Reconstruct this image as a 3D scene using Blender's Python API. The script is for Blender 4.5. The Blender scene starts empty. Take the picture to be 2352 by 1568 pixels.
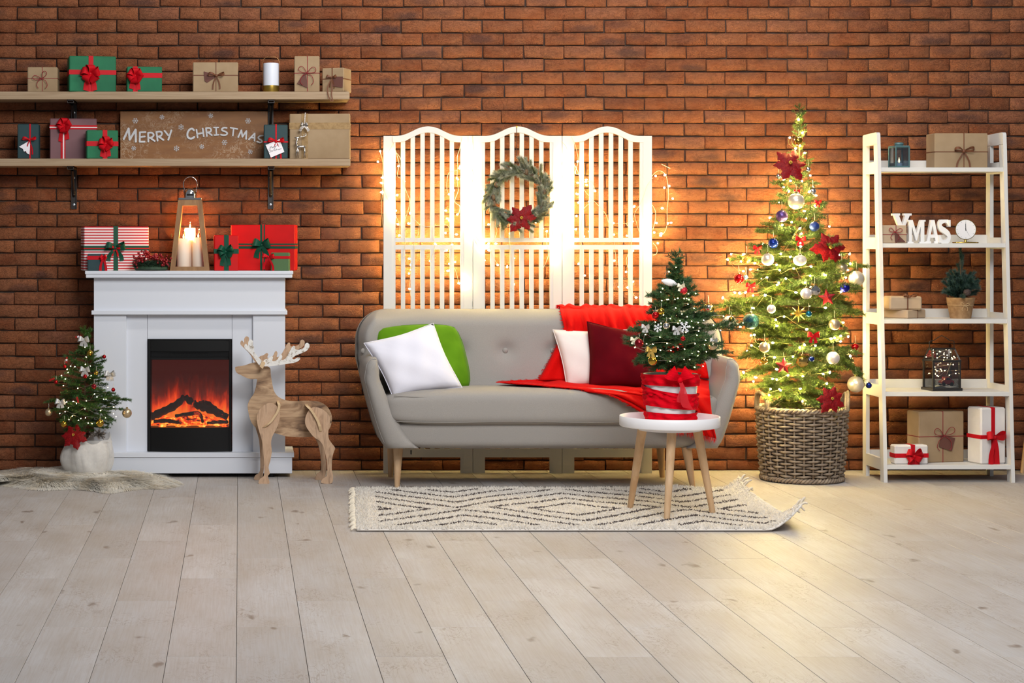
import bpy, bmesh, math, random
import numpy as np
from mathutils import Vector, Matrix
random.seed(7)
SC = bpy.context.scene
COL = SC.collection
PI = math.pi
# ---------------------------------------------------------------- camera
# a shift-lens view square on to the brick wall: principal point at pixel (550, 548) of 2352 x 1568, focal length 4500 px,
# camera 10.573 m from the wall and 1.25 m above the floor
F, CX, CY, D, H = 4500.0, 550.0, 548.0, 10.573, 1.25
cam = bpy.data.cameras.new('camera')
cam.sensor_width = 36.0
cam.lens = 36.0 * F / 2352.0
cam.shift_x = (1176.0 - CX) / 2352.0
cam.shift_y = -(784.0 - CY) / 2352.0
cam.clip_end = 100
camo = bpy.data.objects.new('camera', cam)
COL.objects.link(camo)
camo.location = (0, -D, H)
camo.rotation_euler = (PI / 2, 0, 0)
SC.camera = camo
# ---------------------------------------------------------------- light and exposure
SC.view_settings.view_transform = 'Standard'
SC.view_settings.look = 'None'
SC.view_settings.exposure = 0.0
SC.view_settings.gamma = 1.0
SC.view_settings.use_curve_mapping = False
SC.cycles.sample_clamp_indirect = 6.0
SC.cycles.caustics_reflective = False
SC.cycles.caustics_refractive = False
SC.cycles.max_bounces = 5
SC.cycles.diffuse_bounces = 3
SC.cycles.glossy_bounces = 3
SC.cycles.transparent_max_bounces = 10
world = bpy.data.worlds.new('world'); SC.world = world
world.use_nodes = True
bg = world.node_tree.nodes['Background']
bg.inputs['Color'].default_value = (0.86, 0.92, 1.0, 1)
bg.inputs['Strength'].default_value = 0.2
def area(name, loc, target, sx, sy, power, color):
    l = bpy.data.lights.new(name, 'AREA'); l.shape = 'RECTANGLE'; l.size = sx; l.size_y = sy
    l.energy = power; l.color = color
    o = bpy.data.objects.new(name, l); COL.objects.link(o); o.location = loc
    o.rotation_euler = (Vector(target) - Vector(loc)).to_track_quat('-Z', 'Y').to_euler()
    return o
# soft area light added high over the room, standing in for frontal window daylight
area('daylight_key', (1.4, -5.2, 3.7), (1.4, 0.0, 0.8), 2.4, 1.6, 172, (1.0, 0.985, 0.96))
# unseen overhead area light added to brighten the upper wall above the sofa
area('upper_wall_wash', (1.9, -1.9, 3.9), (1.8, 0.0, 1.9), 2.6, .3, 56, (1.0, 0.95, 0.88))
# a second, cooler area light added high up to fill the floor
area('cool_floor_fill', (2.2, -8.5, 4.4), (1.8, -2.6, 0.0), 3.0, 2.0, 140, (0.86, 0.92, 1.0))

# ---------------------------------------------------------------- helpers
def lin(c):
    c = [x / 255.0 for x in c[:3]]
    return [x / 12.92 if x <= 0.04045 else ((x + 0.055) / 1.055) ** 2.4 for x in c]
def P(px, py, Y):
    d = D + Y
    return Vector(((px - CX) * d / F, Y, H - (py - CY) * d / F))
def K(Y):
    return F / (D + Y)
def FLOOR(px, py):
    d = F * H / (py - CY)
    return Vector(((px - CX) * d / F, d - D, 0))

class MB:
    def __init__(s):
        s.v = []; s.f = []; s.c = {}
    def add(s, vs, fs):
        o = len(s.v)
        s.v.extend([tuple(p) for p in vs])
        s.f.extend([tuple(i + o for i in f) for f in fs])
        return s
    def box(s, c, sz, bev=0.0, rot=None):
        hx, hy, hz = sz[0] / 2, sz[1] / 2, sz[2] / 2
        c = Vector(c)
        if bev <= 0:
            vs = [Vector((x, y, z)) for x in (-hx, hx) for y in (-hy, hy) for z in (-hz, hz)]
            fs = [(0, 1, 3, 2), (4, 6, 7, 5), (0, 4, 5, 1), (2, 3, 7, 6), (0, 2, 6, 4), (1, 5, 7, 3)]
        else:
            b = min(bev, hx * .95, hy * .95, hz * .95)
            vs = []; idx = {}
            for ix in (-1, 1):
                for iy in (-1, 1):
                    for iz in (-1, 1):
                        base = Vector((ix * hx, iy * hy, iz * hz))
                        for a in range(3):
                            off = [-ix * b, -iy * b, -iz * b]; off[a] = 0
                            idx[(ix, iy, iz, a)] = len(vs); vs.append(base + Vector(off))
            fs = []
            I = idx
            for sgn in (-1, 1):
                fs.append((I[(sgn, -1, -1, 0)], I[(sgn, 1, -1, 0)], I[(sgn, 1, 1, 0)], I[(sgn, -1, 1, 0)]))
                fs.append((I[(-1, sgn, -1, 1)], I[(1, sgn, -1, 1)], I[(1, sgn, 1, 1)], I[(-1, sgn, 1, 1)]))
                fs.append((I[(-1, -1, sgn, 2)], I[(1, -1, sgn, 2)], I[(1, 1, sgn, 2)], I[(-1, 1, sgn, 2)]))
            for a in (-1, 1):
                for b2 in (-1, 1):
                    fs.append((I[(-1, a, b2, 1)], I[(1, a, b2, 1)], I[(1, a, b2, 2)], I[(-1, a, b2, 2)]))
                    fs.append((I[(a, -1, b2, 0)], I[(a, 1, b2, 0)], I[(a, 1, b2, 2)], I[(a, -1, b2, 2)]))
                    fs.append((I[(a, b2, -1, 0)], I[(a, b2, 1, 0)], I[(a, b2, 1, 1)], I[(a, b2, -1, 1)]))
            for ix in (-1, 1):
                for iy in (-1, 1):
                    for iz in (-1, 1):
                        fs.append(tuple(I[(ix, iy, iz, a)] for a in range(3)))
        if rot is not None:
            vs = [rot @ v for v in vs]
        s.add([v + c for v in vs], fs)
        return s
    def tube(s, path, r, n=6, closed=False, caps=True, flat=None):
        path = [Vector(p) for p in path]
        m = len(path)
        rs = r if isinstance(r, (list, tuple)) else [r] * m
        vs = []
        up = None
        for i in range(m):
            if closed:
                t = path[(i + 1) % m] - path[i - 1]
            else:
                t = path[min(i + 1, m - 1)] - path[max(i - 1, 0)]
            if t.length < 1e-9: t = Vector((0, 0, 1))
            t.normalize()
            if up is None:
                up = Vector((0, 0, 1)) if abs(t.z) < .9 else Vector((1, 0, 0))
            a = up - t * up.dot(t)
            if a.length < 1e-6:
                a = t.orthogonal()
            a.normalize(); b = t.cross(a); up = a
            for k in range(n):
                an = 2 * PI * k / n
                ca, sa = math.cos(an), math.sin(an)
                if flat: sa *= flat
                vs.append(path[i] + (a * ca + b * sa) * rs[i])
        fs = []
        for i in range(m if closed else m - 1):
            j = (i + 1) % m
            for k in range(n):
                k2 = (k + 1) % n
                fs.append((i * n + k, i * n + k2, j * n + k2, j * n + k))
        if caps and not closed:
            fs.append(tuple(range(n - 1, -1, -1)))
            fs.append(tuple((m - 1) * n + k for k in range(n)))
        s.add(vs, fs)
        return s
    def lathe(s, prof, n=24, c=(0, 0, 0), capb=True, capt=True, scale=(1, 1)):
        c = Vector(c); vs = []
        for r, z in prof:
            for k in range(n):
                a = 2 * PI * k / n
                vs.append(c + Vector((r * math.cos(a) * scale[0], r * math.sin(a) * scale[1], z)))
        fs = []
        for i in range(len(prof) - 1):
            for k in range(n):
                k2 = (k + 1) % n
                fs.append((i * n + k, i * n + k2, (i + 1) * n + k2, (i + 1) * n + k))
        if capb: fs.append(tuple(range(n - 1, -1, -1)))
        if capt: fs.append(tuple((len(prof) - 1) * n + k for k in range(n)))
        s.add(vs, fs)
        return s
    def sphere(s, c, r, n=16, m=10, sc=(1, 1, 1)):
        c = Vector(c); vs = [c + Vector((0, 0, -r * sc[2]))]; fs = []
        for i in range(1, m):
            t = -PI / 2 + PI * i / m
            for k in range(n):
                a = 2 * PI * k / n
                vs.append(c + Vector((r * sc[0] * math.cos(t) * math.cos(a), r * sc[1] * math.cos(t) * math.sin(a), r * sc[2] * math.sin(t))))
        vs.append(c + Vector((0, 0, r * sc[2])))
        for k in range(n):
            fs.append((0, 1 + (k + 1) % n, 1 + k))
        for i in range(m - 2):
            for k in range(n):
                k2 = (k + 1) % n
                fs.append((1 + i * n + k, 1 + i * n + k2, 1 + (i + 1) * n + k2, 1 + (i + 1) * n + k))
        o = 1 + (m - 2) * n; e = len(vs) - 1
        for k in range(n):
            fs.append((o + k, o + (k + 1) % n, e))
        s.add(vs, fs)
        return s
    def prism(s, pts, fn, t0, t1):
        """outline pts (u, v) extruded from t0 to t1; fn(u, v, t) gives the point"""
        n = len(pts)
        vs = [fn(u, v, t0) for u, v in pts] + [fn(u, v, t1) for u, v in pts]
        fs = [tuple(range(n)), tuple(range(2 * n - 1, n - 1, -1))]
        for i in range(n):
            j = (i + 1) % n
            fs.append((i, i + n, j + n, j))
        s.add(vs, fs)
        return s
    def grid(s, fn, nu, nv, closeu=False):
        vs = [fn(i / (nu if closeu else nu - 1), j / (nv - 1)) for j in range(nv) for i in range(nu)]
        fs = []
        for j in range(nv - 1):
            for i in range(nu if closeu else nu - 1):
                i2 = (i + 1) % nu
                fs.append((j * nu + i, j * nu + i2, (j + 1) * nu + i2, (j + 1) * nu + i))
        s.add(vs, fs)
        return s
    def strip(s, pts, ws, th=0.0):
        """ribbon: centre points and width vectors"""
        vs = []
        for p, w in zip(pts, ws):
            p = Vector(p); w = Vector(w)
            vs += [p - w / 2, p + w / 2]
        fs = [(2 * i, 2 * i + 1, 2 * i + 3, 2 * i + 2) for i in range(len(pts) - 1)]
        s.add(vs, fs)
        return s
    def mesh(s, name, smooth=None, recalc=True):
        me = bpy.data.meshes.new(name)
        me.from_pydata(s.v, [], s.f)
        if recalc and len(s.f) < 60000:
            bm = bmesh.new(); bm.from_mesh(me)
            bmesh.ops.recalc_face_normals(bm, faces=bm.faces)
            bm.to_mesh(me); bm.free()
        if smooth is not None:
            me.shade_smooth()
            if smooth < 3.1:
                me.set_sharp_from_angle(angle=smooth)
        return me
    def build(s, name, m, parent=None, smooth=None, recalc=True, loc=None):
        me = s.mesh(name, smooth, recalc)
        return obj(name, me, m, parent, loc)

def obj(name, me, m, parent=None, loc=None):
    if m is not None and len(me.materials) == 0:
        me.materials.append(m)
    o = bpy.data.objects.new(name, me)
    COL.objects.link(o)
    if parent is not None: o.parent = parent
    if loc is not None: o.location = loc
    return o
def tag(o, label, cat=None, group=None, kind=None):
    if label: o['label'] = label
    if cat: o['category'] = cat
    if group: o['group'] = group
    if kind: o['kind'] = kind
    return o
def thing(name, label, cat, loc=(0, 0, 0), rz=0.0, group=None):
    o = bpy.data.objects.new(name, None)
    o.empty_display_size = .05
    COL.objects.link(o)
    o.location = loc; o.rotation_euler = (0, 0, rz)
    return tag(o, label, cat, group)
def mesh_np(name, V, Fc, cols=None, smooth=False):
    """V (n,3), Fc (m,k) numpy arrays -> mesh"""
    me = bpy.data.meshes.new(name)
    n, (m, k) = len(V), Fc.shape
    me.vertices.add(n); me.vertices.foreach_set('co', np.ascontiguousarray(V, dtype=np.float32).ravel())
    me.loops.add(m * k); me.loops.foreach_set('vertex_index', np.ascontiguousarray(Fc, dtype=np.int32).ravel())
    me.polygons.add(m)
    me.polygons.foreach_set('loop_start', np.arange(0, m * k, k, dtype=np.int32))
    me.polygons.foreach_set('loop_total', np.full(m, k, dtype=np.int32))
    me.update(calc_edges=True)
    if cols is not None:
        at = me.attributes.new('tint', 'FLOAT_COLOR', 'POINT')
        at.data.foreach_set('color', np.ascontiguousarray(cols, dtype=np.float32).ravel())
    if smooth: me.shade_smooth()
    return me
def bez(pts, n=8):
    """smooth polyline through points (Catmull-Rom)"""
    pts = [Vector(p) for p in pts]
    if len(pts) < 3: return pts
    out = []
    for i in range(len(pts) - 1):
        p0 = pts[max(i - 1, 0)]; p1 = pts[i]; p2 = pts[i + 1]; p3 = pts[min(i + 2, len(pts) - 1)]
        for k in range(n):
            t = k / n
            out.append(0.5 * ((2 * p1) + (p2 - p0) * t + (2 * p0 - 5 * p1 + 4 * p2 - p3) * t * t + (3 * p1 - p0 - 3 * p2 + p3) * t ** 3))
    out.append(pts[-1])
    return out
def bezc(pts, n=6):
    """closed smooth outline of 2-d points"""
    m = len(pts); out = []
    P3 = [Vector((p[0], p[1], 0)) for p in pts]
    for i in range(m):
        p0, p1, p2, p3 = P3[i - 1], P3[i], P3[(i + 1) % m], P3[(i + 2) % m]
        for k in range(n):
            t = k / n
            q = 0.5 * ((2 * p1) + (p2 - p0) * t + (2 * p0 - 5 * p1 + 4 * p2 - p3) * t * t + (3 * p1 - p0 - 3 * p2 + p3) * t ** 3)
            out.append((q.x, q.y))
    return out
def lerp(a, b, t): return a + (b - a) * t
def interp(x, xs, ys): return float(np.interp(x, xs, ys))

# ---------------------------------------------------------------- materials
MATS = {}
class NT:
    def __init__(s, name):
        s.m = bpy.data.materials.new(name); s.m.use_nodes = True
        s.t = s.m.node_tree; s.n = s.t.nodes; s.l = s.t.links
        s.b = s.n['Principled BSDF']; s.out = s.n['Material Output']
    def node(s, typ, **kw):
        nd = s.n.new(typ)
        for k, v in kw.items():
            if k.startswith('i_'):
                nd.inputs[k[2:].replace('_', ' ')].default_value = v
            else:
                setattr(nd, k, v)
        return nd
    def link(s, a, b): s.l.new(a, b)
    def val(s, sock, v):
        if hasattr(v, 'is_linked') or hasattr(v, 'links'): s.l.new(v, sock)
        else: sock.default_value = v
    def math(s, op, a, b=None, c=None, clamp=False):
        nd = s.n.new('ShaderNodeMath'); nd.operation = op; nd.use_clamp = clamp
        s.val(nd.inputs[0], a)
        if b is not None: s.val(nd.inputs[1], b)
        if c is not None: s.val(nd.inputs[2], c)
        return nd.outputs[0]
    def mix(s, f, a, b, mode='MIX'):
        nd = s.n.new('ShaderNodeMix'); nd.data_type = 'RGBA'; nd.blend_type = mode
        s.val(nd.inputs[0], f)
        for sk, v in ((nd.inputs[6], a), (nd.inputs[7], b)):
            if isinstance(v, (tuple, list)): sk.default_value = (*v[:3], 1)
            else: s.l.new(v, sk)
        return nd.outputs[2]
    def ramp(s, f, stops, interp='LINEAR'):
        nd = s.n.new('ShaderNodeValToRGB'); cr = nd.color_ramp; cr.interpolation = interp
        while len(cr.elements) < len(stops): cr.elements.new(.5)
        for e, (p, c) in zip(cr.elements, stops):
            e.position = p; e.color = (*c, 1) if len(c) == 3 else c
        s.l.new(f, nd.inputs[0])
        return nd.outputs[0]
    def coord(s, kind='Object', scale=(1, 1, 1), loc=(0, 0, 0), rot=(0, 0, 0)):
        if kind == 'World':
            o = s.n.new('ShaderNodeNewGeometry').outputs['Position']
        else:
            o = s.n.new('ShaderNodeTexCoord').outputs[kind]
        mp = s.n.new('ShaderNodeMapping'); mp.inputs['Scale'].default_value = scale
        mp.inputs['Location'].default_value = loc; mp.inputs['Rotation'].default_value = rot
        s.l.new(o, mp.inputs[0])
        return mp.outputs[0]
    def noise(s, vec, scale, detail=3, rough=.55, dist=0.0):
        nd = s.n.new('ShaderNodeTexNoise'); nd.inputs['Scale'].default_value = scale
        nd.inputs['Detail'].default_value = detail; nd.inputs['Roughness'].default_value = rough
        nd.inputs['Distortion'].default_value = dist
        s.l.new(vec, nd.inputs['Vector'])
        return nd.outputs[0]
    def attr(s, name):
        nd = s.n.new('ShaderNodeAttribute'); nd.attribute_name = name
        return nd
    def bump(s, h, strength=.3, dist=.01):
        nd = s.n.new('ShaderNodeBump'); nd.inputs['Strength'].default_value = strength
        nd.inputs['Distance'].default_value = dist
        s.l.new(h, nd.inputs['Height']); s.l.new(nd.outputs[0], s.b.inputs['Normal'])
def setp(b, name, v):
    if name in b.inputs: b.inputs[name].default_value = v
def mat(name, col, rough=.55, metal=0.0, col2=None, vscale=8.0, vec_scale=(1, 1, 1), bump=None, spec=.5, sheen=0.0, coat=0.0,
        emit=None, trans=0.0, alpha=1.0, coord='Object', vlo=.35, vhi=.65, subs=0.0):
    """one-surface procedural material: base colour with optional noise mix to col2 and a noise bump (scale, strength, distance)"""
    if name in MATS: return MATS[name]
    t = NT(name); b = t.b
    c = lin(col)
    b.inputs['Base Color'].default_value = (*c, 1)
    if col2 is not None:
        v = t.coord(coord, vec_scale)
        f = t.noise(v, vscale, 4)
        f = t.ramp(f, [(vlo, (0, 0, 0)), (vhi, (1, 1, 1))])
        t.link(t.mix(f, c, lin(col2)), b.inputs['Base Color'])
    setp(b, 'Roughness', rough); setp(b, 'Metallic', metal); setp(b, 'Specular IOR Level', spec)
    setp(b, 'Sheen Weight', sheen); setp(b, 'Coat Weight', coat); setp(b, 'Transmission Weight', trans); setp(b, 'Alpha', alpha)
    if subs: setp(b, 'Subsurface Weight', subs); setp(b, 'Subsurface Scale', .02)
    if sheen: setp(b, 'Sheen Roughness', .4)
    if emit:
        b.inputs['Emission Color'].default_value = (*lin(emit[0]), 1); b.inputs['Emission Strength'].default_value = emit[1]
    if bump:
        v = t.coord(coord, bump[3] if len(bump) > 3 else (1, 1, 1))
        t.bump(t.noise(v, bump[0], 3), bump[1], bump[2])
    MATS[name] = t.m
    return t.m
def glass_mat(name, tint=(255, 255, 255), gloss=.08):
    if name in MATS: return MATS[name]
    t = NT(name); t.n.remove(t.b)
    tr = t.node('ShaderNodeBsdfTransparent'); tr.inputs[0].default_value = (*lin(tint), 1)
    gl = t.node('ShaderNodeBsdfGlossy'); gl.inputs['Roughness'].default_value = .03
    fr = t.node('ShaderNodeFresnel'); fr.inputs[0].default_value = 1.45
    f = t.math('ADD', t.math('MULTIPLY', fr.outputs[0], .8), gloss * .3, clamp=True)
    mx = t.node('ShaderNodeMixShader')
    t.link(f, mx.inputs[0]); t.link(tr.outputs[0], mx.inputs[1]); t.link(gl.outputs[0], mx.inputs[2])
    t.link(mx.outputs[0], t.out.inputs['Surface'])
    MATS[name] = t.m
    return t.m
def veil_mat(name, col, dens=.5):
    """sheer tulle: partly see-through woven net"""
    if name in MATS: return MATS[name]
    t = NT(name)
    v = t.coord('Object')
    n = t.noise(v, 25, 4)
    f = t.math('MULTIPLY_ADD', n, .3, dens - .12, clamp=True)
    t.b.inputs['Base Color'].default_value = (*lin(col), 1); setp(t.b, 'Roughness', .8); setp(t.b, 'Sheen Weight', .3)
    t.link(f, t.b.inputs['Alpha'])
    MATS[name] = t.m
    return t.m
def emit_mat(name, col, strength):
    if name in MATS: return MATS[name]
    t = NT(name); t.n.remove(t.b)
    e = t.node('ShaderNodeEmission'); e.inputs[0].default_value = (*col, 1); e.inputs[1].default_value = strength
    t.link(e.outputs[0], t.out.inputs['Surface'])
    MATS[name] = t.m
    return t.m
# ================================================================ the setting: brick wall and plank floor
def brick_material():
    t = NT('brick')
    at = t.attr('tint'); sep = t.node('ShaderNodeSeparateColor'); t.link(at.outputs['Color'], sep.inputs[0])
    r1, burn, r3 = sep.outputs[0], sep.outputs[1], sep.outputs[2]
    lo = t.attr('face_pos'); sx = t.node('ShaderNodeSeparateXYZ'); t.link(lo.outputs['Vector'], sx.inputs[0])
    v = t.coord('World')
    # per-brick tone
    base = t.ramp(r1, [(0, lin((134, 70, 40))), (.4, lin((154, 84, 48))), (.75, lin((164, 95, 58))), (1, lin((156, 94, 66)))])
    n1 = t.noise(v, 9, 5, .6)
    base = t.mix(t.ramp(n1, [(.38, (0, 0, 0)), (.68, (.75, .75, .75))]), base, lin((162, 100, 66)))
    n2 = t.noise(v, 34, 4, .65)
    base = t.mix(t.math('MULTIPLY', t.ramp(n2, [(.52, (0, 0, 0)), (.75, (1, 1, 1))]), .5), base, lin((104, 52, 30)))
    # kiln-burnt purple centres on some bricks, sooty lower and upper edges
    ex = t.math('MULTIPLY', sx.outputs[0], 1.15); ez = t.math('MULTIPLY', sx.outputs[2], .95)
    ex = t.math('ADD', ex, t.math('MULTIPLY_ADD', r3, 1.0, -.5)); ez = t.math('ADD', ez, t.math('MULTIPLY_ADD', r3, -1.2, .75))
    rr = t.math('SQRT', t.math('ADD', t.math('MULTIPLY', ex, ex), t.math('MULTIPLY', ez, ez)))
    rr = t.math('ADD', rr, t.math('MULTIPLY_ADD', n1, 2.2, -1.1))
    core = t.math('SUBTRACT', 1.0, t.math('MULTIPLY_ADD', rr, 1.4, -.55), clamp=True)
    base = t.mix(t.math('MULTIPLY', t.math('MULTIPLY', core, burn), .85, clamp=True), base, lin((96, 62, 52)))
    edge = t.math('MULTIPLY_ADD', t.math('ABSOLUTE', sx.outputs[2]), 2.2, -1.35)
    edge = t.math('MULTIPLY', edge, t.math('MULTIPLY_ADD', t.noise(v, 13, 4), 5.0, -2.4, clamp=True), clamp=True)
    base = t.mix(t.math('MULTIPLY', edge, .7), base, lin((74, 52, 34)))
    base = t.mix(1.0, base, (.71, .77, .82), 'MULTIPLY')
    t.link(base, t.b.inputs['Base Color'])
    setp(t.b, 'Roughness', .82); setp(t.b, 'Specular IOR Level', .25)
    vb = t.coord('World', (1, 1, 1.6))
    hb = t.noise(vb, 17, 7, .68, 1.6)
    hb2 = t.noise(v, 140, 2)
    cr = t.ramp(t.noise(vb, 23, 2, .5, 2.5), [(.46, (1, 1, 1)), (.5, (0, 0, 0)), (.54, (1, 1, 1))])
    crm = t.math('MULTIPLY', cr, .35)
    hh = t.math('ADD', t.math('MULTIPLY_ADD', hb2, .12, hb), crm)
    t.bump(hh, .75, .012)
    return t.m
BRICK = brick_material()
MORTAR = mat('mortar', (62, 46, 38), .9, col2=(90, 76, 66), vscale=14, vlo=.55, vhi=.8, bump=(90, .5, .004))
BP, BH = 93.3 * D / F, 29.72 * D / F          # brick pitch and course height
OCC = [(0, 120, 815, 480), (185, 405, 690, 1090), (100, 760, 305, 1090), (540, 775, 775, 1110), (875, 285, 1505, 1090), (815, 705, 1690, 1110),
       (1690, 265, 1990, 1110), (1975, 300, 2340, 1110), (1640, 560, 1700, 760), (1430, 600, 1720, 900)]
def make_wall():
    root = thing('wall_back', None, None, (0, 0, 0)); root['kind'] = 'structure'
    root['label'] = 'orange-brown brick wall filling the whole back of the room'
    X0, X1, Z1 = -2.9, 5.9, 3.15
    mb = MB(); mb.box(((X0 + X1) / 2, .062, Z1 / 2), (X1 - X0, .1, Z1), 0)
    mb.build('mortar_bed', MORTAR, root)
    rnd = random.Random(11)
    bricks = []
    ztop = H + (CY - 15.9) * D / F            # a measured bed joint
    k0 = -int((Z1 - ztop) / BH) - 1
    row = k0
    while True:
        zt = ztop - row * BH; zb = zt - BH
        if zb < 0.0 and zt < .02: break
        par = row % 2
        xo = (1061.6 if par == 0 else 1110.5) + rnd.uniform(-5, 5)
        xw = (xo - CX) * D / F
        n0 = int((X0 - xw) / BP) - 1
        x = xw + n0 * BP
        while x < X1:
            g = rnd.uniform(-.002, .002)
            x2 = x + BP
            a, b = max(x + g, X0), min(x2, X1)
            if b - a > .03 and zt < Z1 + .03:
                bricks.append((a, b, max(zb, 0.0), min(zt, Z1), row))
            x = x2
        row += 1
    def geo(a, b, zb, zt):
        j = .0022
        tiltz = rnd.uniform(-.0016, .0016)
        a2, b2 = a + .0022 + rnd.uniform(-.0006, .0014), b - .0022 - rnd.uniform(-.0006, .0014)
        z0, z1 = zb + .0026 + rnd.uniform(-.0008, .0014), zt - .0026 - rnd.uniform(-.0008, .0014)
        h = rnd.uniform(-.003, .0045)
        w, hh = b2 - a2, z1 - z0
        xs = [0, .33 + rnd.uniform(-.08, .08), .67 + rnd.uniform(-.08, .08), 1]
        zs = [0, .5, 1]
        V = []; L = []
        inner = {}; ring = []
        ins = .0045
        for jz in range(3):
            for ix in range(4):
                fx = a2 + ins + (w - 2 * ins) * xs[ix]; fz = z0 + ins + (hh - 2 * ins) * zs[jz] + tiltz * (ix - 1.5)
                inner[(ix, jz)] = len(V)
                V.append((fx + rnd.uniform(-.001, .001), -h - rnd.uniform(0, .0025), fz + rnd.uniform(-.001, .001))); L.append((xs[ix] * 2 - 1, 0, zs[jz] * 2 - 1))
        order = [(0, 0), (1, 0), (2, 0), (3, 0), (3, 1), (3, 2), (2, 2), (1, 2), (0, 2), (0, 1)]
        o1 = len(V)
        for ix, jz in order:
            fx = a2 + w * xs[ix]; fz = z0 + hh * zs[jz] + tiltz * (ix - 1.5)
            V.append((fx + rnd.uniform(-j, j) * .6, -h + .0035, fz + rnd.uniform(-j, j) * .7)); L.append((xs[ix] * 2 - 1, 0, zs[jz] * 2 - 1))
        o2 = len(V)
        for i in range(10):
            V.append((V[o1 + i][0], .014, V[o1 + i][2])); L.append(L[o1 + i])
        Fc = []
        for jz in range(2):
            for ix in range(3):
                Fc.append((inner[(ix, jz)], inner[(ix + 1, jz)], inner[(ix + 1, jz + 1)], inner[(ix, jz + 1)]))
        for i in range(10):
            k = (i + 1) % 10
            Fc.append((o1 + i, o1 + k, inner[order[k]], inner[order[i]]))
            Fc.append((o2 + i, o2 + k, o1 + k, o1 + i))
        tint = (rnd.random(), rnd.uniform(.6, 1) if rnd.random() < .15 else (rnd.random() * .5 if rnd.random() < .35 else 0), rnd.random(), 1)
        return V, Fc, L, tint
    def finish(name, V, Fc, L, T):
        me = mesh_np(name, np.array(V), np.array(Fc), np.array(T))
        at = me.attributes.new('face_pos', 'FLOAT_VECTOR', 'POINT')
        at.data.foreach_set('vector', np.array(L, dtype=np.float32).ravel())
        return me
    def free(br):
        a, b, zb, zt, _ = br
        x0, x1 = CX + a * F / D, CX + b * F / D; y0, y1 = CY + (H - zt) * F / D, CY + (H - zb) * F / D
        if x0 < 2 or x1 > 2350 or y0 < 2 or y1 > 1080: return None
        for (p, q, r, s) in OCC:
            if x1 > p and x0 < r and y1 > q and y0 < s: return None
        return ((a + b) / 2) ** 2 + ((zb + zt) / 2 - H) ** 2
    cand = sorted([(free(b), i) for i, b in enumerate(bricks) if free(b) is not None])[:300]
    single = {i for _, i in cand}
    AV, AF, AL, AT = [], [], [], []
    for i, br in enumerate(bricks):
        V, Fc, L, T = geo(*br[:4])
        if i in single:
            o = obj('brick', finish('brick', V, Fc, L, [T] * len(V)), BRICK, root)
        else:
            k = len(AV)
            AV += V; AL += L; AT += [T] * len(V); AF += [tuple(q + k for q in f) for f in Fc]
    o = obj('brickwork', finish('brickwork', AV, AF, AL, AT), BRICK, root); o['kind'] = 'stuff'
make_wall()

def plank_material():
    t = NT('floor_plank')
    oi = t.node('ShaderNodeObjectInfo')
    g = t.n.new('ShaderNodeNewGeometry').outputs['Position']
    off = t.node('ShaderNodeCombineXYZ'); t.link(t.math('MULTIPLY', oi.outputs['Random'], 37.0), off.inputs[0]); t.link(t.math('MULTIPLY', oi.outputs['Random'], 91.0), off.inputs[1])
    ad = t.node('ShaderNodeVectorMath', operation='ADD'); t.link(g, ad.inputs[0]); t.link(off.outputs[0], ad.inputs[1])
    def mp(sc):
        m = t.node('ShaderNodeMapping'); m.inputs['Scale'].default_value = sc; t.link(ad.outputs[0], m.inputs[0]); return m.outputs[0]
    base = t.ramp(oi.outputs['Random'], [(0, lin((172, 167, 164))), (.5, lin((191, 187, 185))), (1, lin((180, 174, 171)))])
    cl = t.noise(mp((3.2, 1.1, 1)), 1.6, 4, .6)
    base = t.mix(t.ramp(cl, [(.35, (0, 0, 0)), (.7, (.8, .8, .8))]), base, lin((168, 158, 149)))
    gr = t.noise(mp((60, 1.6, 1)), 2.2, 5, .65, .6)
    base = t.mix(t.math('MULTIPLY', t.ramp(gr, [(.42, (0, 0, 0)), (.72, (1, 1, 1))]), .38), base, lin((160, 142, 126)))
    # cathedral figure and knots
    vo = t.node('ShaderNodeTexVoronoi'); vo.inputs['Scale'].default_value = 1.0; vo.inputs['Randomness'].default_value = 1.0
    dn = t.node('ShaderNodeVectorMath', operation='ADD')
    t.link(mp((5.5, 3.2, 0.01)), dn.inputs[0])
    nz = t.node('ShaderNodeTexNoise'); nz.inputs['Scale'].default_value = 3.0; t.link(mp((6, 3, 1)), nz.inputs['Vector'])
    sc = t.node('ShaderNodeVectorMath', operation='SCALE'); sc.inputs['Scale'].default_value = .55; t.link(nz.outputs['Color'], sc.inputs[0]); t.link(sc.outputs[0], dn.inputs[1])
    t.link(dn.outputs[0], vo.inputs['Vector'])
    knot = t.ramp(vo.outputs['Distance'], [(.0, (1, 1, 1)), (.07, (.75, .75, .75)), (.14, (0, 0, 0))])
    pick = t.math('GREATER_THAN', t.noise(mp((2.2, 1.3, .01)), 1.0, 2), .46)
    base = t.mix(t.math('MULTIPLY', t.math('MULTIPLY', knot, pick), .75), base, lin((108, 88, 72)))
    fl = t.ramp(t.noise(mp((14, 5, 1)), 1.5, 3, .5, 2.2), [(.47, (0, 0, 0)), (.5, (1, 1, 1)), (.53, (0, 0, 0))])
    flm = t.math('MULTIPLY', fl, t.math('MULTIPLY_ADD', t.noise(mp((3, 1.4, 1)), 1.7, 2), 4.0, -1.8, clamp=True))
    base = t.mix(t.math('MULTIPLY', flm, .7), base, lin((136, 116, 100)))
    t.link(base, t.b.inputs['Base Color'])
    setp(t.b, 'Roughness', .34); setp(t.b, 'Specular IOR Level', .28)
    t.link(t.math('MULTIPLY_ADD', gr, .16, .42), t.b.inputs['Roughness'])
    t.bump(gr, .10, .002)
    return t.m
PLANK = plank_material()
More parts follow.
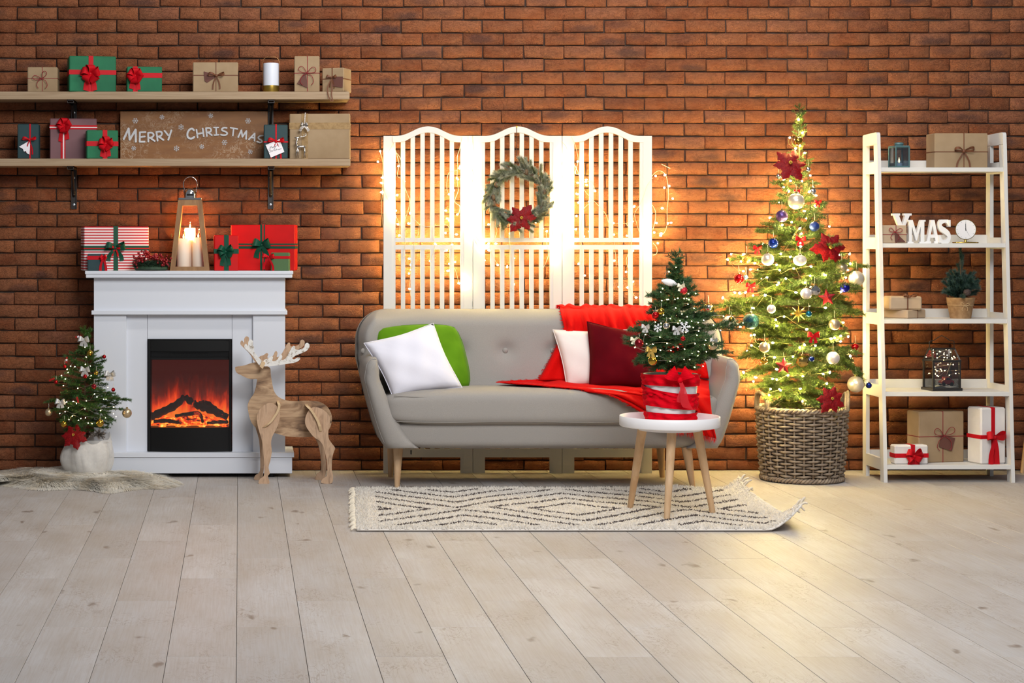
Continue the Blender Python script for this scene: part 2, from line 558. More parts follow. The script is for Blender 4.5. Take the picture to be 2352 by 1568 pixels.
def make_floor():
    root = thing('floor', None, None); root['kind'] = 'structure'; root['label'] = 'pale grey laminate plank floor'
    sub = mat('floor_joint', (96, 86, 78), .8)
    MB().box((1.5, -6.0, -.03), (11.0, 12.2, .05)).build('subfloor', sub, root)
    W, L = .2079, 1.351
    x0 = .6143 - W * 17; n = 0
    protos = {}
    for c in range(41):
        xa = x0 + c * W
        idx = c - 14                           # the column whose joints were measured
        dj = 9.014 + .45 * idx
        y = dj - D
        while y > -8.2: y -= L
        while y < 0:
            a, b = max(y, -8.2), min(y + L, .012)
            if b - a > .05:
                key = round(b - a, 3)
                if key not in protos:
                    protos[key] = MB().box((0, 0, -.004), (W - .0016, b - a - .0012, .008), .0007).mesh('plank')
                o = obj('plank', protos[key], PLANK, root, (xa + W / 2, (a + b) / 2, 0)); n += 1
            y += L
    return n
make_floor()
MB().box((1.5, -9.6, -.004), (10.9, 2.6, .008)).build('floor_far', mat('floor_plain', (182, 172, 163), .4), bpy.data.objects['floor'])
# ================================================================ wrapped gifts, bows and tags
KRAFT = mat('kraft_paper', (163, 139, 109), .72, spec=.25, col2=(148, 124, 94), vscale=5, bump=(9, .25, .01))
KRAFT_PALE = mat('kraft_paper_pale', (196, 170, 140), .72, col2=(180, 154, 124), vscale=6, bump=(9, .25, .01))
GREENP = mat('green_paper', (36, 112, 76), .65, spec=.25, col2=(30, 98, 66), vscale=6, bump=(8, .25, .01))
TEALP = mat('dark_teal_paper', (22, 58, 62), .6, col2=(18, 48, 52), vscale=6, bump=(8, .2, .01))
MAUVEP = mat('mauve_paper', (118, 80, 84), .65, col2=(106, 70, 74), vscale=6)
REDP = mat('red_paper', (204, 8, 10), .5, spec=.25, col2=(188, 4, 6), vscale=5, bump=(6, .15, .01))
WHITEP = mat('white_paper', (226, 220, 216), .6, col2=(212, 206, 202), vscale=6, bump=(10, .35, .01))
OLIVEP = mat('olive_paper', (74, 104, 62), .6)
REDR = mat('red_satin', (186, 8, 24), .55, spec=.2, bump=(30, .1, .004))
DKRED = mat('burgundy_cord', (132, 30, 36), .7)
GREENR = mat('green_satin', (8, 70, 50), .5, spec=.25)
BROWNR = mat('brown_ribbon', (106, 62, 36), .6)
TAGBR = mat('brown_card', (96, 56, 46), .75)
TAGW = mat('white_card', (236, 232, 236), .6)
WHITER = mat('white_ribbon', (226, 206, 206), .5)
BURLAP = mat('burlap_ribbon', (164, 134, 92), .85, col2=(140, 112, 74), vscale=60, bump=(160, .4, .002))
INK = mat('black_ink', (16, 14, 18), .7)
SILVER = mat('silver_metal', (205, 200, 196), .22, 1.0)
SILVERR = mat('silver_glitter', (190, 182, 176), .35, .8, col2=(120, 112, 104), vscale=220, bump=(300, .8, .002))
def loop_pts(c, u, nrm, L, B, n=11, side=None):
    """teardrop loop from c along u, bulging along nrm"""
    out = []
    for i in range(n):
        t = i / (n - 1)
        out.append(Vector(c) + u * (L * math.sin(PI * t) ** .9) + nrm * (B * math.sin(2 * PI * t)))
    return out
def satin_bow(parent, c, s, m, loops=2, tails=2, wid=.36, seed=0, name='bow', tail_len=1.0, spread=.5):
    """ribbon bow of size s (half span) on the front (facing -y) of a gift"""
    rnd = random.Random(seed)
    c = Vector(c); out = Vector((0, -1, 0))
    o = MB()
    angs = []
    if loops == 2: angs = [(PI - .25, 1), (.25, 1)]
    elif loops == 4: angs = [(PI - .55, .95), (.55, .95), (PI + .35, .85), (-.35, .85)]
    else: angs = [(PI / 2 + 2 * PI * k / loops, .85 + .15 * rnd.random()) for k in range(loops)]
    for a, sc in angs:
        u = Vector((math.cos(a), -.35, math.sin(a))).normalized()
        v = Vector((-math.sin(a), 0, math.cos(a)))
        w = (v * .9 + out * .5).normalized()
        nn = u.cross(w).normalized()
        pts = loop_pts(c + out * s * .12, u, nn, s * sc, s * .30)
        ws = [w * (s * wid * (1.0 + 1.1 * math.sin(PI * i / 10))) for i in range(11)]
        o.strip(pts, ws)
    b = o.build(name, m, parent, smooth=3.14, recalc=False)
    k = MB(); k.sphere(c + out * s * .2, s * .2, 10, 7, (1, .7, .9)); k.build('knot', m, b, smooth=3.14)
    tmb = MB()
    for i in range(tails):
        sg = -1 if i % 2 == 0 else 1
        pts = []; ws = []
        L = s * (1.05 + .2 * rnd.random()) * tail_len
        for q in range(7):
            f = q / 6
            pts.append(c + Vector((sg * s * spread * f * (1 + .25 * math.sin(f * 4)), -s * (.16 - .1 * f + .05 * math.sin(6 * f)), -L * f)))
            ws.append(Vector((s * wid * 1.25 * (.6 + .4 * f), -.12 * s * wid, sg * .25 * s * wid)))
        tmb.strip(pts, ws)
    if tails: tmb.build('ribbon_tail', m, b, recalc=False, smooth=3.14)
    return b
def cord_bow(parent, c, s, m, r=.0016, seed=0, tails=2, name='bow', lean=0.0):
    rnd = random.Random(seed)
    c = Vector(c); out = Vector((0, -1, 0)); o = MB()
    for sg in (-1, 1):
        a = (PI - .5 + lean if sg < 0 else .5 + lean) + rnd.uniform(-.2, .2)
        u = Vector((math.cos(a), -.15, math.sin(a))); v = Vector((-math.sin(a), 0, math.cos(a)))
        o.tube(loop_pts(c + out * .006, u, v, s * rnd.uniform(.85, 1.1), s * .25, 15), r, 5)
    for i in range(tails):
        sg = -1 if i == 0 else 1
        o.tube(bez([c + out * .005, c + Vector((sg * s * .45, -.012, -s * .3)), c + Vector((sg * s * .6, -.008, -s * .8)), c + Vector((sg * s * .4, -.01, -s * 1.1))], 5), r, 5)
    o.sphere(c + out * .006, r * 2.6, 8, 6)
    return o.build(name, m, parent, smooth=3.14)
def gift(label, x0, x1, ytop, zbase, Yf, dep, rot, paper, rib=(), bow=None, name='gift_box', bev=.004, group=None, folds=0, cat='gift'):
    """box whose front face covers pixel columns x0..x1 and rises to row ytop; rib entries: (axis, pixel position, width px, material[, proud])"""
    k = K(Yf)
    r = math.radians(rot)
    w = (x1 - x0) / k / math.cos(r)
    h = P(0, ytop, Yf).z - zbase
    fc = P((x0 + x1) / 2, 0, Yf)
    cx, cy = fc.x - math.sin(r) * dep / 2, Yf + math.cos(r) * dep / 2
    t = thing(name, label, cat, (cx, cy, zbase), r, group)
    MB().box((0, 0, h / 2), (w, dep, h), bev).build('body', paper, t, smooth=.6)
    pxl = lambda px: (px - (x0 + x1) / 2) / k / math.cos(r)
    pzl = lambda py: P(0, py, Yf).z - zbase
    for q in rib:
        ax, pos, wd, m = q[:4]
        th = q[4] if len(q) > 4 else .0012
        wd = wd / k
        if ax == 'v':
            MB().box((pxl(pos), 0, (h + th) / 2), (wd, dep + 2 * th, h + th), th * .5).build('ribbon', m, t)
        else:
            MB().box((0, 0, pzl(pos)), (w + 2 * th, dep + 2 * th, wd), th * .5).build('ribbon', m, t)
    if bow:
        c = (pxl(bow['p'][0]), -dep / 2 - .003, pzl(bow['p'][1]))
        s = bow['s'] / k
        if bow.get('kind', 'satin') == 'satin':
            satin_bow(t, c, s, bow['m'], bow.get('loops', 2), bow.get('tails', 2), bow.get('wid', .36), bow.get('seed', 1), tail_len=bow.get('tl', 1.0), spread=bow.get('sp', .5))
        else:
            cord_bow(t, c, s, bow['m'], bow.get('r', .0018), bow.get('seed', 1), bow.get('tails', 2), lean=bow.get('lean', 0))
    return t, pxl, pzl
def card(parent, pts, y, m, name='gift_tag', th=.0012):
    """flat tag cut to an outline of local (x, z) points, hanging just in front of plane y"""
    return MB().prism(pts, lambda u, v, q: Vector((u, y - q, v)), 0, th).build(name, m, parent)

# ---------------------------------------------------------------- wall shelves
SHELFW = mat('shelf_oak', (168, 145, 118), .55, spec=.25, col2=(152, 128, 101), vscale=2.2, vec_scale=(2, 30, 60), bump=(3, .15, .003, (2, 40, 90)))
DKMETAL = mat('bracket_steel', (66, 62, 60), .42, .85)
SCREWM = mat('screw_zinc', (190, 196, 200), .35, .9)
ZS = []
def wall_shelf(label, y0, y1, xr, Yf=-.25):
    k = K(Yf); zt = P(0, y0, Yf).z; th = (y1 - y0) / k
    xa = P(-190, 0, Yf).x; xb = P(xr, 0, Yf).x
    t = thing('wall_shelf', label, 'shelf', ((xa + xb) / 2, Yf / 2, zt))
    MB().box((0, 0, -th / 2), (xb - xa, -Yf - .012, th), .0015).build('board', SHELFW, t)
    for bx in (170, 621.5):
        X = P(bx, 0, -.01).x - (xa + xb) / 2; yb = -Yf / 2 - .007
        br = MB()
        br.box((X, yb, -th - .112), (.030, .004, .224))
        for sx in (-.013, .013): br.box((X + sx, yb - .006, -th - .112), (.004, .012, .224))
        br.box((X, yb - .115, -th - .003), (.034, .218, .005))
        for sx in (-.0155, .0155): br.box((X + sx, yb - .115, -th - .008), (.003, .218, .016))
        br.box((X, yb - .223, -th - .0165), (.034, .003, .003))
        b = br.build('bracket', DKMETAL, t)
        MB().tube([(X, yb - .004, -th - .155), (X, yb - .05, -th - .09), (X, yb - .11, -th - .02)], .007, 6).build('brace', DKMETAL, b)
        MB().box((X, yb - .012, -th - .135), (.016, .016, .035), .006).build('clip', DKMETAL, b)
        for sz in (.055, .2):
            sm = MB(); sm.lathe([(.0065, 0), (.0065, .002), (.003, .003)], 12)
            so = sm.build('screw', SCREWM, b, loc=(X, yb - .004, -th - sz)); so.rotation_euler = (PI / 2, 0, 0)
    return zt
ZT = wall_shelf('upper oak wall shelf on steel brackets, with seven items on it', 210, 228, 803)
ZL = wall_shelf('lower oak wall shelf on steel brackets, carrying the Merry Christmas sign', 364, 381, 805)
YS = -.235
# upper shelf
gift('small square kraft gift tied with red cord, first on the upper wall shelf', 63, 132, 154, ZT, -.22, .12, 0, KRAFT,
     [('v', 97, 1.3, DKRED), ('h', 180, 1.3, DKRED)], dict(kind='cord', p=(97, 181), s=20, m=DKRED, lean=.5))
gift('largest green gift with wide red ribbon and bow on the upper wall shelf', 160, 266, 129, ZT, -.235, .15, 9, GREENP,
     [('v', 209, 11, REDR), ('h', 166, 11, REDR)], dict(p=(207, 170), s=24, m=REDR, loops=5, tl=1.5, seed=3, wid=.42))
gift('medium green gift with red rosette near its edge, on the upper wall shelf', 292, 372, 153, ZT, -.235, .12, 6, GREENP,
     [('v', 311, 11, REDR), ('h', 173, 11, REDR)], dict(p=(310, 174), s=19, m=REDR, loops=6, tl=1.5, seed=5, wid=.45))
t, ux, uz = gift('kraft gift with thin brown ribbon and dark tassel tag, middle of the upper wall shelf', 443, 547, 143, ZT, -.22, .12, 0, KRAFT,
     [('v', 496, 2, BROWNR), ('h', 173, 2, BROWNR)], dict(p=(497, 174), s=20, m=BROWNR, loops=2, tl=1.4, wid=.14, seed=7))
card(t, [(ux(468), uz(164)), (ux(496), uz(172)), (ux(494), uz(178)), (ux(476), uz(190)), (ux(470), uz(186))], -.063, TAGBR)
gift_t = gift('tall upright kraft gift with burgundy cord bow and brown tag, upper wall shelf', 676, 734, 129, ZT, -.22, .09, -2, KRAFT,
     [('v', 706, 1.6, DKRED), ('h', 168, 1.6, DKRED)], dict(kind='cord', p=(705, 168), s=25, m=DKRED, seed=4))
card(gift_t[0], [(gift_t[1](698), gift_t[2](168)), (gift_t[1](703), gift_t[2](167)), (gift_t[1](707), gift_t[2](202)), (gift_t[1](682), gift_t[2](192))], -.05, TAGBR)
g = gift('kraft cube gift turned cornerwise at the end of the upper wall shelf', 740, 789, 156, ZT, -.225, .125, -22, KRAFT,
     [('v', 763, 2.5, BROWNR), ('h', 181, 2, BROWNR)], dict(p=(763, 178), s=13, m=BROWNR, loops=2, tl=1.6, wid=.2))
card(g[0], [(g[1](766), g[2](176)), (g[1](788), g[2](177)), (g[1](787), g[2](202)), (g[1](764), g[2](198))], -.066, TAGBR)
mb = MB(); c0 = Vector((g[1](763), -.07, g[2](180)))
for sg in (-1, .6):
    pts = bez([c0, c0 + Vector((sg * .014, -.02, -.045)), c0 + Vector((sg * .012 + .004, -.033, -.09)), c0 + Vector((.016 + sg * .006, -.036, -.125))], 6)
    mb.strip(pts, [Vector((.006, .001, 0))] * len(pts))
mb.build('ribbon_tail', BROWNR, g[0], recalc=False)
# portable lamp with wire handle
def shelf_lamp():
    Y = -.16; k = K(Y); c = P(622.5, 0, Y)
    t = thing('table_lantern', 'white cylinder lamp with gold base and thin wire handle on the upper wall shelf', 'lamp', (c.x, Y, ZT))
    R = 18.5 / k; hb = 16 / k; ht = 68 / k
    MB().lathe([(R * .97, 0), (R, .003), (R, hb)], 32).build('base', mat('brushed_gold', (170, 140, 62), .35, .9), t, smooth=.6)
    MB().lathe([(R * .97, hb), (R * .97, ht - .006), (R * .93, ht - .001), (R * .8, ht)], 32).build('shade', mat('opal_shade', (214, 218, 228), .5, subs=.1), t, smooth=.6)
    w = R + .002; top = 82 / k
    pts = [(-w, -.004, hb * .4), (-w, -.004, top - .03), (-w + .006, -.004, top - .01), (-w + .022, -.004, top), (w - .022, -.004, top), (w - .006, -.004, top - .01), (w, -.004, top - .03), (w, -.004, hb * .4)]
    MB().tube(pts, .0013, 6).build('handle', mat('brass_wire', (176, 132, 84), .35, .9), t, smooth=3.14)
shelf_lamp()
# lower shelf
g = gift('narrow dark teal gift with white tree-shaped tag on the lower wall shelf', 40, 89, 285, ZL, -.22, .08, 0, TEALP,
     [('v', 69, 3.5, REDR)], dict(p=(68, 321), s=17, m=REDR, loops=2, wid=.15, tl=1.6, seed=8))
card(g[0], [(g[1](44), g[2](337)), (g[1](70), g[2](322)), (g[1](68), g[2](355)), (g[1](62), g[2](352)), (g[1](60), g[2](347)), (g[1](55), g[2](348)), (g[1](53), g[2](342))], -.046, TAGW)
gift('mauve gift with red and white striped ribbon and red bow behind the small green gift', 115, 222, 272, ZL, -.15, .12, 5, MAUVEP,
     [('v', 145, 11, REDR), ('h', 292, 10, REDR), ('v', 146, 3.6, WHITER, .0022), ('h', 292.5, 3, WHITER, .0022)], dict(p=(147, 288), s=19, m=REDR, loops=6, tl=1.6, wid=.42, seed=9))
gift('small green gift with red bow standing beside the Merry Christmas sign', 200, 271, 299, ZL, -.235, .075, 10, GREENP,
     [('v', 241, 11, REDR), ('h', 330, 11, REDR)], dict(p=(242, 330), s=19, m=REDR, loops=5, tl=1.3, wid=.42, seed=10))
g = gift('dark teal gift with red ribbon and handwritten white card, at the end of the sign', 606, 661, 286, ZL, -.235, .08, 0, TEALP,
     [('v', 634, 3.5, REDR), ('h', 326, 3, REDR)], dict(p=(634, 325), s=20, m=REDR, loops=2, wid=.16, tl=1.7, seed=12, sp=.7))
T, gx, gz = g
card(T, [(gx(610), gz(333)), (gx(642), gz(320)), (gx(653), gz(349)), (gx(622), gz(362))], -.050, TAGW, 'message_card')
def script_strokes(parent, gx, gz, strokes, y, r):
    mb = MB()
    for s in strokes:
        mb.tube(bez([(gx(a), y, gz(b)) for a, b in s], 4), r, 4)
    return mb.build('handwriting', INK, parent)
cc = lambda a, b: (270 + a / 5.88, 240 + b / 5.88)
HW = [[(2040, 600), (2052, 606), (2062, 566), (2066, 596), (2078, 560), (2084, 590)], [(2086, 584), (2096, 574), (2090, 588), (2100, 582), (2104, 570), (2106, 582), (2114, 566), (2116, 578)],
      [(2118, 562), (2124, 572), (2134, 556)], [(2134, 556), (2120, 604), (2112, 598), (2150, 556), (2180, 545)],
      [(2062, 618), (2044, 628), (2046, 650), (2062, 646)], [(2066, 606), (2070, 645), (2078, 622), (2086, 638)], [(2092, 620), (2096, 634), (2104, 614), (2112, 618)], [(2116, 612), (2120, 628)],
      [(2128, 606), (2126, 622), (2138, 622), (2134, 606)], [(2146, 596), (2150, 620)], [(2140, 606), (2158, 602)], [(2160, 616), (2166, 604), (2172, 614), (2178, 600), (2184, 612)], [(2190, 600), (2186, 608), (2194, 608), (2196, 596), (2204, 604)], [(2214, 592), (2208, 600), (2216, 602)]]
script_strokes(T, gx, gz, [[cc(*p) for p in s] for s in HW], -.0515, .0006)
g = gift('large kraft gift with burlap band filling the end of the lower wall shelf', 665, 804, 261, ZL, -.20, .14, -4, KRAFT,
     [('h', 289, 15, BURLAP, .0015), ('v', 700, 15, BURLAP, .001)])
# silver deer ornament hung with a bow in front of the large kraft gift
def deer_charm():
    Y = -.225; k = K(Y); c = P(694, 0, Y)
    t = thing('deer_ornament', 'silver deer ornament with glittery silver bow standing before the large kraft gift', 'ornament', (c.x, Y, ZL))
    f = lambda a, b: Vector(((580 + a / 5.808 - 694) / k, 0, P(0, 120 + b / 5.808, Y).z - ZL))
    mb = MB()
    def limb(pts, rs, y=0.0):
        q = [f(*p) + Vector((0, y, 0)) for p in pts]
        mb.tube(q, [r / 5.808 / k for r in rs], 8)
    limb([(590, 1262), (610, 1262), (640, 1258), (680, 1258), (700, 1262)], [12, 22, 18, 20, 10])
    limb([(592, 1250), (585, 1215), (592, 1180), (604, 1150)], [16, 15, 11, 10])
    limb([(560, 1140), (585, 1142), (610, 1138), (622, 1130)], [5, 11, 13, 5])
    limb([(612, 1130), (640, 1130), (690, 1122), (715, 1110), (720, 1075)], [6, 6, 5, 5, 2])
    limb([(640, 1130), (655, 1110)], [4, 2]); limb([(675, 1122), (688, 1085)], [4, 2]); limb([(700, 1115), (705, 1070)], [4, 2])
    for y, dx in ((-.004, 0), (.004, 18)):
        limb([(598 + dx * .6, 1270), (590 + dx, 1330), (584 + dx * 1.6, 1410)], [11, 7, 6], y)
        limb([(690, 1265), (700 - dx * .4, 1330), (680 + dx * 1.5, 1412)], [12, 7, 6], y)
    limb([(702, 1258), (712, 1245)], [6, 3])
    mb.build('deer', SILVER, t, smooth=3.14)
    s = MB(); b0 = f(690, 975)
    for sg in (-1, 1):
        for j in range(2):
            u = Vector((sg, -.3, .35 + .1 * j)).normalized(); w = Vector((-.3 * sg, .4, 1)).normalized()
            pts = loop_pts(b0, u, u.cross(w), .021 - .003 * j, .007)
            s.strip(pts, [w * (.008 + .010 * math.sin(PI * i / 10)) for i in range(11)])
        pts = bez([b0, b0 + Vector((sg * .014, -.004, -.014)), b0 + Vector((sg * .024, -.002, -.030))], 5)
        s.strip(pts, [Vector((.012, .003, sg * .008))] * len(pts))
    pts = [f(705, 805) + Vector((0, .004, 0)), b0 + Vector((.002, .003, .01)), b0]
    s.strip(pts, [Vector((.005, 0, 0))] * 3)
    s.build('bow', SILVERR, t, recalc=False)
deer_charm()
# ---------------------------------------------------------------- the sign
def sign():
    Y = -.06; k = K(Y)
    q = lambda a, b: P(270 + a / 5.88, 240 + b / 5.88, Y)
    c = q(1030, 0)
    t = NT('sign_wood')
    v = t.coord('Object')
    base = t.mix(t.ramp(t.noise(t.coord('Object', (1.5, 1, 9)), 4, 5), [(.3, (0, 0, 0)), (.7, (1, 1, 1))]), lin((138, 92, 46)), lin((120, 76, 36)))
    wv = t.ramp(t.noise(v, 15, 6, .7, 2.5), [(.475, (0, 0, 0)), (.5, (1, 1, 1)), (.525, (0, 0, 0))])
    msk = t.math('MULTIPLY_ADD', t.noise(v, 7, 3), 5, -2.2, clamp=True)
    base = t.mix(t.math('MULTIPLY', t.math('MULTIPLY', wv, msk), .8), base, lin((206, 186, 160)))
    bl = t.math('MULTIPLY_ADD', t.noise(t.coord('Object', (1, 1, 1), (3.1, 0, 1.7)), 6, 6, .75), 7, -4.4, clamp=True)
    base = t.mix(t.math('MULTIPLY', bl, .5), base, lin((206, 190, 168)))
    t.link(base, t.b.inputs['Base Color']); setp(t.b, 'Roughness', .6)
    th = thing('christmas_sign', 'brown wooden sign lettered MERRY CHRISTMAS with white snowflakes', 'sign', (c.x, Y, ZL))
    x0, x1 = q(37, 0).x - c.x, q(2027, 0).x - c.x; z1 = q(0, 92).z - ZL
    MB().box(((x0 + x1) / 2, .007, z1 / 2), (x1 - x0, .014, z1), .001).build('board', t.m, th)
    wl = mat('letter_white', (206, 206, 208), .55)
    L = [('M', 28, [[(85, 465), (150, 325), (165, 475), (245, 340), (247, 500)]]),
         ('E', 24, [[(378, 372), (302, 376), (300, 503), (364, 502)], [(302, 440), (368, 432)]]),
         ('R', 24, [[(417, 498), (413, 384), (462, 382), (488, 408), (468, 440), (420, 452)], [(440, 450), (502, 492)]]),
         ('R', 24, [[(541, 488), (525, 370), (578, 366), (600, 388), (584, 422), (535, 436)], [(556, 434), (620, 478)]]),
         ('Y', 24, [[(636, 356), (682, 412)], [(727, 350), (686, 476)]]),
         ('C', 26, [[(1030, 346), (1005, 326), (966, 346), (944, 392), (950, 440), (980, 460), (1012, 456), (1036, 438)]]),
         ('H', 22, [[(1066, 340), (1081, 443)], [(1150, 326), (1164, 430)], [(1076, 398), (1156, 384)]]),
         ('R', 22, [[(1206, 426), (1195, 320), (1242, 318), (1264, 342), (1248, 370), (1202, 380)], [(1222, 378), (1274, 414)]]),
         ('I', 20, [[(1302, 310), (1362, 310)], [(1330, 310), (1336, 410)], [(1306, 413), (1366, 409)]]),
         ('S', 22, [[(1474, 316), (1440, 312), (1410, 330), (1416, 352), (1452, 364), (1480, 384), (1472, 406), (1438, 414), (1396, 408)]]),
         ('T', 20, [[(1526, 313), (1618, 331)], [(1568, 322), (1557, 420)]]),
         ('M', 22, [[(1630, 440), (1672, 348), (1686, 436), (1740, 358), (1736, 464)]]),
         ('A', 20, [[(1774, 470), (1852, 390), (1850, 490)], [(1802, 446), (1850, 450)]]),
         ('S', 20, [[(1962, 420), (1926, 424), (1902, 442), (1910, 464), (1940, 480), (1950, 502), (1922, 514), (1886, 500)]])]
    def flatstroke(mb, pts, w, y0, y1):
        w *= .5
        for i0, (a, b) in enumerate(zip(pts, pts[1:])):
            y0 -= .00007; y1 += .00003
            a = Vector((a.x, a.z)); b = Vector((b.x, b.z)); d = b - a
            if d.length < 1e-6: continue
            d.normalize(); ang = math.atan2(d.y, d.x)
            poly = []
            for i in range(7):
                an = ang + PI / 2 + PI * i / 6; poly.append((a.x + w * math.cos(an), a.y + w * math.sin(an)))
            for i in range(7):
                an = ang - PI / 2 + PI * i / 6; poly.append((b.x + w * math.cos(an), b.y + w * math.sin(an)))
            mb.prism(poly, lambda u, v, s: Vector((u, s, v)), y0, y1)
    for ch, w, strokes in L:
        mb = MB()
        for si, s in enumerate(strokes):
            pts = [q(*p) - Vector((c.x, Y, ZL)) for p in s]
            if ch in 'CS' or (ch == 'R' and len(s) > 2):
                pts = pts[:2] + bez(pts[1:], 5)[1:] if ch == 'R' else bez(pts, 5)
            flatstroke(mb, pts, w / 5.88 / k, -.004 - .0011 * si, .001)
        mb.build('letter', wl, th)
    for i, (a, b) in enumerate([(240, 220), (600, 170), (858, 305), (1260, 152), (1762, 222), (220, 590), (797, 593), (1138, 570), (1445, 512), (1793, 640)]):
        mb = MB(); R = (38 if i in (0, 2, 4, 6, 8) else 32) / 5.88 / k
        cc0 = q(a, b) - Vector((c.x, Y, ZL))
        for j in range(6):
            an = j * PI / 3 + .25 * i
            u = Vector((math.cos(an), 0, math.sin(an)))
            flatstroke(mb, [cc0, cc0 + u * R], .0022, -.0025, .0005)
            for sg in (-.9, .9):
                u2 = Vector((math.cos(an + sg), 0, math.sin(an + sg)))
                flatstroke(mb, [cc0 + u * R * .6, cc0 + u * R * .6 + u2 * R * .35], .0018, -.0025, .0005)
        mb.build('snowflake', wl, th)
sign()
# ================================================================ electric fireplace
WPAINT = mat('white_lacquer', (214, 217, 225), .42)
BLACKM = mat('black_metal', (9, 9, 10), .45, spec=.25)
BLACKG = mat('black_gloss', (8, 8, 9), .22)
YM = -.33
def fireplace():
    c = P(434.5, 0, -.32)
    t = thing('fireplace', 'white electric fireplace with glowing log fire and black insert', 'fireplace', (c.x, 0, 0))
    ox = c.x
    def slab(name, x0, x1, y0, y1, Yf, Yb, bev=.0015, m=WPAINT):
        a, b = P(x0, y0, Yf), P(x1, y1, Yf)
        return MB().box(((a.x + b.x) / 2 - ox, (Yf + Yb) / 2, (a.z + b.z) / 2), (b.x - a.x, Yb - Yf, a.z - b.z), bev).build(name, m, t)
    slab('mantel_top', 195, 673.5, 622, 630, YM, -.012, .003)
    slab('mantel_moulding', 197, 671.5, 629, 638, YM + .004, -.012, .003)
    slab('frieze', 215.5, 655, 637.5, 714, -.285, -.012)
    slab('belt_moulding', 210, 660, 713, 722.5, -.305, -.012)
    slab('pilaster', 215.5, 290, 722, 1041, -.285, -.012)
    slab('pilaster', 581, 655, 722, 1041, -.285, -.012)
    slab('side_panel', 289, 338.3, 722, 1041, -.262, -.04, .0008)
    slab('side_panel', 533.4, 582, 722, 1041, -.262, -.04, .0008)
    slab('header_panel', 338.9, 532.8, 722, 778.5, -.262, -.04, .0008)
    slab('plinth_top', 195.5, 675.5, 1039.5, 1050, YM, -.012)
    slab('plinth', 200, 671, 1049.5, 1087, YM + .008, -.014)
    for sx in (-.5, .5):
        for yy in (-.28, -.05): MB().lathe([(.018, 0), (.018, .024)], 12, (sx * .86, yy, 0)).build('foot', BLACKM, t)
    # insert
    ins = slab('insert_frame', 340, 346, 778.5, 1037, -.275, -.06, .001, BLACKM)
    for a in ((526, 532), ):
        o = slab('insert_frame', a[0], a[1], 778.5, 1037, -.275, -.06, .001, BLACKM)
    slab('insert_top', 345, 527, 778.5, 782, -.278, -.06, .001, BLACKM)
    # hood: gently bowed black band
    def bowed(name, y0, y1, Y, bow, m, x0=342, x1=530):
        a, b = P(x0, y0, Y), P(x1, y1, Y)
        def fn(u, v):
            return Vector((lerp(a.x, b.x, u) - ox, Y - bow * (1 - (2 * u - 1) ** 2), lerp(a.z, b.z, v)))
        mb = MB(); mb.grid(fn, 20, 4)
        n = len(mb.v)
        mb.grid(lambda u, v: Vector((lerp(a.x, b.x, u) - ox, lerp(Y - bow * (1 - (2 * u - 1) ** 2), Y + .02, v), a.z)), 20, 2)
        mb.grid(lambda u, v: Vector((lerp(a.x, b.x, u) - ox, lerp(Y - bow * (1 - (2 * u - 1) ** 2), Y + .02, v), b.z)), 20, 2)
        return mb.build(name, m, t, smooth=.6)
    bowed('hood', 782, 806, -.272, .012, mat('black_band', (12, 12, 12), .5, spec=.25))
    slab('vent', 345, 527, 806, 820, -.255, -.10, .001, BLACKG)
    vb = MB()
    for i in range(26):
        a = P(390 + i * 3.5, 813, -.257); vb.box((a.x - ox, -.2575, a.z), (.0035, .003, .014))
    vb.build('vent_grille', BLACKM, t)
    slab('glass_frame', 346, 526, 820, 826, -.262, -.10, .001, mat('dark_frame', (16, 16, 17), .4, spec=.25))
    bowed('lower_panel', 981, 1037, -.270, .022, mat('satin_black', (10, 10, 11), .35, spec=.3))
    # fire chamber back: flame screen
    fl = NT('flame_screen'); fl.n.remove(fl.b)
    tc = fl.n.new('ShaderNodeTexCoord').outputs['Generated']
    sp = fl.node('ShaderNodeSeparateXYZ'); fl.link(tc, sp.inputs[0])
    mp = fl.node('ShaderNodeMapping'); mp.inputs['Scale'].default_value = (9, 1, 1.6); fl.link(tc, mp.inputs[0])
    n1 = fl.noise(mp.outputs[0], 1.6, 4, .6, .5)
    mp2 = fl.node('ShaderNodeMapping'); mp2.inputs['Scale'].default_value = (3, 1, .4); fl.link(tc, mp2.inputs[0])
    n2 = fl.noise(mp2.outputs[0], 1.5, 2)
    hgt = fl.math('MULTIPLY_ADD', n1, .50, fl.math('MULTIPLY', n2, .33))
    d = fl.math('SUBTRACT', hgt, sp.outputs[2])
    flame = fl.ramp(fl.math('ADD', d, .5), [(.26, (.055, .012, .010)), (.42, (.13, .016, .008)), (.52, (.42, .03, .006)), (.60, (.95, .10, .012)), (.74, (1.0, .30, .03))])
    e = fl.node('ShaderNodeEmission'); e.inputs[1].default_value = 1.7; fl.link(flame, e.inputs[0])
    fl.link(e.outputs[0], fl.out.inputs['Surface'])
    a, b = P(343, 815, -.10), P(529, 985, -.10)
    MB().box(((a.x + b.x) / 2 - ox, -.10, (a.z + b.z) / 2), (b.x - a.x, .004, a.z - b.z)).build('flame_screen', fl.m, t)
    # ember bed and logs
    em = NT('ember')
    v = em.coord('Object'); n = em.noise(v, 26, 5, .65, .8)
    colr = em.ramp(n, [(.36, (.02, .004, .002)), (.47, (.6, .05, .004)), (.56, (1.0, .26, .02)), (.68, (1.0, .72, .14))])
    em.b.inputs['Base Color'].default_value = (.03, .015, .01, 1); em.link(colr, em.b.inputs['Emission Color']); em.b.inputs['Emission Strength'].default_value = 3.6
    rnd = random.Random(5)
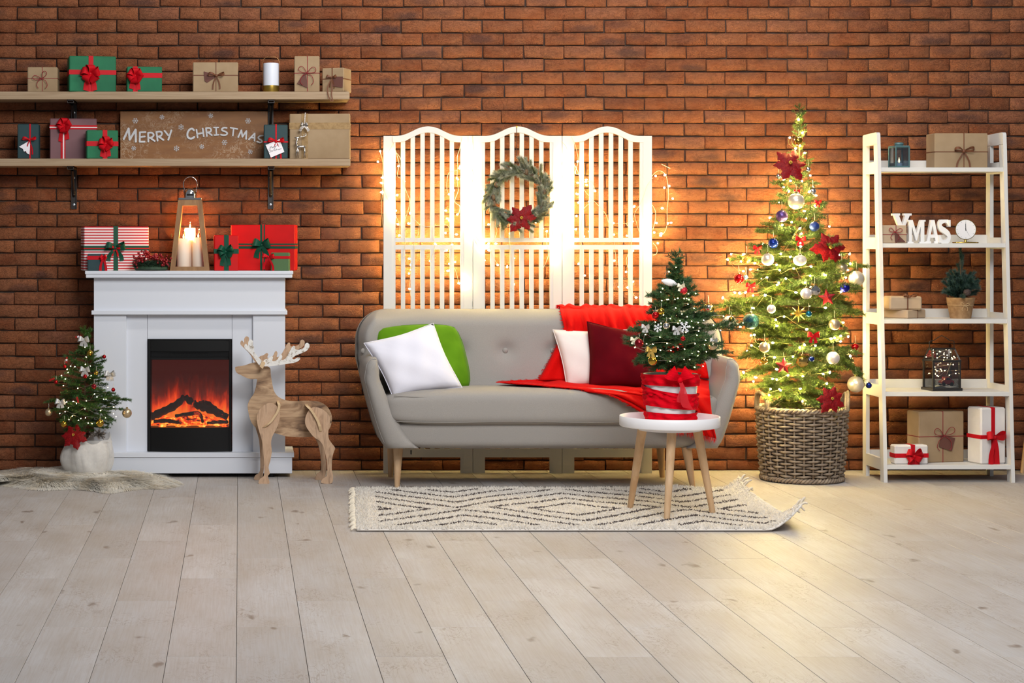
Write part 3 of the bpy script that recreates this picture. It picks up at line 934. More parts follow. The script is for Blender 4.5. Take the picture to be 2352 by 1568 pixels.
    def bed(u, v):
        a = P(lerp(347, 525, u), 0, lerp(-.245, -.115, v))
        z0 = P(0, 981, -.245).z
        return Vector((a.x - ox, lerp(-.245, -.115, v), z0 + .008 + .05 * v * (1 - .5 * abs(2 * u - 1)) + .012 * math.sin(u * 31 + v * 9) * math.sin(v * 13 + u * 7)))
    MB().grid(bed, 44, 14).build('ember_bed', em.m, t, smooth=3.14)
    bark = NT('charred_log')
    v = bark.coord('Object', (1, 1, 1)); n = bark.noise(v, 30, 6, .7, .6)
    bark.link(bark.ramp(n, [(.35, lin((14, 10, 9))), (.65, lin((58, 38, 30)))]), bark.b.inputs['Base Color'])
    n3 = bark.noise(bark.coord('Object', (1, 1, 1), (5, 2, 1)), 17, 4, .6, .5)
    bark.link(bark.ramp(n3, [(.60, (0, 0, 0)), (.68, (.8, .06, .005)), (.8, (1, .3, .03))]), bark.b.inputs['Emission Color']); bark.b.inputs['Emission Strength'].default_value = 1.0
    setp(bark.b, 'Roughness', .8); bark.bump(n, .9, .02)
    g = lambda a, b, Y: P(200 + a / 3.267, 640 + b / 3.267, Y) - Vector((ox, 0, 0))
    logs = [([(480, 1035, -.20), (560, 1000, -.18), (660, 950, -.17), (735, 885, -.16)], [.019, .021, .020, .017]),
            ([(735, 885, -.17), (790, 930, -.18), (850, 960, -.19), (930, 985, -.20), (1055, 1040, -.2)], [.017, .018, .020, .019, .016]),
            ([(840, 940, -.14), (900, 935, -.14), (970, 985, -.15), (1050, 1030, -.16)], [.013, .016, .015, .012]),
            ([(660, 1030, -.225), (760, 1015, -.225), (840, 1010, -.225), (870, 1080, -.23)], [.008, .011, .010, .007]),
            ([(500, 1070, -.225), (600, 1065, -.23), (690, 1080, -.235)], [.008, .011, .008]),
            ([(900, 1085, -.23), (980, 1075, -.23), (1060, 1075, -.23)], [.008, .010, .008])]
    for pts, rs in logs:
        q = [g(*p) for p in pts]
        path = bez(q, 5)
        rr = [interp(i / (len(path) - 1), np.linspace(0, 1, len(rs)), rs) * (1 + .18 * math.sin(i * 2.3) + rnd.uniform(-.1, .1)) for i in range(len(path))]
        MB().tube(path, rr, 10).build('log', bark.m, t, smooth=3.14)
    # chamber walls and front glass
    ch = MB()
    a, b = P(345, 822, -.26), P(527, 985, -.26)
    for xx in (a.x - ox + .001, b.x - ox - .001): ch.box((xx, -.18, (a.z + b.z) / 2), (.003, .15, a.z - b.z))
    ch.box(((a.x + b.x) / 2 - ox, -.18, a.z - .002), (b.x - a.x, .15, .003)); ch.box(((a.x + b.x) / 2 - ox, -.18, b.z + .001), (b.x - a.x, .15, .003))
    ch.build('fire_chamber', mat('chamber_black', (20, 14, 12), .5), t)
    MB().box(((a.x + b.x) / 2 - ox, -.258, (a.z + b.z) / 2), (b.x - a.x, .002, a.z - b.z)).build('glass_pane', glass_mat('fire_glass', (225, 205, 200), .10), t)
    return P(0, 622, YM).z
ZM = fireplace()
# ---------------------------------------------------------------- on the mantel
def striped_paper():
    t = NT('red_white_stripe')
    v = t.coord('Object'); s = t.node('ShaderNodeSeparateXYZ'); t.link(v, s.inputs[0])
    f = t.math('FRACT', t.math('MULTIPLY', s.outputs[2], 1 / .0146))
    t.link(t.mix(t.math('GREATER_THAN', f, .5), lin((226, 214, 214)), lin((184, 24, 34))), t.b.inputs['Base Color'])
    setp(t.b, 'Roughness', .5)
    return t.m
REDFINE = mat('red_fine_ribbon', (190, 12, 22), .6, spec=.2)
g = gift('red and white striped gift with green ribbon bow on the mantel', 194, 341, 520, ZM, -.235, .15, 11, striped_paper(),
     [('v', 266, 11, GREENR), ('h', 569.5, 11, GREENR), ('h', 570.5, 2.8, REDFINE, .002)], dict(p=(264, 569), s=24, m=GREENR, loops=2, tl=1.0, wid=.34, seed=2, sp=.8))
satin_bow(g[0], (g[1](264), -.075 - .008, g[2](570)), .036, REDFINE, 2, 2, .22, 5)
g = gift('small dark teal gift with red ribbon in front of the striped gift', 201, 243, 583, ZM, -.325, .045, 4, TEALP,
     [('h', 592, 9, REDR)], dict(p=(237, 592), s=9, m=REDR, loops=4, tl=3.0, wid=.55, seed=3, sp=.9))
gift('small upright red gift with dark green bow beside the candle lantern', 492, 548, 540, ZM, -.30, .06, 3, REDP,
     [('v', 520, 11, GREENR), ('h', 577, 11, GREENR)], dict(p=(518, 578), s=21, m=GREENR, loops=4, tl=1.4, wid=.36, seed=4))
g = gift('largest red gift with dark green and red ribbon at the end of the mantel', 530, 677, 516, ZM, -.22, .15, -7, REDP,
     [('v', 603, 11, GREENR), ('h', 565, 12, GREENR), ('v', 604, 3, REDFINE, .002), ('h', 564, 3, REDFINE, .002)], dict(p=(601, 562), s=21, m=GREENR, loops=2, tl=1.2, wid=.5, seed=6, sp=.7))
g = gift('small olive green gift with red ribbon bow before the largest red gift', 622, 664, 580, ZM, -.315, .05, -8, OLIVEP,
     [('h', 591, 6, REDR)], dict(p=(617, 590), s=15, m=REDR, loops=2, tl=1.7, wid=.3, seed=8, sp=.9))
def lantern():
    Y = -.20; c = P(437, 0, Y); k = K(Y)
    WD = mat('lantern_wood', (150, 110, 66), .6, col2=(128, 88, 48), vscale=3, vec_scale=(10, 10, 2), bump=(6, .2, .003, (12, 12, 2)))
    CH = mat('chrome', (214, 212, 210), .12, 1.0)
    t = thing('candle_lantern', 'tall tapered wooden lantern with chrome top and ring handle on the mantel', 'lantern', (c.x, Y, ZM))
    B, T, Hh = .104, .062, .372
    w = .026
    def edge(a, z): return lerp(B, T, z / Hh) * a
    for sx in (-1, 1):
        for sy in (-1, 1):
            mb = MB(); b0, t0 = B - w / 2, T - w / 2
            vs = []
            for z, r in ((0, b0), (Hh, t0)):
                for dx, dy in ((-1, -1), (1, -1), (1, 1), (-1, 1)):
                    vs.append((sx * r + dx * w / 2, sy * r + dy * w / 2, z))
            mb.add(vs, [(0, 1, 2, 3), (4, 5, 6, 7), (0, 1, 5, 4), (1, 2, 6, 5), (2, 3, 7, 6), (3, 0, 4, 7)])
            mb.build('post', WD, t)
    for z0, z1 in ((0, .022), (Hh - .03, Hh)):
        for i in range(4):
            rot = Matrix.Rotation(i * PI / 2, 3, 'Z')
            r0, r1 = lerp(B, T, z0 / Hh), lerp(B, T, z1 / Hh)
            vs = [(-r0 + w, -r0 + .001, z0), (r0 - w, -r0 + .001, z0), (r0 - w, -r0 + w * .8, z0), (-r0 + w, -r0 + w * .8, z0),
                  (-r1 + w, -r1 + .001, z1), (r1 - w, -r1 + .001, z1), (r1 - w, -r1 + w * .8, z1), (-r1 + w, -r1 + w * .8, z1)]
            mb = MB(); mb.add([rot @ Vector(v) for v in vs], [(0, 1, 2, 3), (4, 5, 6, 7), (0, 1, 5, 4), (1, 2, 6, 5), (2, 3, 7, 6), (3, 0, 4, 7)])
            mb.build('rail', WD, t)
    MB().box((0, 0, .009), (2 * B - .01, 2 * B - .01, .012)).build('floor_board', WD, t)
    for i in range(4):
        rot = Matrix.Rotation(i * PI / 2, 3, 'Z')
        r0, r1 = lerp(B, T, .02 / Hh) - .012, lerp(B, T, (Hh - .03) / Hh) - .012
        vs = [(-r0, -r0, .02), (r0, -r0, .02), (r1, -r1, Hh - .03), (-r1, -r1, Hh - .03)]
        MB().add([rot @ Vector(v) for v in vs], [(0, 1, 2, 3)]).build('glass_pane', glass_mat('lantern_glass'), t)
    MB().box((0, 0, Hh + .006), (.122, .122, .012), .002).build('cap_plate', CH, t)
    z = Hh + .012
    dm = MB(); dm.lathe([(.033, z), (.033, z + .022), (.031, z + .034), (.024, z + .046), (.012, z + .053), (.001, z + .055)], 28)
    dome = dm.build('dome', CH, t, smooth=.7)
    MB().box((0, -.032, z + .016), (.036, .006, .009), .002).build('vent_slot', BLACKM, dome)
    pts = []
    for i in range(21):
        a = -.55 + (PI + 1.1) * i / 20
        pts.append((.037 * math.cos(a), 0, z + .072 + .040 * math.sin(a)))
    pts = [(.034, 0, z + .03)] + pts + [(-.034, 0, z + .03)]
    MB().tube(pts, .0022, 8).build('ring_handle', CH, t, smooth=3.14)
    MB().box((-.097, -.06, .185), (.008, .014, .02), .002).build('latch', mat('brass_small', (150, 110, 60), .4, .9), t)
    # candles
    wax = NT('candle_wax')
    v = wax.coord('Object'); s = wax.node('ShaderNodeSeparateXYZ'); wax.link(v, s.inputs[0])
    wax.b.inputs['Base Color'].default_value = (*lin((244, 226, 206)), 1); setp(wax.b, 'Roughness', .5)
    # candle glow put into the wax as emission, brightest at the top
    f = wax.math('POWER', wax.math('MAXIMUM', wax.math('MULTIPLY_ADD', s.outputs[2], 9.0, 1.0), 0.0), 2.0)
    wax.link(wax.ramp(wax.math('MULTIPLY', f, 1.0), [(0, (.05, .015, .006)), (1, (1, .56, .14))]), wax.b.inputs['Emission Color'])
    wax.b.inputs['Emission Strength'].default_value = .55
    fm = emit_mat('candle_flame', (1.0, .62, .22), 26)
    for lab, xx, yt, yb, r, yy in (('tall pillar candle at the back inside the wooden lantern', 436.5, 523, 621, .029, .035),
                                   ('shorter pillar candle on the striped-gift side inside the wooden lantern', 421.5, 547, 621, .034, -.022),
                                   ('shorter pillar candle on the red-gift side inside the wooden lantern', 455.5, 545, 621, .032, -.018)):
        Yc = Y + yy
        p = P(xx, yt, Yc); hh = p.z - ZM - .016
        ct = thing('pillar_candle', lab, 'candle', (p.x, Yc, ZM + .0155))
        mb = MB(); mb.lathe([(r * .98, -hh), (r, -hh + .004), (r, -.004), (r * .96, 0), (r * .8, -.001), (r * .7, -.008), (.001, -.010)], 28, capt=False)
        o = mb.build('wax', wax.m, ct, smooth=.7, loc=(0, 0, hh))
        MB().tube([(0, 0, hh - .010), (.0006, 0, hh + .003)], .0012, 6).build('wick', INK, ct)
        MB().lathe([(.0005, hh), (.003, hh + .003), (.0038, hh + .007), (.0025, hh + .013), (.0004, hh + .021)], 10).build('flame', fm, ct, smooth=3.14)
        l = bpy.data.lights.new('candle_light', 'POINT'); l.energy = 2.6; l.color = (1, .40, .10); l.shadow_soft_size = .002
        lo = bpy.data.objects.new('candle_light', l); COL.objects.link(lo); lo.parent = ct; lo.location = (0, 0, hh + .0235)
lantern()
def berries():
    Y = -.29; c = P(347, 0, Y); k = K(Y); rnd = random.Random(3)
    t = thing('berry_garland', 'small green fir ring with clusters of red berries on the mantel', 'decoration', (c.x, Y, ZM))
    gm = mat('dark_fir_needle', (30, 52, 34), .6, col2=(44, 70, 46), vscale=30)
    N = 3600
    ang = np.array([rnd.uniform(0, 2 * PI) for _ in range(N)]); rng = np.random.default_rng(3)
    R = .065
    ctr = np.stack([np.cos(ang) * R * 1.25, np.sin(ang) * R * .55, .018 + .03 * rng.random(N)], 1)
    dr = rng.normal(size=(N, 3)); dr[:, 2] = np.abs(dr[:, 2]) * .6; dr /= np.linalg.norm(dr, axis=1)[:, None]
    sd = np.cross(dr, rng.normal(size=(N, 3))); sd /= np.linalg.norm(sd, axis=1)[:, None]
    base = ctr; tip = ctr + dr * .026
    tip[:, 2] = np.maximum(tip[:, 2], .001)
    V = np.concatenate([base - sd * .0013, base + sd * .0013, tip], 0)
    Fc = np.stack([np.arange(N), np.arange(N) + N, np.arange(N) + 2 * N], 1)
    obj('fir_ring', mesh_np('fir_ring', V, Fc), gm, t)
    MB().tube([(R * 1.2 * math.cos(a), R * .55 * math.sin(a), .014) for a in np.linspace(0, 2 * PI, 20, endpoint=False)], .012, 6, closed=True).build('ring_core', gm, t)
    bm = mat('red_berry', (132, 4, 18), .35)
    for cl, (bx, bz, n) in enumerate([(-.058, .062, 28), (-.025, .082, 26), (.024, .066, 26), (.055, .060, 24), (.062, .034, 14), (-.078, .046, 12), (.084, .045, 10)]):
        mb = MB()
        for i in range(n):
            d = rng.normal(size=3) * .0125
            mb.sphere((bx + d[0], -.02 + d[1], max(bz + d[2], .008)), .0065 * rng.uniform(.8, 1.2), 8, 6)
        mb.build('berry_cluster', bm, t, smooth=3.14)
berries()
# ================================================================ folding screen
SCRW = mat('screen_white', (216, 213, 207), .5)
YSC = -.13
def folding_screen():
    Y = YSC; k = K(Y); th = .022
    c = P(1190, 0, Y)
    t = thing('folding_screen', 'white three-panel folding screen with slats and wavy top behind the sofa', 'screen', (c.x, Y, 0))
    X = lambda px: P(px, 0, Y).x - c.x
    Z = lambda py: P(0, py, Y).z
    zf = 0.0
    ext = lambda pts, m, name, par, d0=0.0, d1=th: MB().prism(pts, lambda u, v, q: Vector((u, q, v)), d0, d1).build(name, m, par)
    for pi, (x0, x1) in enumerate(((881, 1085.6), (1086.6, 1290.6), (1291.7, 1497.5))):
        pan = None
        w = x1 - x0
        # left stile carries the panel
        def stile(a, b): return ext([(X(a), zf), (X(b), zf), (X(b), Z(312)), (X(a), Z(312))], SCRW, 'stile', t)
        stile(x0, x0 + 20); stile(x1 - 20, x1)
        for sx, d in ((x0 + 20, 1), (x1 - 20, -1)):
            a, b = sorted((sx, sx + 7.5 * d))
            ext([(X(a), zf), (X(b), zf), (X(b), Z(326)), (X(a), Z(326))], SCRW, 'inner_stile', t, .003, th - .003)
        xm = (x0 + x1) / 2
        top = lambda px: interp(abs(px - xm), [0, 12, 25, 38, 50, 62, 72, 82.5], [290, 291.2, 295.5, 302, 307.5, 311, 312, 312])
        und = lambda px: interp(abs(px - xm), [0, 8, 18, 30, 42, 55, 75], [304, 304.5, 307, 312, 318, 325, 326.5])
        xs = np.linspace(x0 + 20, x1 - 20, 41)
        pts = [(X(a), Z(top(a))) for a in xs] + [(X(a), Z(und(a))) for a in xs[::-1]]
        ext(pts, SCRW, 'top_rail', t)
        for ya, yb in ((546, 555.6), (562.5, 572.8)):
            ext([(X(x0 + 27), Z(yb)), (X(x1 - 27), Z(yb)), (X(x1 - 27), Z(ya)), (X(x0 + 27), Z(ya))], SCRW, 'cross_rail', t, .002, th - .002)
        pitch = (w - 55) / 6.72
        for i in range(6):
            a = x0 + 27.5 + 12.6 + i * 22.45
            b = a + 9.8
            ext([(X(a), Z(547)), (X(b), Z(547)), (X(b), Z(und(b) - 2)), (X(a), Z(und(a) - 2))], SCRW, 'slat', t, .004, th - .004)
            ext([(X(a), Z(1034)), (X(b), Z(1034)), (X(b), Z(572)), (X(a), Z(572))], SCRW, 'slat', t, .004, th - .004)
        # bottom rail with arched foot cut-out
        pts = [(X(x0 + 20), Z(1031)), (X(x1 - 20), Z(1031)), (X(x1 - 20), zf), (X(x1 - 23), zf)]
        for i in range(7):
            a = i / 6 * PI / 2; pts.append((X(x1 - 23 - 6 + 6 * math.cos(a)), Z(1056 - 6 * math.sin(a))))
        for i in range(7):
            a = PI / 2 + i / 6 * PI / 2; pts.append((X(x0 + 23 + 6 + 6 * math.cos(a)), Z(1056 - 6 * math.sin(a))))
        pts += [(X(x0 + 23), zf), (X(x0 + 20), zf)]
        ext(pts, SCRW, 'bottom_rail', t, .001, th - .001)
    hm = mat('hinge_steel', (196, 196, 196), .35, .9)
    for hx in (1086.1, 1291.1):
        for hy in (380, 698, 980):
            MB().lathe([(.003, -.014), (.003, .014)], 10, (X(hx), -.001, Z(hy))).build('hinge', hm, t)
folding_screen()
# ================================================================ string lights on the screen
WARM = (1.0, .76, .28)
BULBM = emit_mat('warm_bulb', WARM, 320)
BULBS = emit_mat('warm_tree_bulb', (1.0, .76, .28), 1100)
BULBT = emit_mat('warm_fairy_bulb', (1.0, .68, .28), 95)
WIREW = mat('clear_wire', (232, 212, 176), .4)
WIRET = mat('olive_wire', (128, 122, 78), .6)
WIREG = mat('silver_wire', (206, 200, 190), .3, .6)
def bulb_mesh(r, name='bulb', m=None):
    mb = MB(); mb.lathe([(r * .25, -r * 1.1), (r * .75, -r * .6), (r, 0), (r * .85, r * .7), (r * .35, r * 1.5), (r * .05, r * 1.9)], 8)
    me = mb.mesh(name, 3.14); me.materials.append(m)
    return me
BM_SCREEN = bulb_mesh(.0048, 'bulb', BULBM)
BM_TREE = bulb_mesh(.0044, 'bulb', BULBS)
BM_FAIRY = bulb_mesh(.0019, 'bulb', BULBT)
def string_lights(label, strands, me, wire, wr, bulbs, seed=1, name='string_lights', cat='string lights', light=None):
    """strands: wire paths (world points); bulbs: world points, each with a short pigtail"""
    rnd = random.Random(seed)
    c = sum((Vector(b) for b in bulbs), Vector()) / len(bulbs)
    c.z = min(b[2] for b in bulbs)
    t = thing(name, label, cat, c)
    for s in strands:
        MB().tube([Vector(p) - c for p in s], wr, 4, caps=False).build('wire', wire, t)
    for b in bulbs:
        o = obj('bulb', me, None, t, Vector(b) - c)
        o.rotation_euler = (rnd.uniform(-2.2, 2.2), rnd.uniform(-2.2, 2.2), rnd.uniform(0, 6))
    return t, c
def screen_lights():
    rnd = random.Random(21)
    q = lambda x, y: (820 + x / 3.5643, 280 + y / 3.5643)        # left crop
    r = lambda x, y: (1270 + x / 3.5643, 280 + y / 3.5643)       # right crop
    m = lambda x, y: (820 + x / 3.095, 260 + y / 3.095)          # middle crop
    yf, yb = -.145, -.045
    F1 = [q(*p) for p in [(190, 240), (172, 325), (211, 455), (202, 500), (203, 575), (292, 285), (295, 310), (278, 385), (282, 415), (295, 505), (342, 360), (382, 485), (330, 598), (370, 608), (288, 680),
          (318, 725), (312, 768), (435, 748), (372, 812), (425, 832), (336, 838), (350, 958), (420, 958), (520, 965), (548, 968), (700, 488), (752, 592), (725, 725), (772, 728), (738, 790), (700, 818), (724, 908), (812, 920), (700, 965), (640, 998), (780, 1005),
          (385, 1022), (415, 1020), (705, 1055), (735, 1050), (382, 1165), (440, 1170), (425, 1240), (603, 1140), (755, 1160), (780, 1165), (762, 1215), (432, 1367), (447, 1460), (865, 1305), (865, 1325), (835, 1320),
          (918, 210), (860, 290), (905, 300), (968, 298), (838, 380), (930, 358), (895, 400), (862, 460), (888, 462), (925, 452), (945, 535), (858, 585), (905, 575), (890, 610), (870, 640), (905, 645), (868, 670), (822, 757), (862, 760), (905, 745), (935, 745), (960, 760), (985, 745), (925, 798), (905, 832), (935, 885), (947, 928)]]
    F2 = [r(*p) for p in [(235, 207), (228, 270), (202, 325), (95, 275), (80, 375), (150, 355), (165, 390), (120, 420), (160, 430), (135, 470), (205, 498), (270, 490), (345, 565), (200, 590), (212, 660), (130, 520), (80, 550), (110, 580), (150, 585), (50, 605), (120, 640),
          (30, 660), (60, 690), (120, 690), (160, 700), (245, 722), (192, 770), (20, 760), (60, 790), (100, 760), (140, 800), (240, 830), (30, 830), (190, 878), (305, 895), (60, 880), (22, 1000), (8, 1095), (150, 960), (495, 828), (500, 922), (605, 932), (740, 960), (755, 845), (805, 745), (848, 828), (515, 1035), (400, 1025), (655, 1055), (237, 1082), (235, 1170), (500, 1135), (565, 1145), (598, 1228), (615, 1355), (680, 1437), (785, 1055),
          (840, 442), (915, 435), (912, 537), (952, 525), (980, 627), (893, 707), (968, 825), (830, 905), (880, 928), (858, 992)]]
    F3 = [m(*p) for p in [(890, 600), (935, 790), (955, 785), (1088, 855), (1270, 775), (1350, 838), (1365, 670), (945, 900), (930, 895), (1105, 945), (1105, 965), (1340, 945), (940, 975), (1110, 1030), (1000, 1078), (1098, 1120), (1115, 1215), (1105, 1260), (1390, 1015), (1375, 1030), (1410, 930), (890, 945)]]
    bulbs = []
    SX = lambda px: (px < 881 or px > 1497)
    for px, py in F1 + F2 + F3:
        behind = False
        if SX(px): Y = -.06
        else:
            rel = [(px - x0) for x0 in (881, 1086.6, 1291.7) if 0 <= px - x0 < 205]
            open_ = rel and 27 < rel[0] < 178
            Y = -.145 if not open_ else rnd.choice((-.055, -.065, -.075))
        bulbs.append(P(px, py, Y + rnd.uniform(-.006, .006)))
    for px, y0, y1, n in ((935, 450, 640, 4), (1040, 420, 640, 6), (1130, 545, 600, 4), (1180, 470, 680, 3), (1245, 520, 640, 5), (1345, 400, 660, 6), (1440, 470, 680, 4), (1520, 440, 560, 2), (1070, 350, 470, 5), (1305, 380, 500, 5)):
        for i in range(n): bulbs.append(P(px + rnd.uniform(-22, 22), rnd.uniform(y0, y1), -.055 + rnd.uniform(-.01, .01)))
    strands = []
    def st(pts, Y=-.147): strands.append([v + Vector((0, rnd.uniform(-.003, .003), 0)) for v in bez([P(a, b, Y) for a, b in pts], 5)])
    st([q(*p) for p in [(290, 118), (298, 175), (320, 250), (345, 345), (330, 440), (370, 470), (400, 560), (430, 640), (420, 720), (395, 800), (390, 900), (395, 990), (380, 1100), (400, 1085)]])
    st([q(*p) for p in [(298, 175), (255, 260), (270, 330), (240, 420), (220, 520), (245, 620), (290, 680), (312, 760), (345, 830), (350, 910)]])
    st([q(*p) for p in [(320, 250), (355, 300), (370, 400), (395, 540), (435, 650), (440, 740), (500, 830), (560, 855), (640, 850), (720, 840)]])
    st([q(*p) for p in [(510, 835), (500, 920), (470, 1000), (468, 1110), (440, 1240), (432, 1367), (447, 1460)]])
    st([q(*p) for p in [(620, 860), (625, 960), (640, 1010), (605, 1140)]])
    st([q(*p) for p in [(720, 840), (750, 860), (770, 960), (780, 1050), (762, 1180), (800, 1200), (835, 1320)]])
    st([q(*p) for p in [(860, 120), (840, 220), (820, 290), (820, 390), (750, 420), (735, 540), (752, 592)]])
    st([q(*p) for p in [(820, 390), (820, 500), (830, 560), (800, 650), (840, 690), (830, 757)]])
    st([q(*p) for p in [(910, 118), (905, 190), (880, 260), (870, 400), (850, 560), (880, 700), (920, 800), (930, 890), (960, 960), (1000, 1040)]])
    st([q(*p) for p in [(945, 118), (960, 210), (970, 300), (940, 420), (950, 540), (920, 640), (960, 750)]])
    st([q(*p) for p in [(188, 240), (210, 330), (208, 460), (206, 600), (200, 700), (215, 890)]], -.06)
    st([r(*p) for p in [(70, 160), (100, 190), (118, 250), (85, 380), (60, 440), (75, 560), (50, 640), (20, 760), (40, 900), (25, 1000)]])
    st([r(*p) for p in [(150, 118), (180, 180), (200, 260), (205, 330), (185, 420), (220, 440), (260, 560), (340, 650), (430, 750), (460, 830), (500, 828), (600, 830), (640, 800)]])
    st([r(*p) for p in [(130, 280), (170, 340), (215, 440), (215, 560), (215, 660), (240, 760), (230, 880), (230, 980), (240, 1080), (235, 1170)]])
    st([r(*p) for p in [(265, 490), (320, 490), (345, 565)]]); st([r(*p) for p in [(320, 650), (270, 690), (245, 722)]])
    st([r(*p) for p in [(460, 830), (490, 920), (505, 1020), (515, 1120), (518, 1190)]])
    st([r(*p) for p in [(600, 830), (635, 900), (640, 1010), (600, 1130), (625, 1230), (625, 1330), (650, 1400), (680, 1437)]])
    st([r(*p) for p in [(815, 460), (770, 520), (745, 600), (710, 680), (670, 750), (685, 830), (715, 920), (740, 960), (785, 1055)]])
    st([r(*p) for p in [(960, 380), (890, 345)]], -.03)
    st([r(*p) for p in [(770, 525), (800, 460), (850, 405), (900, 410), (935, 470), (945, 600), (935, 720), (935, 830), (915, 900), (870, 935)]], -.06)
    st([r(*p) for p in [(745, 655), (800, 670), (835, 720), (840, 790), (820, 880)]], -.06)
    st([r(*p) for p in [(820, 990), (850, 1030), (850, 1075), (820, 1090)]], -.06)
    st([m(*p) for p in [(1080, 860), (1085, 930), (1095, 1000), (1110, 1100), (1090, 1200), (1105, 1260)]])
    st([m(*p) for p in [(985, 780), (995, 840), (975, 900), (945, 920), (960, 1000), (1000, 1078)]])
    st([m(*p) for p in [(830, 850), (880, 920), (930, 910)]]); st([m(*p) for p in [(1345, 830), (1350, 930), (1360, 1010), (1320, 1110)]])
    string_lights('warm icicle string lights draped over the white folding screen', strands, BM_SCREEN, WIREW, .0012, bulbs, 4)
screen_lights()
# ================================================================ foliage tools
def needle_cloud(segs, rng, per_m, nl, nw, spread=(.5, 1.1), taper=True):
    """needles along stem segments [(a, b)]; returns V, F"""
    Vs = []; 
    for a, b in segs:
        a = np.array(a, float); b = np.array(b, float)
        L = np.linalg.norm(b - a); n = max(2, int(L * per_m))
        t = rng.random(n)[:, None]
        p = a + (b - a) * t
        ax = (b - a) / max(L, 1e-6)
        rv = rng.normal(size=(n, 3)); rv -= (rv @ ax)[:, None] * ax; rv /= np.linalg.norm(rv, axis=1)[:, None] + 1e-9
        an = rng.uniform(spread[0], spread[1], n)[:, None]
        d = ax * np.cos(an) + rv * np.sin(an)
        l = nl * rng.uniform(.7, 1.1, n)[:, None]
        s = np.cross(d, rng.normal(size=(n, 3))); s /= np.linalg.norm(s, axis=1)[:, None] + 1e-9
        Vs.append(np.stack([p - s * nw, p + s * nw, p + d * l], 1))
    V = np.concatenate(Vs, 0)
    n = len(V)
    return V.reshape(-1, 3), np.arange(3 * n).reshape(n, 3)
def branch_mesh(name, L, rng, m_needle, m_wood, nside=5, per_m=900, nl=.016, nw=.0007, droop=.1, tipdense=1.0, side_len=.45):
    """a fir branch growing along +x with side twigs"""
    segs = []; mb = MB()
    pts = [np.array((L * t, 0, -droop * L * t * t)) for t in np.linspace(0, 1, 7)]
    mb.tube([Vector(p) for p in pts], [.0032 * max(L, .1) / .25 * (1 - .75 * i / 6) + .0006 for i in range(7)], 5)
    for i in range(1, 6): segs.append((pts[i], pts[i + 1]))
    for i in range(nside * 2):
        t = .22 + .7 * (i // 2 + rng.random() * .6) / nside
        sg = 1 if i % 2 else -1
        b = np.array((L * t, 0, -droop * L * t * t))
        l = L * side_len * (1.05 - t) * rng.uniform(.8, 1.2) + .012
        a = rng.uniform(.6, .95)
        e = b + np.array((math.cos(a) * l, sg * math.sin(a) * l, rng.uniform(-.25, .18) * l))
        segs.append((b, e)); mb.tube([Vector(b), Vector(e)], [.0013, .0006], 3)
        if l > .07:
            for sg2 in (-1, 1):
                bb = b + (e - b) * .5; l2 = l * .45
                a2 = math.atan2(e[1] - b[1], e[0] - b[0]) + sg2 * .7
                ee = bb + np.array((math.cos(a2) * l2, math.sin(a2) * l2, rng.uniform(-.15, .15) * l2))
                segs.append((bb, ee)); mb.tube([Vector(bb), Vector(ee)], [.0009, .0005], 3)
    V, Fc = needle_cloud(segs, rng, per_m, nl, nw)
    vs = np.array([tuple(v) for v in mb.v]); 
    tri = []
    for f in mb.f:
        for i in range(1, len(f) - 1): tri.append((f[0], f[i], f[i + 1]))
    tri = np.array(tri)
    me = mesh_np(name, np.concatenate([V, vs], 0), np.concatenate([Fc, tri + len(V)], 0))
    me.materials.append(m_needle); me.materials.append(m_wood)
    mi = np.zeros(len(me.polygons), dtype=np.int32); mi[len(Fc):] = 1
    me.polygons.foreach_set('material_index', mi)
    return me
def needle_mat(name, c1, c2, c3, rough=.5):
    t = NT(name)
    oi = t.node('ShaderNodeObjectInfo')
    n = t.noise(t.coord('World'), 22, 3)
    base = t.mix(t.ramp(n, [(.35, (0, 0, 0)), (.65, (1, 1, 1))]), lin(c1), lin(c2))
    base = t.mix(t.math('MULTIPLY', oi.outputs['Random'], .6), base, lin(c3))
    t.link(base, t.b.inputs['Base Color']); setp(t.b, 'Roughness', rough); setp(t.b, 'Specular IOR Level', .35)
    setp(t.b, 'Subsurface Weight', 0.0)
    return t.m
BARK = mat('twig_bark', (92, 70, 48), .8)
def orient(d, roll=0.0):
    x = Vector(d).normalized(); up = Vector((0, 0, 1))
    if abs(x.z) > .95: up = Vector((0, 1, 0))
    y = up.cross(x).normalized(); z = x.cross(y)
    M = Matrix((x, y, z)).transposed().to_4x4()
    return M @ Matrix.Rotation(roll, 4, 'X')
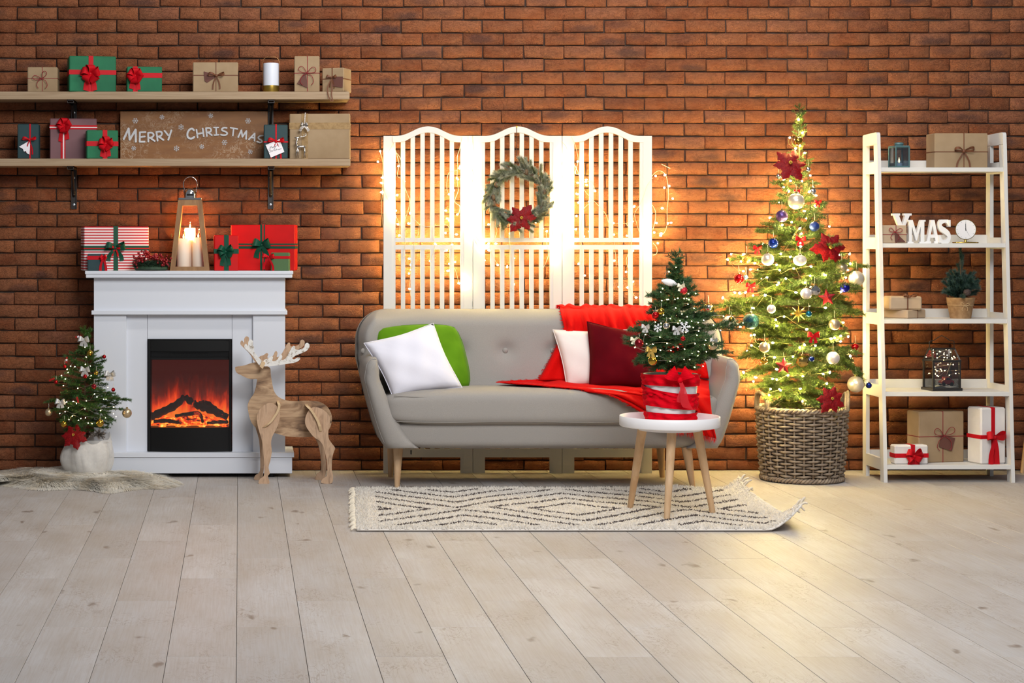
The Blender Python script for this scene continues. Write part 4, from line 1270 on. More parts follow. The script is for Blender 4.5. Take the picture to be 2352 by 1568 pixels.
def poinsettia(name, label, c, R, m, seed=0, cat='flower', normal=(0, -1, .15), npet=6):
    """glittery fabric poinsettia facing normal: two rings of pointed petals and a bead centre"""
    rnd = random.Random(seed)
    t = thing(name, label, cat, c)
    Nn = Vector(normal).normalized(); U = Nn.cross(Vector((0, 0, 1))).normalized(); W = U.cross(Nn).normalized()
    for ring, (n, rr, lift) in enumerate(((npet, 1.0, .10), (npet - 1, .62, .30))):
        for i in range(n):
            a = 2 * PI * i / n + ring * .5 + rnd.uniform(-.18, .18)
            d = U * math.cos(a) + W * math.sin(a); s = Nn.cross(d)
            L = R * rr * rnd.uniform(.85, 1.12); wd = L * .29
            curl = rnd.uniform(-.1, .25)
            def fn(u, v):
                ww = wd * (math.sin(PI * min(1, v * 1.02) ** .8) ** .8) * (1 + .22 * math.sin(v * 21 + i))
                x = (2 * u - 1)
                return d * (L * v) + s * (x * ww) + Nn * (lift * L * v * (1 - v * 1.1) + curl * L * v * v * .3 - .10 * L * abs(x) * v + .012 + .03 * L * math.sin(5 * v + 2 * x))
            MB().grid(fn, 5, 15).build('petal', m, t, smooth=3.14, recalc=False)
    cb = MB()
    for i in range(7):
        a = i * 2.4; cb.sphere(U * (.06 * R * math.cos(a)) + W * (.06 * R * math.sin(a)) + Nn * (.02 + .12 * R), .05 * R, 6, 5)
    cb.build('bead_centre', mat('gold_bead', (190, 150, 60), .3, .8), t, smooth=3.14)
    return t
PETAL = mat('red_glitter_petal', (112, 2, 8), .55, spec=.2, col2=(160, 6, 14), vscale=190, vlo=.5, vhi=.72, bump=(260, .7, .002))
# ================================================================ wreath on the screen
def wreath():
    Y = YSC - .045; c = P(1190, 452, Y); k = K(Y); rng = np.random.default_rng(8)
    t = thing('wreath', 'frosted fir wreath hanging on the middle panel of the folding screen', 'wreath', c)
    nm = needle_mat('frosted_needle', (96, 108, 58), (140, 146, 112), (214, 212, 196), .6)
    R = 59 / k
    MB().tube([(R * math.cos(a), 0, R * math.sin(a)) for a in np.linspace(0, 2 * PI, 40, endpoint=False)], .011, 6, closed=True).build('ring', BARK, t)
    protos = []
    for i in range(5):
        segs = [((0, 0, 0), (.045 + .012 * i, 0, .004 * i))]
        V, Fc = needle_cloud(segs, rng, 6500, .024, .0011, (.3, 1.05))
        me = mesh_np('sprig', V, Fc); me.materials.append(nm); protos.append(me)
    for i in range(150):
        a = 2 * PI * (i + rng.random() * .9) / 150
        out = rng.uniform(-.7, 1.0)
        rr = R + rng.uniform(-.016, .016)
        d = Vector((math.cos(a) * out - math.sin(a) * .75, rng.uniform(-.9, .1), math.sin(a) * out + math.cos(a) * .75))
        o = obj('sprig', protos[i % 5], None, t)
        o.matrix_local = Matrix.Translation((rr * math.cos(a), rng.uniform(-.018, .004), rr * math.sin(a))) @ orient(d) @ Matrix.Scale(rng.uniform(.75, 1.0), 4)
    tp = P(1187, 293, YSC - .003) - c
    MB().tube([tp + Vector((0, .02, .004)), tp, Vector((-.003, .03, .20)), Vector((0, .012, R))], .002, 5).build('hanging_cord', mat('brown_cord', (74, 42, 26), .7), t)
    MB().sphere(tp + Vector((0, 0, .004)), .004, 8, 6).build('pin', mat('yellow_pin', (226, 196, 40), .4), t)
    cm = mat('pine_cone', (104, 80, 56), .7)
    for i in range(6):
        a = rng.uniform(0, 2 * PI); mb = MB(); mb.sphere((R * math.cos(a), -.03, R * math.sin(a)), .011, 8, 6, (1, 1, 1.5)); mb.build('cone', cm, t, smooth=3.14)
    cc = P(1196, 502, Y - .05)
    poinsettia('poinsettia', 'red glitter poinsettia pinned low on the wreath', cc, 38 / k, PETAL, 4)
wreath()
# ================================================================ sofa
def fabric_mat(name, c, c2, rough=.85, bs=900, bst=.25, sheen=.25):
    t = NT(name)
    v = t.coord('Object')
    n = t.noise(v, bs, 2); n2 = t.noise(v, 6, 3)
    base = t.mix(t.ramp(n, [(.35, (0, 0, 0)), (.65, (1, 1, 1))]), lin(c), lin(c2))
    t.link(base, t.b.inputs['Base Color']); setp(t.b, 'Roughness', rough); setp(t.b, 'Sheen Weight', sheen); setp(t.b, 'Sheen Roughness', .5); setp(t.b, 'Specular IOR Level', .08)
    h = t.math('MULTIPLY_ADD', n2, 2.0, n)
    t.bump(h, bst, .003)
    return t.m
SOFAM = fabric_mat('grey_upholstery', (162, 157, 152), (144, 139, 134), sheen=.05)
LEGW = mat('leg_oak', (206, 172, 134), .5, col2=(186, 148, 108), vscale=3, vec_scale=(10, 10, 1.5), bump=(4, .1, .002, (20, 20, 2)))
SXL, SXR = .617, 2.497
SCX = (SXL + SXR) / 2
def round_loft(sections):
    """list of closed loops (same length) -> MB with capped ends"""
    mb = MB(); n = len(sections[0]); vs = [p for s in sections for p in s]; fs = []
    for i in range(len(sections) - 1):
        for k in range(n):
            k2 = (k + 1) % n
            fs.append((i * n + k, i * n + k2, (i + 1) * n + k2, (i + 1) * n + k))
    fs.append(tuple(range(n - 1, -1, -1))); fs.append(tuple((len(sections) - 1) * n + k for k in range(n)))
    mb.add(vs, fs)
    return mb
SOFA_HW = (SXR - SXL) / 2
def sofa_front(X, Z):
    x = X - SCX; z = min(Z, .882)
    e = min(1, max(0, (.882 - z) / .085)); prof = math.sqrt(max(0, 1 - (1 - e) ** 2))
    y = .19 + (z - .45) * .16 - .13 * prof - .02 * math.cos(x / SOFA_HW * PI / 2)
    y -= .10 * max(0, (abs(x) - .62 * SOFA_HW) / (.38 * SOFA_HW)) ** 2 * min(1, e * 2)
    return -.55 + y
def sofa():
    t = thing('sofa', 'grey upholstered three-seat sofa with tapered wooden legs', 'sofa', (SCX, -.55, 0))
    O = Vector((SCX, -.55, 0))
    hw = (SXR - SXL) / 2
    # ---- backrest
    z0, z1 = .22, .882
    btn = [(-.39, .66), (-.195, .66), (0.0, .66), (.195, .66), (.39, .66), (-.585, .66), (.585, .66)]
    pbx = P(1158, 802, -.40)
    btn = [(pbx.x - SCX + (i - 3) * .245, .672) for i in range(7)]
    def half(z):
        f = (z - z0) / (z1 - z0)
        w = lerp(hw - .10, hw + .012, min(1, f / .62) ** .8)
        rc = .17
        if z > z1 - rc:
            q = (z - (z1 - rc)) / rc
            w -= rc * (1 - math.sqrt(max(0, 1 - q ** 2.2))) * .95
        return w
    NU, NV = 120, 56
    def back(side):
        def fn(u, v):
            vv = v
            z = lerp(z0, z1, 1 - (1 - vv) ** 1.35)
            w = half(z)
            uu = 2 * u - 1
            uu = math.copysign(1 - (1 - abs(uu)) ** 1.5, uu)
            x = uu * w
            ed = min(w - abs(x), (z1 - z) * 1.0)
            r = .085
            e = min(1, max(0, ed / r)); prof = math.sqrt(max(0, 1 - (1 - e) ** 2))
            lean = (z - .45) * .16
            mid = .06 + .13 + lean
            if side < 0:
                y = mid - .13 * prof - .02 * math.cos(x / hw * PI / 2)
                # wings: the back turns forward at both ends
                y -= .10 * max(0, (abs(x) - .62 * hw) / (.38 * hw)) ** 2 * min(1, e * 2)
                for bx, bz in btn:
                    d2 = (x - bx) ** 2 + (z - bz) ** 2
                    y += .024 * math.exp(-d2 / .0016) + .009 * math.exp(-d2 / .008)
            else:
                y = mid + .10 * prof - .08 * max(0, (abs(x) - .72 * hw) / (.28 * hw)) ** 2
            return Vector((x, y, z))
        return fn
    mb = MB(); mb.grid(back(-1), NU, NV); mb.grid(back(1), NU, NV)
    bk = mb.build('backrest', SOFAM, t, smooth=3.14)
    bm = bmesh.new(); bm.from_mesh(bk.data); bmesh.ops.remove_doubles(bm, verts=bm.verts, dist=.0015); bmesh.ops.recalc_face_normals(bm, faces=bm.faces); bm.to_mesh(bk.data); bm.free()
    for bx, bz in btn:
        yb = back(-1)
        # surface depth at the button
        best = min((abs(back(-1)(u, v).x - bx) + abs(back(-1)(u, v).z - bz), back(-1)(u, v).y) for u in np.linspace(0, 1, 90) for v in np.linspace(.3, .9, 30))
        m2 = MB(); m2.sphere((bx, best[1] - .002, bz), .0145, 14, 8, (1, .5, 1)); m2.build('button', SOFAM, bk, smooth=3.14)
    # ---- arms: lofted from back to front, flaring outward
    def arm(sg):
        secs = []
        ys = [.22, .14, .05, -.05, -.14, -.21, -.25, -.275, -.292, -.303, -.309, -.311]
        ss = [1, 1, 1, 1, 1, 1, .97, .90, .78, .60, .36, .10]
        NZ = 18
        for y, sc in zip(ys, ss):
            top = .655 + .03 * max(0, y) / .22
            lo, hi = .205 + .02 * (1 - sc), top - .05 * (1 - sc)
            outer = []; inner = []
            for i in range(NZ):
                g = i / (NZ - 1); z = lerp(lo, hi, g)
                xo = lerp(hw - .112, hw - .002, min(1, g / .78) ** .75) - .016 * max(0, g - .8) / .2
                thk = interp(g, [0, .25, .5, .75, .9, .96, 1], [.17, .130, .100, .082, .070, .056, .030])
                m = xo - thk / 2
                if g > .96: m = xo - .035
                outer.append((m + thk / 2 * sc, z)); inner.append((m - thk / 2 * sc, z))
            secs.append([Vector((sg * x, y, z)) for x, z in outer + inner[::-1]])
        mb = MB(); n = 2 * NZ
        fs = []
        for i in range(len(secs) - 1):
            for k in range(n):
                k2 = (k + 1) % n
                fs.append((i * n + k, i * n + k2, (i + 1) * n + k2, (i + 1) * n + k))
        for base in (0, (len(secs) - 1) * n):
            for k in range(NZ - 1):
                fs.append((base + k, base + k + 1, base + n - 2 - k, base + n - 1 - k))
        mb.add([p for q in secs for p in q], fs)
        ao = mb.build('armrest', SOFAM, t, smooth=1.4)
        ed_ = secs[7]
        MB().tube(bez(ed_[1:NZ] + ed_[NZ:n - 1], 2), .0022, 5).build('piping', SOFAM, ao, smooth=3.14)
    arm(-1); arm(1)
    # ---- base rail and seat cushion
    def rounded_block(name, x0, x1, y0, y1, za, zb, r, nx=40, bulge=.0, wr=0.0, taper=0.0):
        mb = MB()
        def fn(a, b):
            th = a * 2 * PI; ph = (b - .5) * PI
            n1, n2 = .34, .42
            c = lambda q, n: math.copysign(abs(math.cos(q)) ** n, math.cos(q)); s = lambda q, n: math.copysign(abs(math.sin(q)) ** n, math.sin(q))
            x = c(ph, n2) * c(th, .16); y = c(ph, n2) * s(th, n1); z = s(ph, n2)
            px, py, pz = lerp(x0, x1, (x + 1) / 2), lerp(y0, y1, (y + 1) / 2), lerp(za, zb, (z + 1) / 2)
            px *= 1 - taper * (1 - (z + 1) / 2)
            pz += bulge * (1 - x * x) * max(0, z)
            if wr and z < .9: py += wr * math.sin(px * 60 + 3 * math.sin(px * 13)) * max(0, -y) * (1 - abs(z))
            return Vector((px, py, pz))
        mb.grid(fn, 160, 40, closeu=True)
        return mb.build(name, SOFAM, t, smooth=3.14)
    rounded_block('base', -hw + .085, hw - .085, -.298, .20, .198, .36, .04, taper=.05)
    cu = rounded_block('seat_cushion', -hw + .105, hw - .105, -.335, .10, .318, .492, .06, bulge=.012, wr=.0012)
    # piping seams along the cushion front
    for zz, yy in ((.468, -.329), (.343, -.329)):
        MB().tube([(x, yy + .004 + .03 * max(0, abs(x) - .70) / .1, zz - .002 * math.sin(x * 9)) for x in np.linspace(-hw + .15, hw - .15, 60)], .0022, 5).build('piping', SOFAM, cu, smooth=3.14)
    # ---- legs
    for px, py, pxt, Yt, nm in ((912, 1120, 916, 0, 'f'), (1592, 1125, 1580, 0, 'f'), (897, 1095, 900, 0, 'b'), (1521, 1096, 1516, 0, 'b')):
        b = FLOOR(px, py); top = P(pxt, 1030, b.y) ; top.z = .21
        if nm == 'f': top.y += .03
        path = [b - O, top - O]
        MB().tube([lerp(path[0], path[1], q) for q in (0, .5, 1)], [.0125, .019, .026], 16).build('leg', LEGW, t, smooth=.8)
    zp = P(941, 1030, -.72) - O
    MB().box((zp.x, -.25, .185), (.006, .003, .022), .001).build('zipper_pull', BLACKM, t)
sofa()
# ================================================================ cushions
def cushion(label, corners, Y, thick, m, lean=.25, sag=.06, name='cushion', rc=0.0):
    """square cushion from four pixel corners (top-left, top-right, bottom-right, bottom-left), standing at depth Y at its foot and leaning back"""
    zs = [P(x, y, Y).z for x, y in corners]; zmin = min(zs)
    pts = []
    for x, y in corners:
        z = P(x, y, Y).z
        Yy = Y + (z - zmin) * lean
        pts.append(P(x, y, Yy))
    tl, tr, br, bl = pts
    c = (tl + tr + br + bl) / 4; c.z = min(p.z for p in pts)
    th = thing(name, label, 'cushion', c)
    nrm = (tr - tl).cross(bl - tl).normalized()
    if nrm.y > 0: nrm = -nrm
    N = 26
    mb = MB()
    for side in (1, -1):
        def fn(u, v):
            cu, cv = 2 * u - 1, 2 * v - 1
            pin = 1 - sag * (1 - cu * cu) * abs(cv) ** 3
            pin2 = 1 - sag * (1 - cv * cv) * abs(cu) ** 3
            rr = 1 - rc * (abs(cu) * abs(cv)) ** 3
            uu = .5 + cu * pin2 * rr / 2; vv = .5 + cv * pin * rr / 2
            p = (tl * (1 - uu) + tr * uu) * (1 - vv) + (bl * (1 - uu) + br * uu) * vv
            e = (max(0, 1 - cu ** 2) * max(0, 1 - cv ** 2)) ** .42
            w = 1 + .05 * math.sin(9 * cu + 4 * cv) + .04 * math.sin(7 * cv - 5 * cu)
            wr = .006 * math.sin(26 * (abs(cu) - abs(cv))) * (abs(cu * cv)) * (1 - max(abs(cu), abs(cv)) ** 6)
            return p - c + nrm * (side * (thick * e * w + wr))
        mb.grid(fn, N, N)
    o = mb.build('cover', m, th, smooth=3.14)
    bm = bmesh.new(); bm.from_mesh(o.data); bmesh.ops.remove_doubles(bm, verts=bm.verts, dist=.0008); bmesh.ops.recalc_face_normals(bm, faces=bm.faces); bm.to_mesh(o.data); bm.free()
    # seam edge
    ring = []
    for i in range(4):
        a, b = [tl, tr, br, bl][i], [tl, tr, br, bl][(i + 1) % 4]
        for q in np.linspace(0, 1, 9)[:-1]:
            p = a * (1 - q) + b * q; ctr = (tl + tr + br + bl) / 4
            p = p + (ctr - p).normalized() * ((a - b).length * sag * .5 * 4 * q * (1 - q)); p = p + (ctr - p) * rc * abs(2 * q - 1) ** 3
            ring.append(p - c)
    MB().tube(ring, .0022, 5, closed=True).build('seam', m, th, smooth=3.14)
    return th
VEL_G = fabric_mat('green_velvet', (92, 138, 22), (82, 126, 16), .8, 9, .35, .05)
VEL_R = fabric_mat('burgundy_velvet', (92, 2, 14), (80, 1, 11), .85, 7, .2, 0.0)
COTW = fabric_mat('white_cotton', (232, 230, 240), (224, 222, 232), .85, 1200, .15, .1)
COTC = fabric_mat('cream_cotton', (238, 226, 220), (230, 216, 210), .85, 1200, .15, .1)
cushion('green velvet cushion leaning behind the white one on the sofa', [(850, 750), (1052, 742), (1090, 896), (900, 905)], -.60, .075, VEL_G, .42, .0, rc=.12)
cushion('plain white cushion tilted in front of the green cushion', [(836, 788), (995, 742), (1062, 890), (903, 914)], -.74, .075, COTW, .40, .07)
cushion('cream white cushion beside the burgundy cushion on the red throw', [(1270, 757), (1440, 757), (1446, 890), (1302, 890)], -.60, .062, COTC, .40, .06)
cushion('burgundy velvet cushion behind the potted fir, on the red throw', [(1348, 738), (1510, 770), (1508, 893), (1353, 893)], -.70, .07, VEL_R, .42, .06)
# ================================================================ red throw
def throw():
    m = fabric_mat('red_wool', (214, 12, 8), (196, 8, 6), .8, 500, .25, .03)
    O = P(1450, 900, -.7); O.z = .03
    t = thing('throw_blanket', 'bright red throw with fringed edges draped over the sofa back and seat', 'blanket', O)
    # stations along the cloth: (left px, right px, row at left, row at right, Y) from behind the backrest over it, down, across the seat and off the front
    S = [(1288, 1488, 745, 748, -.185), (1284, 1492, 722, 730, -.195), (1284, 1494, 707, 708, -.24), (1284, 1496, 703, 705, -.285), (1286, 1500, 709, 714, None),
         (1297, 1530, 752, 760, None), (1275, 1600, 800, 800, None), (1252, 1622, 845, 835, None), (1236, 1628, 874, 868, None), (1160, 1629, 880, 880, -.535),
         (1146, 1628, 884, 886, -.62), (1216, 1629, 889, 894, -.74), (1330, 1630, 897, 903, -.845), (1402, 1631, 906, 914, -.898), (1440, 1634, 926, 945, -.910), (1480, 1638, 952, 975, -.908), (1545, 1645, 985, 1006, -.905)]
    n = len(S)
    tt = np.linspace(0, 1, n)
    cols = [np.array([s[i] for s in S], float) for i in range(4)]
    yv = [s[4] for s in S]
    yv = np.array([(-.33 if i == 4 else -.49) if q is None else q for i, q in enumerate(yv)], float)
    NV, NU = 120, 64
    v_on, v_off = tt[4], tt[8]
    def pos(u, v):
        L, R, yl, yr = [float(np.interp(v, tt, c)) for c in cols]
        Y = float(np.interp(v, tt, yv))
        px = lerp(L, R, u); py = lerp(yl, yr, u)
        if v_on - .03 <= v <= v_off + .03:
            for _ in range(3):
                q = P(px, py, Y); Y2 = sofa_front(q.x, q.z) - .006
                Y = Y2
            if v > v_off: Y = lerp(Y, float(np.interp(v, tt, yv)), (v - v_off) / .03)
            if v < v_on: Y = lerp(float(np.interp(v, tt, yv)), Y, (v - v_on + .03) / .03)
        seat = v_off < v < .76
        amp = .02 if v < .5 else (.005 if seat else .015)
        ph = u * (17 + 5 * math.sin(v * 5)) + 3 * math.sin(v * 4)
        b = amp * math.sin(ph) + .6 * amp * math.sin(2.3 * ph + 7 * v)
        if seat: py -= (b + .006) * 450
        elif v < v_on: py -= abs(b) * 200
        else: Y -= abs(b) * 1.3 + .004
        return P(px, py, Y) - O
    mb = MB(); mb.grid(pos, NU, NV)
    o = mb.build('cloth', m, t, smooth=3.14, recalc=False)
    so = o.modifiers.new('thickness', 'SOLIDIFY'); so.thickness = .004; so.offset = 0
    # fringe along the left edge and both ends
    rnd = random.Random(2); V = []; Fc = []
    fr = MB()
    def strand(p, d, L):
        s = Vector((rnd.uniform(-1, 1), rnd.uniform(-.3, .3), rnd.uniform(-1, 1))).normalized() * .0011
        q = p + d * L * .5 + Vector((rnd.uniform(-.004, .004), rnd.uniform(-.003, .003), rnd.uniform(-.004, .004)))
        e = p + d * L + Vector((rnd.uniform(-.007, .007), rnd.uniform(-.003, .003), rnd.uniform(-.007, .003)))
        fr.add([p - s, p + s, q - s, q + s, e], [(0, 1, 3, 2), (2, 3, 4)])
    for i in range(420):
        v = rnd.uniform(.02, 1); p = pos(0, v); p2 = pos(.03, v); d = (p - p2).normalized()
        strand(p, d, rnd.uniform(.012, .024))
    for i in range(140):
        u = rnd.random(); p = pos(u, 1); d = Vector((rnd.uniform(-.3, .3), 0, -1)).normalized(); strand(p, d, rnd.uniform(.018, .034))
    for i in range(150):
        u = rnd.random(); p = pos(u, .19); d = Vector((rnd.uniform(-.5, .5), -.5, -.5)).normalized()
        if .25 < u < .75: strand(p, d, rnd.uniform(.006, .014))
    f = fr.build('fringe', m, t, recalc=False); f['kind'] = 'stuff'
throw()
# ================================================================ shaggy rug under the table
def soft_fibre(t, col):
    """wool and fur pass light through their fibres"""
    df = t.node('ShaderNodeBsdfDiffuse'); tr = t.node('ShaderNodeBsdfTranslucent'); mx = t.node('ShaderNodeMixShader'); mx.inputs[0].default_value = .5
    t.link(col, df.inputs[0]); t.link(col, tr.inputs[0]); t.link(df.outputs[0], mx.inputs[1]); t.link(tr.outputs[0], mx.inputs[2]); t.link(mx.outputs[0], t.out.inputs['Surface'])
    t.n.remove(t.b)
def shag_rug():
    rng = np.random.default_rng(12)
    # floor corners: front-left, front-right, back-right, back-left
    fl, fr, br, bl = Vector((.50, -2.215, 0)), Vector((2.40, -2.215, 0)), Vector((2.475, -.86, 0)), Vector((.575, -.86, 0))
    O = (fl + fr + br + bl) / 4
    t = thing('shaggy_rug', 'cream shaggy rug with grey diamond lines and curled corners before the sofa', 'rug', O)
    def lift(u, v):
        z = 0.0
        # right-hand corners curl up
        z += .105 * max(0, (u - .925) / .075) ** 1.6 * max(0, 1 - v * 3.2) ** 1.0
        z += .055 * max(0, (u - .955) / .045) ** 1.4 * max(0, 1 - (1 - v) * 4.0)
        z += .006 * math.sin(u * 17 + 2) * math.sin(v * 3) + .004
        z += .012 * math.exp(-((u - .83) / .05) ** 2) * math.exp(-((v - 1) / .06) ** 2)
        return max(.002, z)
    def pos(u, v):
        p = (fl * (1 - u) + fr * u) * (1 - v) + (bl * (1 - u) + br * u) * v
        return Vector((p.x, p.y, lift(u, v)))
    WOOL = NT('rug_wool')
    at = WOOL.attr('tint'); soft_fibre(WOOL, at.outputs['Color'])
    back = mat('rug_backing', (222, 214, 204), .9)
    mb = MB(); mb.grid(lambda u, v: pos(u, v) - O, 60, 30)
    o = mb.build('backing', back, t, smooth=3.14, recalc=False)
    so = o.modifiers.new('thickness', 'SOLIDIFY'); so.thickness = .008; so.offset = 1
    n = 62000
    uu = rng.random(n); vv = rng.random(n)
    cream = np.array(lin((248, 242, 234))); dark = np.array(lin((112, 102, 100)))
    xw = .5 + uu * 1.9 ; yw = -2.215 + vv * 1.355
    per, step = 1.05, .178
    xm = np.abs(((xw - 1.50 + per / 2) % per) - per / 2)
    g = xm * .98 + np.abs(yw + 1.60 + rng.normal(size=n) * .004)
    line = ((g % step) < .038) & (g > .10) & (rng.random(n) < .93) & (uu > .05) & (uu < .955) & (vv > .07) & (vv < .965)
    P0 = np.array([tuple(pos(a, b) - O) for a, b in zip(uu, vv)])
    P0[:, 2] += .008
    edge_ = (uu < .03) | (vv > .97) | (vv < .03)
    L = rng.uniform(.004, .008, n) + np.where(edge_, .008, 0)
    d = rng.normal(size=(n, 3)) * .55; d[:, 2] = 1.0; d /= np.linalg.norm(d, axis=1)[:, None]
    s = np.cross(d, rng.normal(size=(n, 3))); s /= np.linalg.norm(s, axis=1)[:, None]
    s2 = np.cross(d, s)
    w = .0042
    tip = P0 + d * L[:, None] + rng.normal(size=(n, 3)) * .002
    V = np.stack([P0 - s * w, P0 + s2 * w, P0 + s * w, P0 - s2 * w, tip], 1).reshape(-1, 3)
    b = np.arange(n) * 5
    Fc = np.concatenate([np.stack([b + i, b + (i + 1) % 4, b + 4], 1) for i in range(4)], 0)
    C = np.where(line[:, None], dark, cream) * rng.uniform(.86, 1.06, n)[:, None]
    C4 = np.concatenate([np.clip(C, 0, 1), np.ones((n, 1))], 1).repeat(5, 0)
    pile = obj('pile', mesh_np('pile', V, Fc, C4), WOOL.m, t); pile['kind'] = 'stuff'
    # tassel fringe on both short edges
    rnd = random.Random(4)
    fm = mat('fringe_cotton', (226, 214, 194), .9)
    for side in (0, 1):
        for i in range(44):
            v = (i + .5) / 44
            p = pos(side, v) - O + Vector((0, 0, .008))
            sg = -1 if side == 0 else 1
            L = rnd.uniform(.022, .036)
            end = p + Vector((sg * L, rnd.uniform(-.014, .014), 0)); end.z = .006 if p.z < .03 else p.z + rnd.uniform(-.02, .04)
            mid = (p + end) / 2 + Vector((0, 0, .006))
            mb = MB(); mb.tube(bez([p - Vector((sg * .012, 0, 0)), p, mid, end], 3), [.004] * 4 + [.005] * 4 + [.0045, .003], 6)
            mb.build('tassel', fm, t, smooth=3.14)
    return .012
ZRUG = shag_rug()
# ================================================================ fur rug
def fur_rug():
    rng = np.random.default_rng(5)
    out = [(-120, 1112), (-60, 1098), (0, 1094), (70, 1088), (150, 1085), (196, 1097), (250, 1100), (330, 1100), (378, 1102), (402, 1110), (370, 1121), (310, 1122), (255, 1131), (200, 1126), (150, 1122), (95, 1124), (45, 1118), (-10, 1113), (-80, 1122)]
    poly = [FLOOR(*p) for p in out]
    ctr = sum(poly, Vector()) / len(poly)
    t = thing('fur_rug', 'white sheepskin fur rug under the small fir by the fireplace', 'rug', ctr)
    pl = bezc([(p.x - ctr.x, p.y - ctr.y) for p in poly], 5)
    mb = MB(); n = len(pl)
    rings = [(.95, 0.001), (.93, .008), (.86, .018), (.72, .025), (.45, .03), (.1, .031)]
    vs = []; fs = []
    for sc, z in rings: vs += [Vector((x * sc, y * sc, z)) for x, y in pl]
    for r in range(len(rings) - 1):
        for i in range(n): fs.append((r * n + i, r * n + (i + 1) % n, (r + 1) * n + (i + 1) % n, (r + 1) * n + i))
    fs.append(tuple((len(rings) - 1) * n + i for i in range(n)))
    mb.add(vs, fs)
    hide = mat('fur_hide', (236, 228, 216), .95)
    mb.build('hide', hide, t, smooth=3.14)
    FUR = NT('fur'); at = FUR.attr('tint'); soft_fibre(FUR, at.outputs['Color'])
    N = 24000
    pa = np.array(pl)
    k = rng.integers(0, n, N); k2 = (k + 1) % n; f = rng.random(N)[:, None]
    edge = pa[k] * (1 - f) + pa[k2] * f
    s = np.sqrt(rng.random(N))[:, None]
    s = np.where(rng.random(N)[:, None] < .25, .94 + .06 * rng.random(N)[:, None], s)
    xy = edge * s
    z = np.interp(s[:, 0], [0, .45, .72, .86, .93, .95, 1], [.031, .03, .025, .018, .008, .003, .002])
    base = np.concatenate([xy, z[:, None]], 1)
    # combed in locks that follow a slow noise
    ang = 2.2 * np.sin(xy[:, 0] * 9 + 1.3) + 1.7 * np.cos(xy[:, 1] * 13 + xy[:, 0] * 5) + rng.normal(size=N) * .35
    comb = np.stack([np.cos(ang), np.sin(ang) - .5, 0 * ang], 1)
    outw = edge / (np.linalg.norm(edge, axis=1)[:, None] + 1e-6)
    comb = comb * .8 + np.concatenate([outw, np.zeros((N, 1))], 1) * (.2 + 1.1 * (s > .85))
    comb /= np.linalg.norm(comb, axis=1)[:, None] + 1e-6
    L = rng.uniform(.045, .075, N)[:, None]
    up = np.array((0, 0, 1.0))
    eg = np.clip((s - .80) / .15, 0, 1)
    p1 = base + (up * (.75 - .5 * eg) + comb * (.5 + .4 * eg)) * L * .45
    p2 = p1 + (up * (.10 - .35 * eg) + comb * .95) * L * .6
    p2[:, 2] = np.maximum(p2[:, 2], .002)
    sd = np.cross(comb, up) + rng.normal(size=(N, 3)) * .2; sd /= np.linalg.norm(sd, axis=1)[:, None]
    w = .0016
    V = np.stack([base - sd * w, base + sd * w, p1 - sd * w * .9, p1 + sd * w * .9, p2 - sd * w * .3, p2 + sd * w * .3], 1).reshape(-1, 3)
    b = np.arange(N) * 6
    Fc = np.concatenate([np.stack([b, b + 1, b + 3, b + 2], 1), np.stack([b + 2, b + 3, b + 5, b + 4], 1)], 0)
    c = np.array(lin((252, 248, 240)))[None] * rng.uniform(.92, 1.03, N)[:, None]
    lock = (.5 + .5 * np.sin(xy[:, 0] * 23 + 3 * np.sin(xy[:, 1] * 17)))[:, None]
    c = c * (.93 + .07 * lock) * np.where(lock < .3, np.array([[1, .97, .92]]), 1)
    C4 = np.concatenate([np.clip(c, 0, 1), np.ones((N, 1))], 1).repeat(6, 0)
    o = obj('fur_pile', mesh_np('fur_pile', V, Fc, C4), FUR.m, t); o['kind'] = 'stuff'
fur_rug()
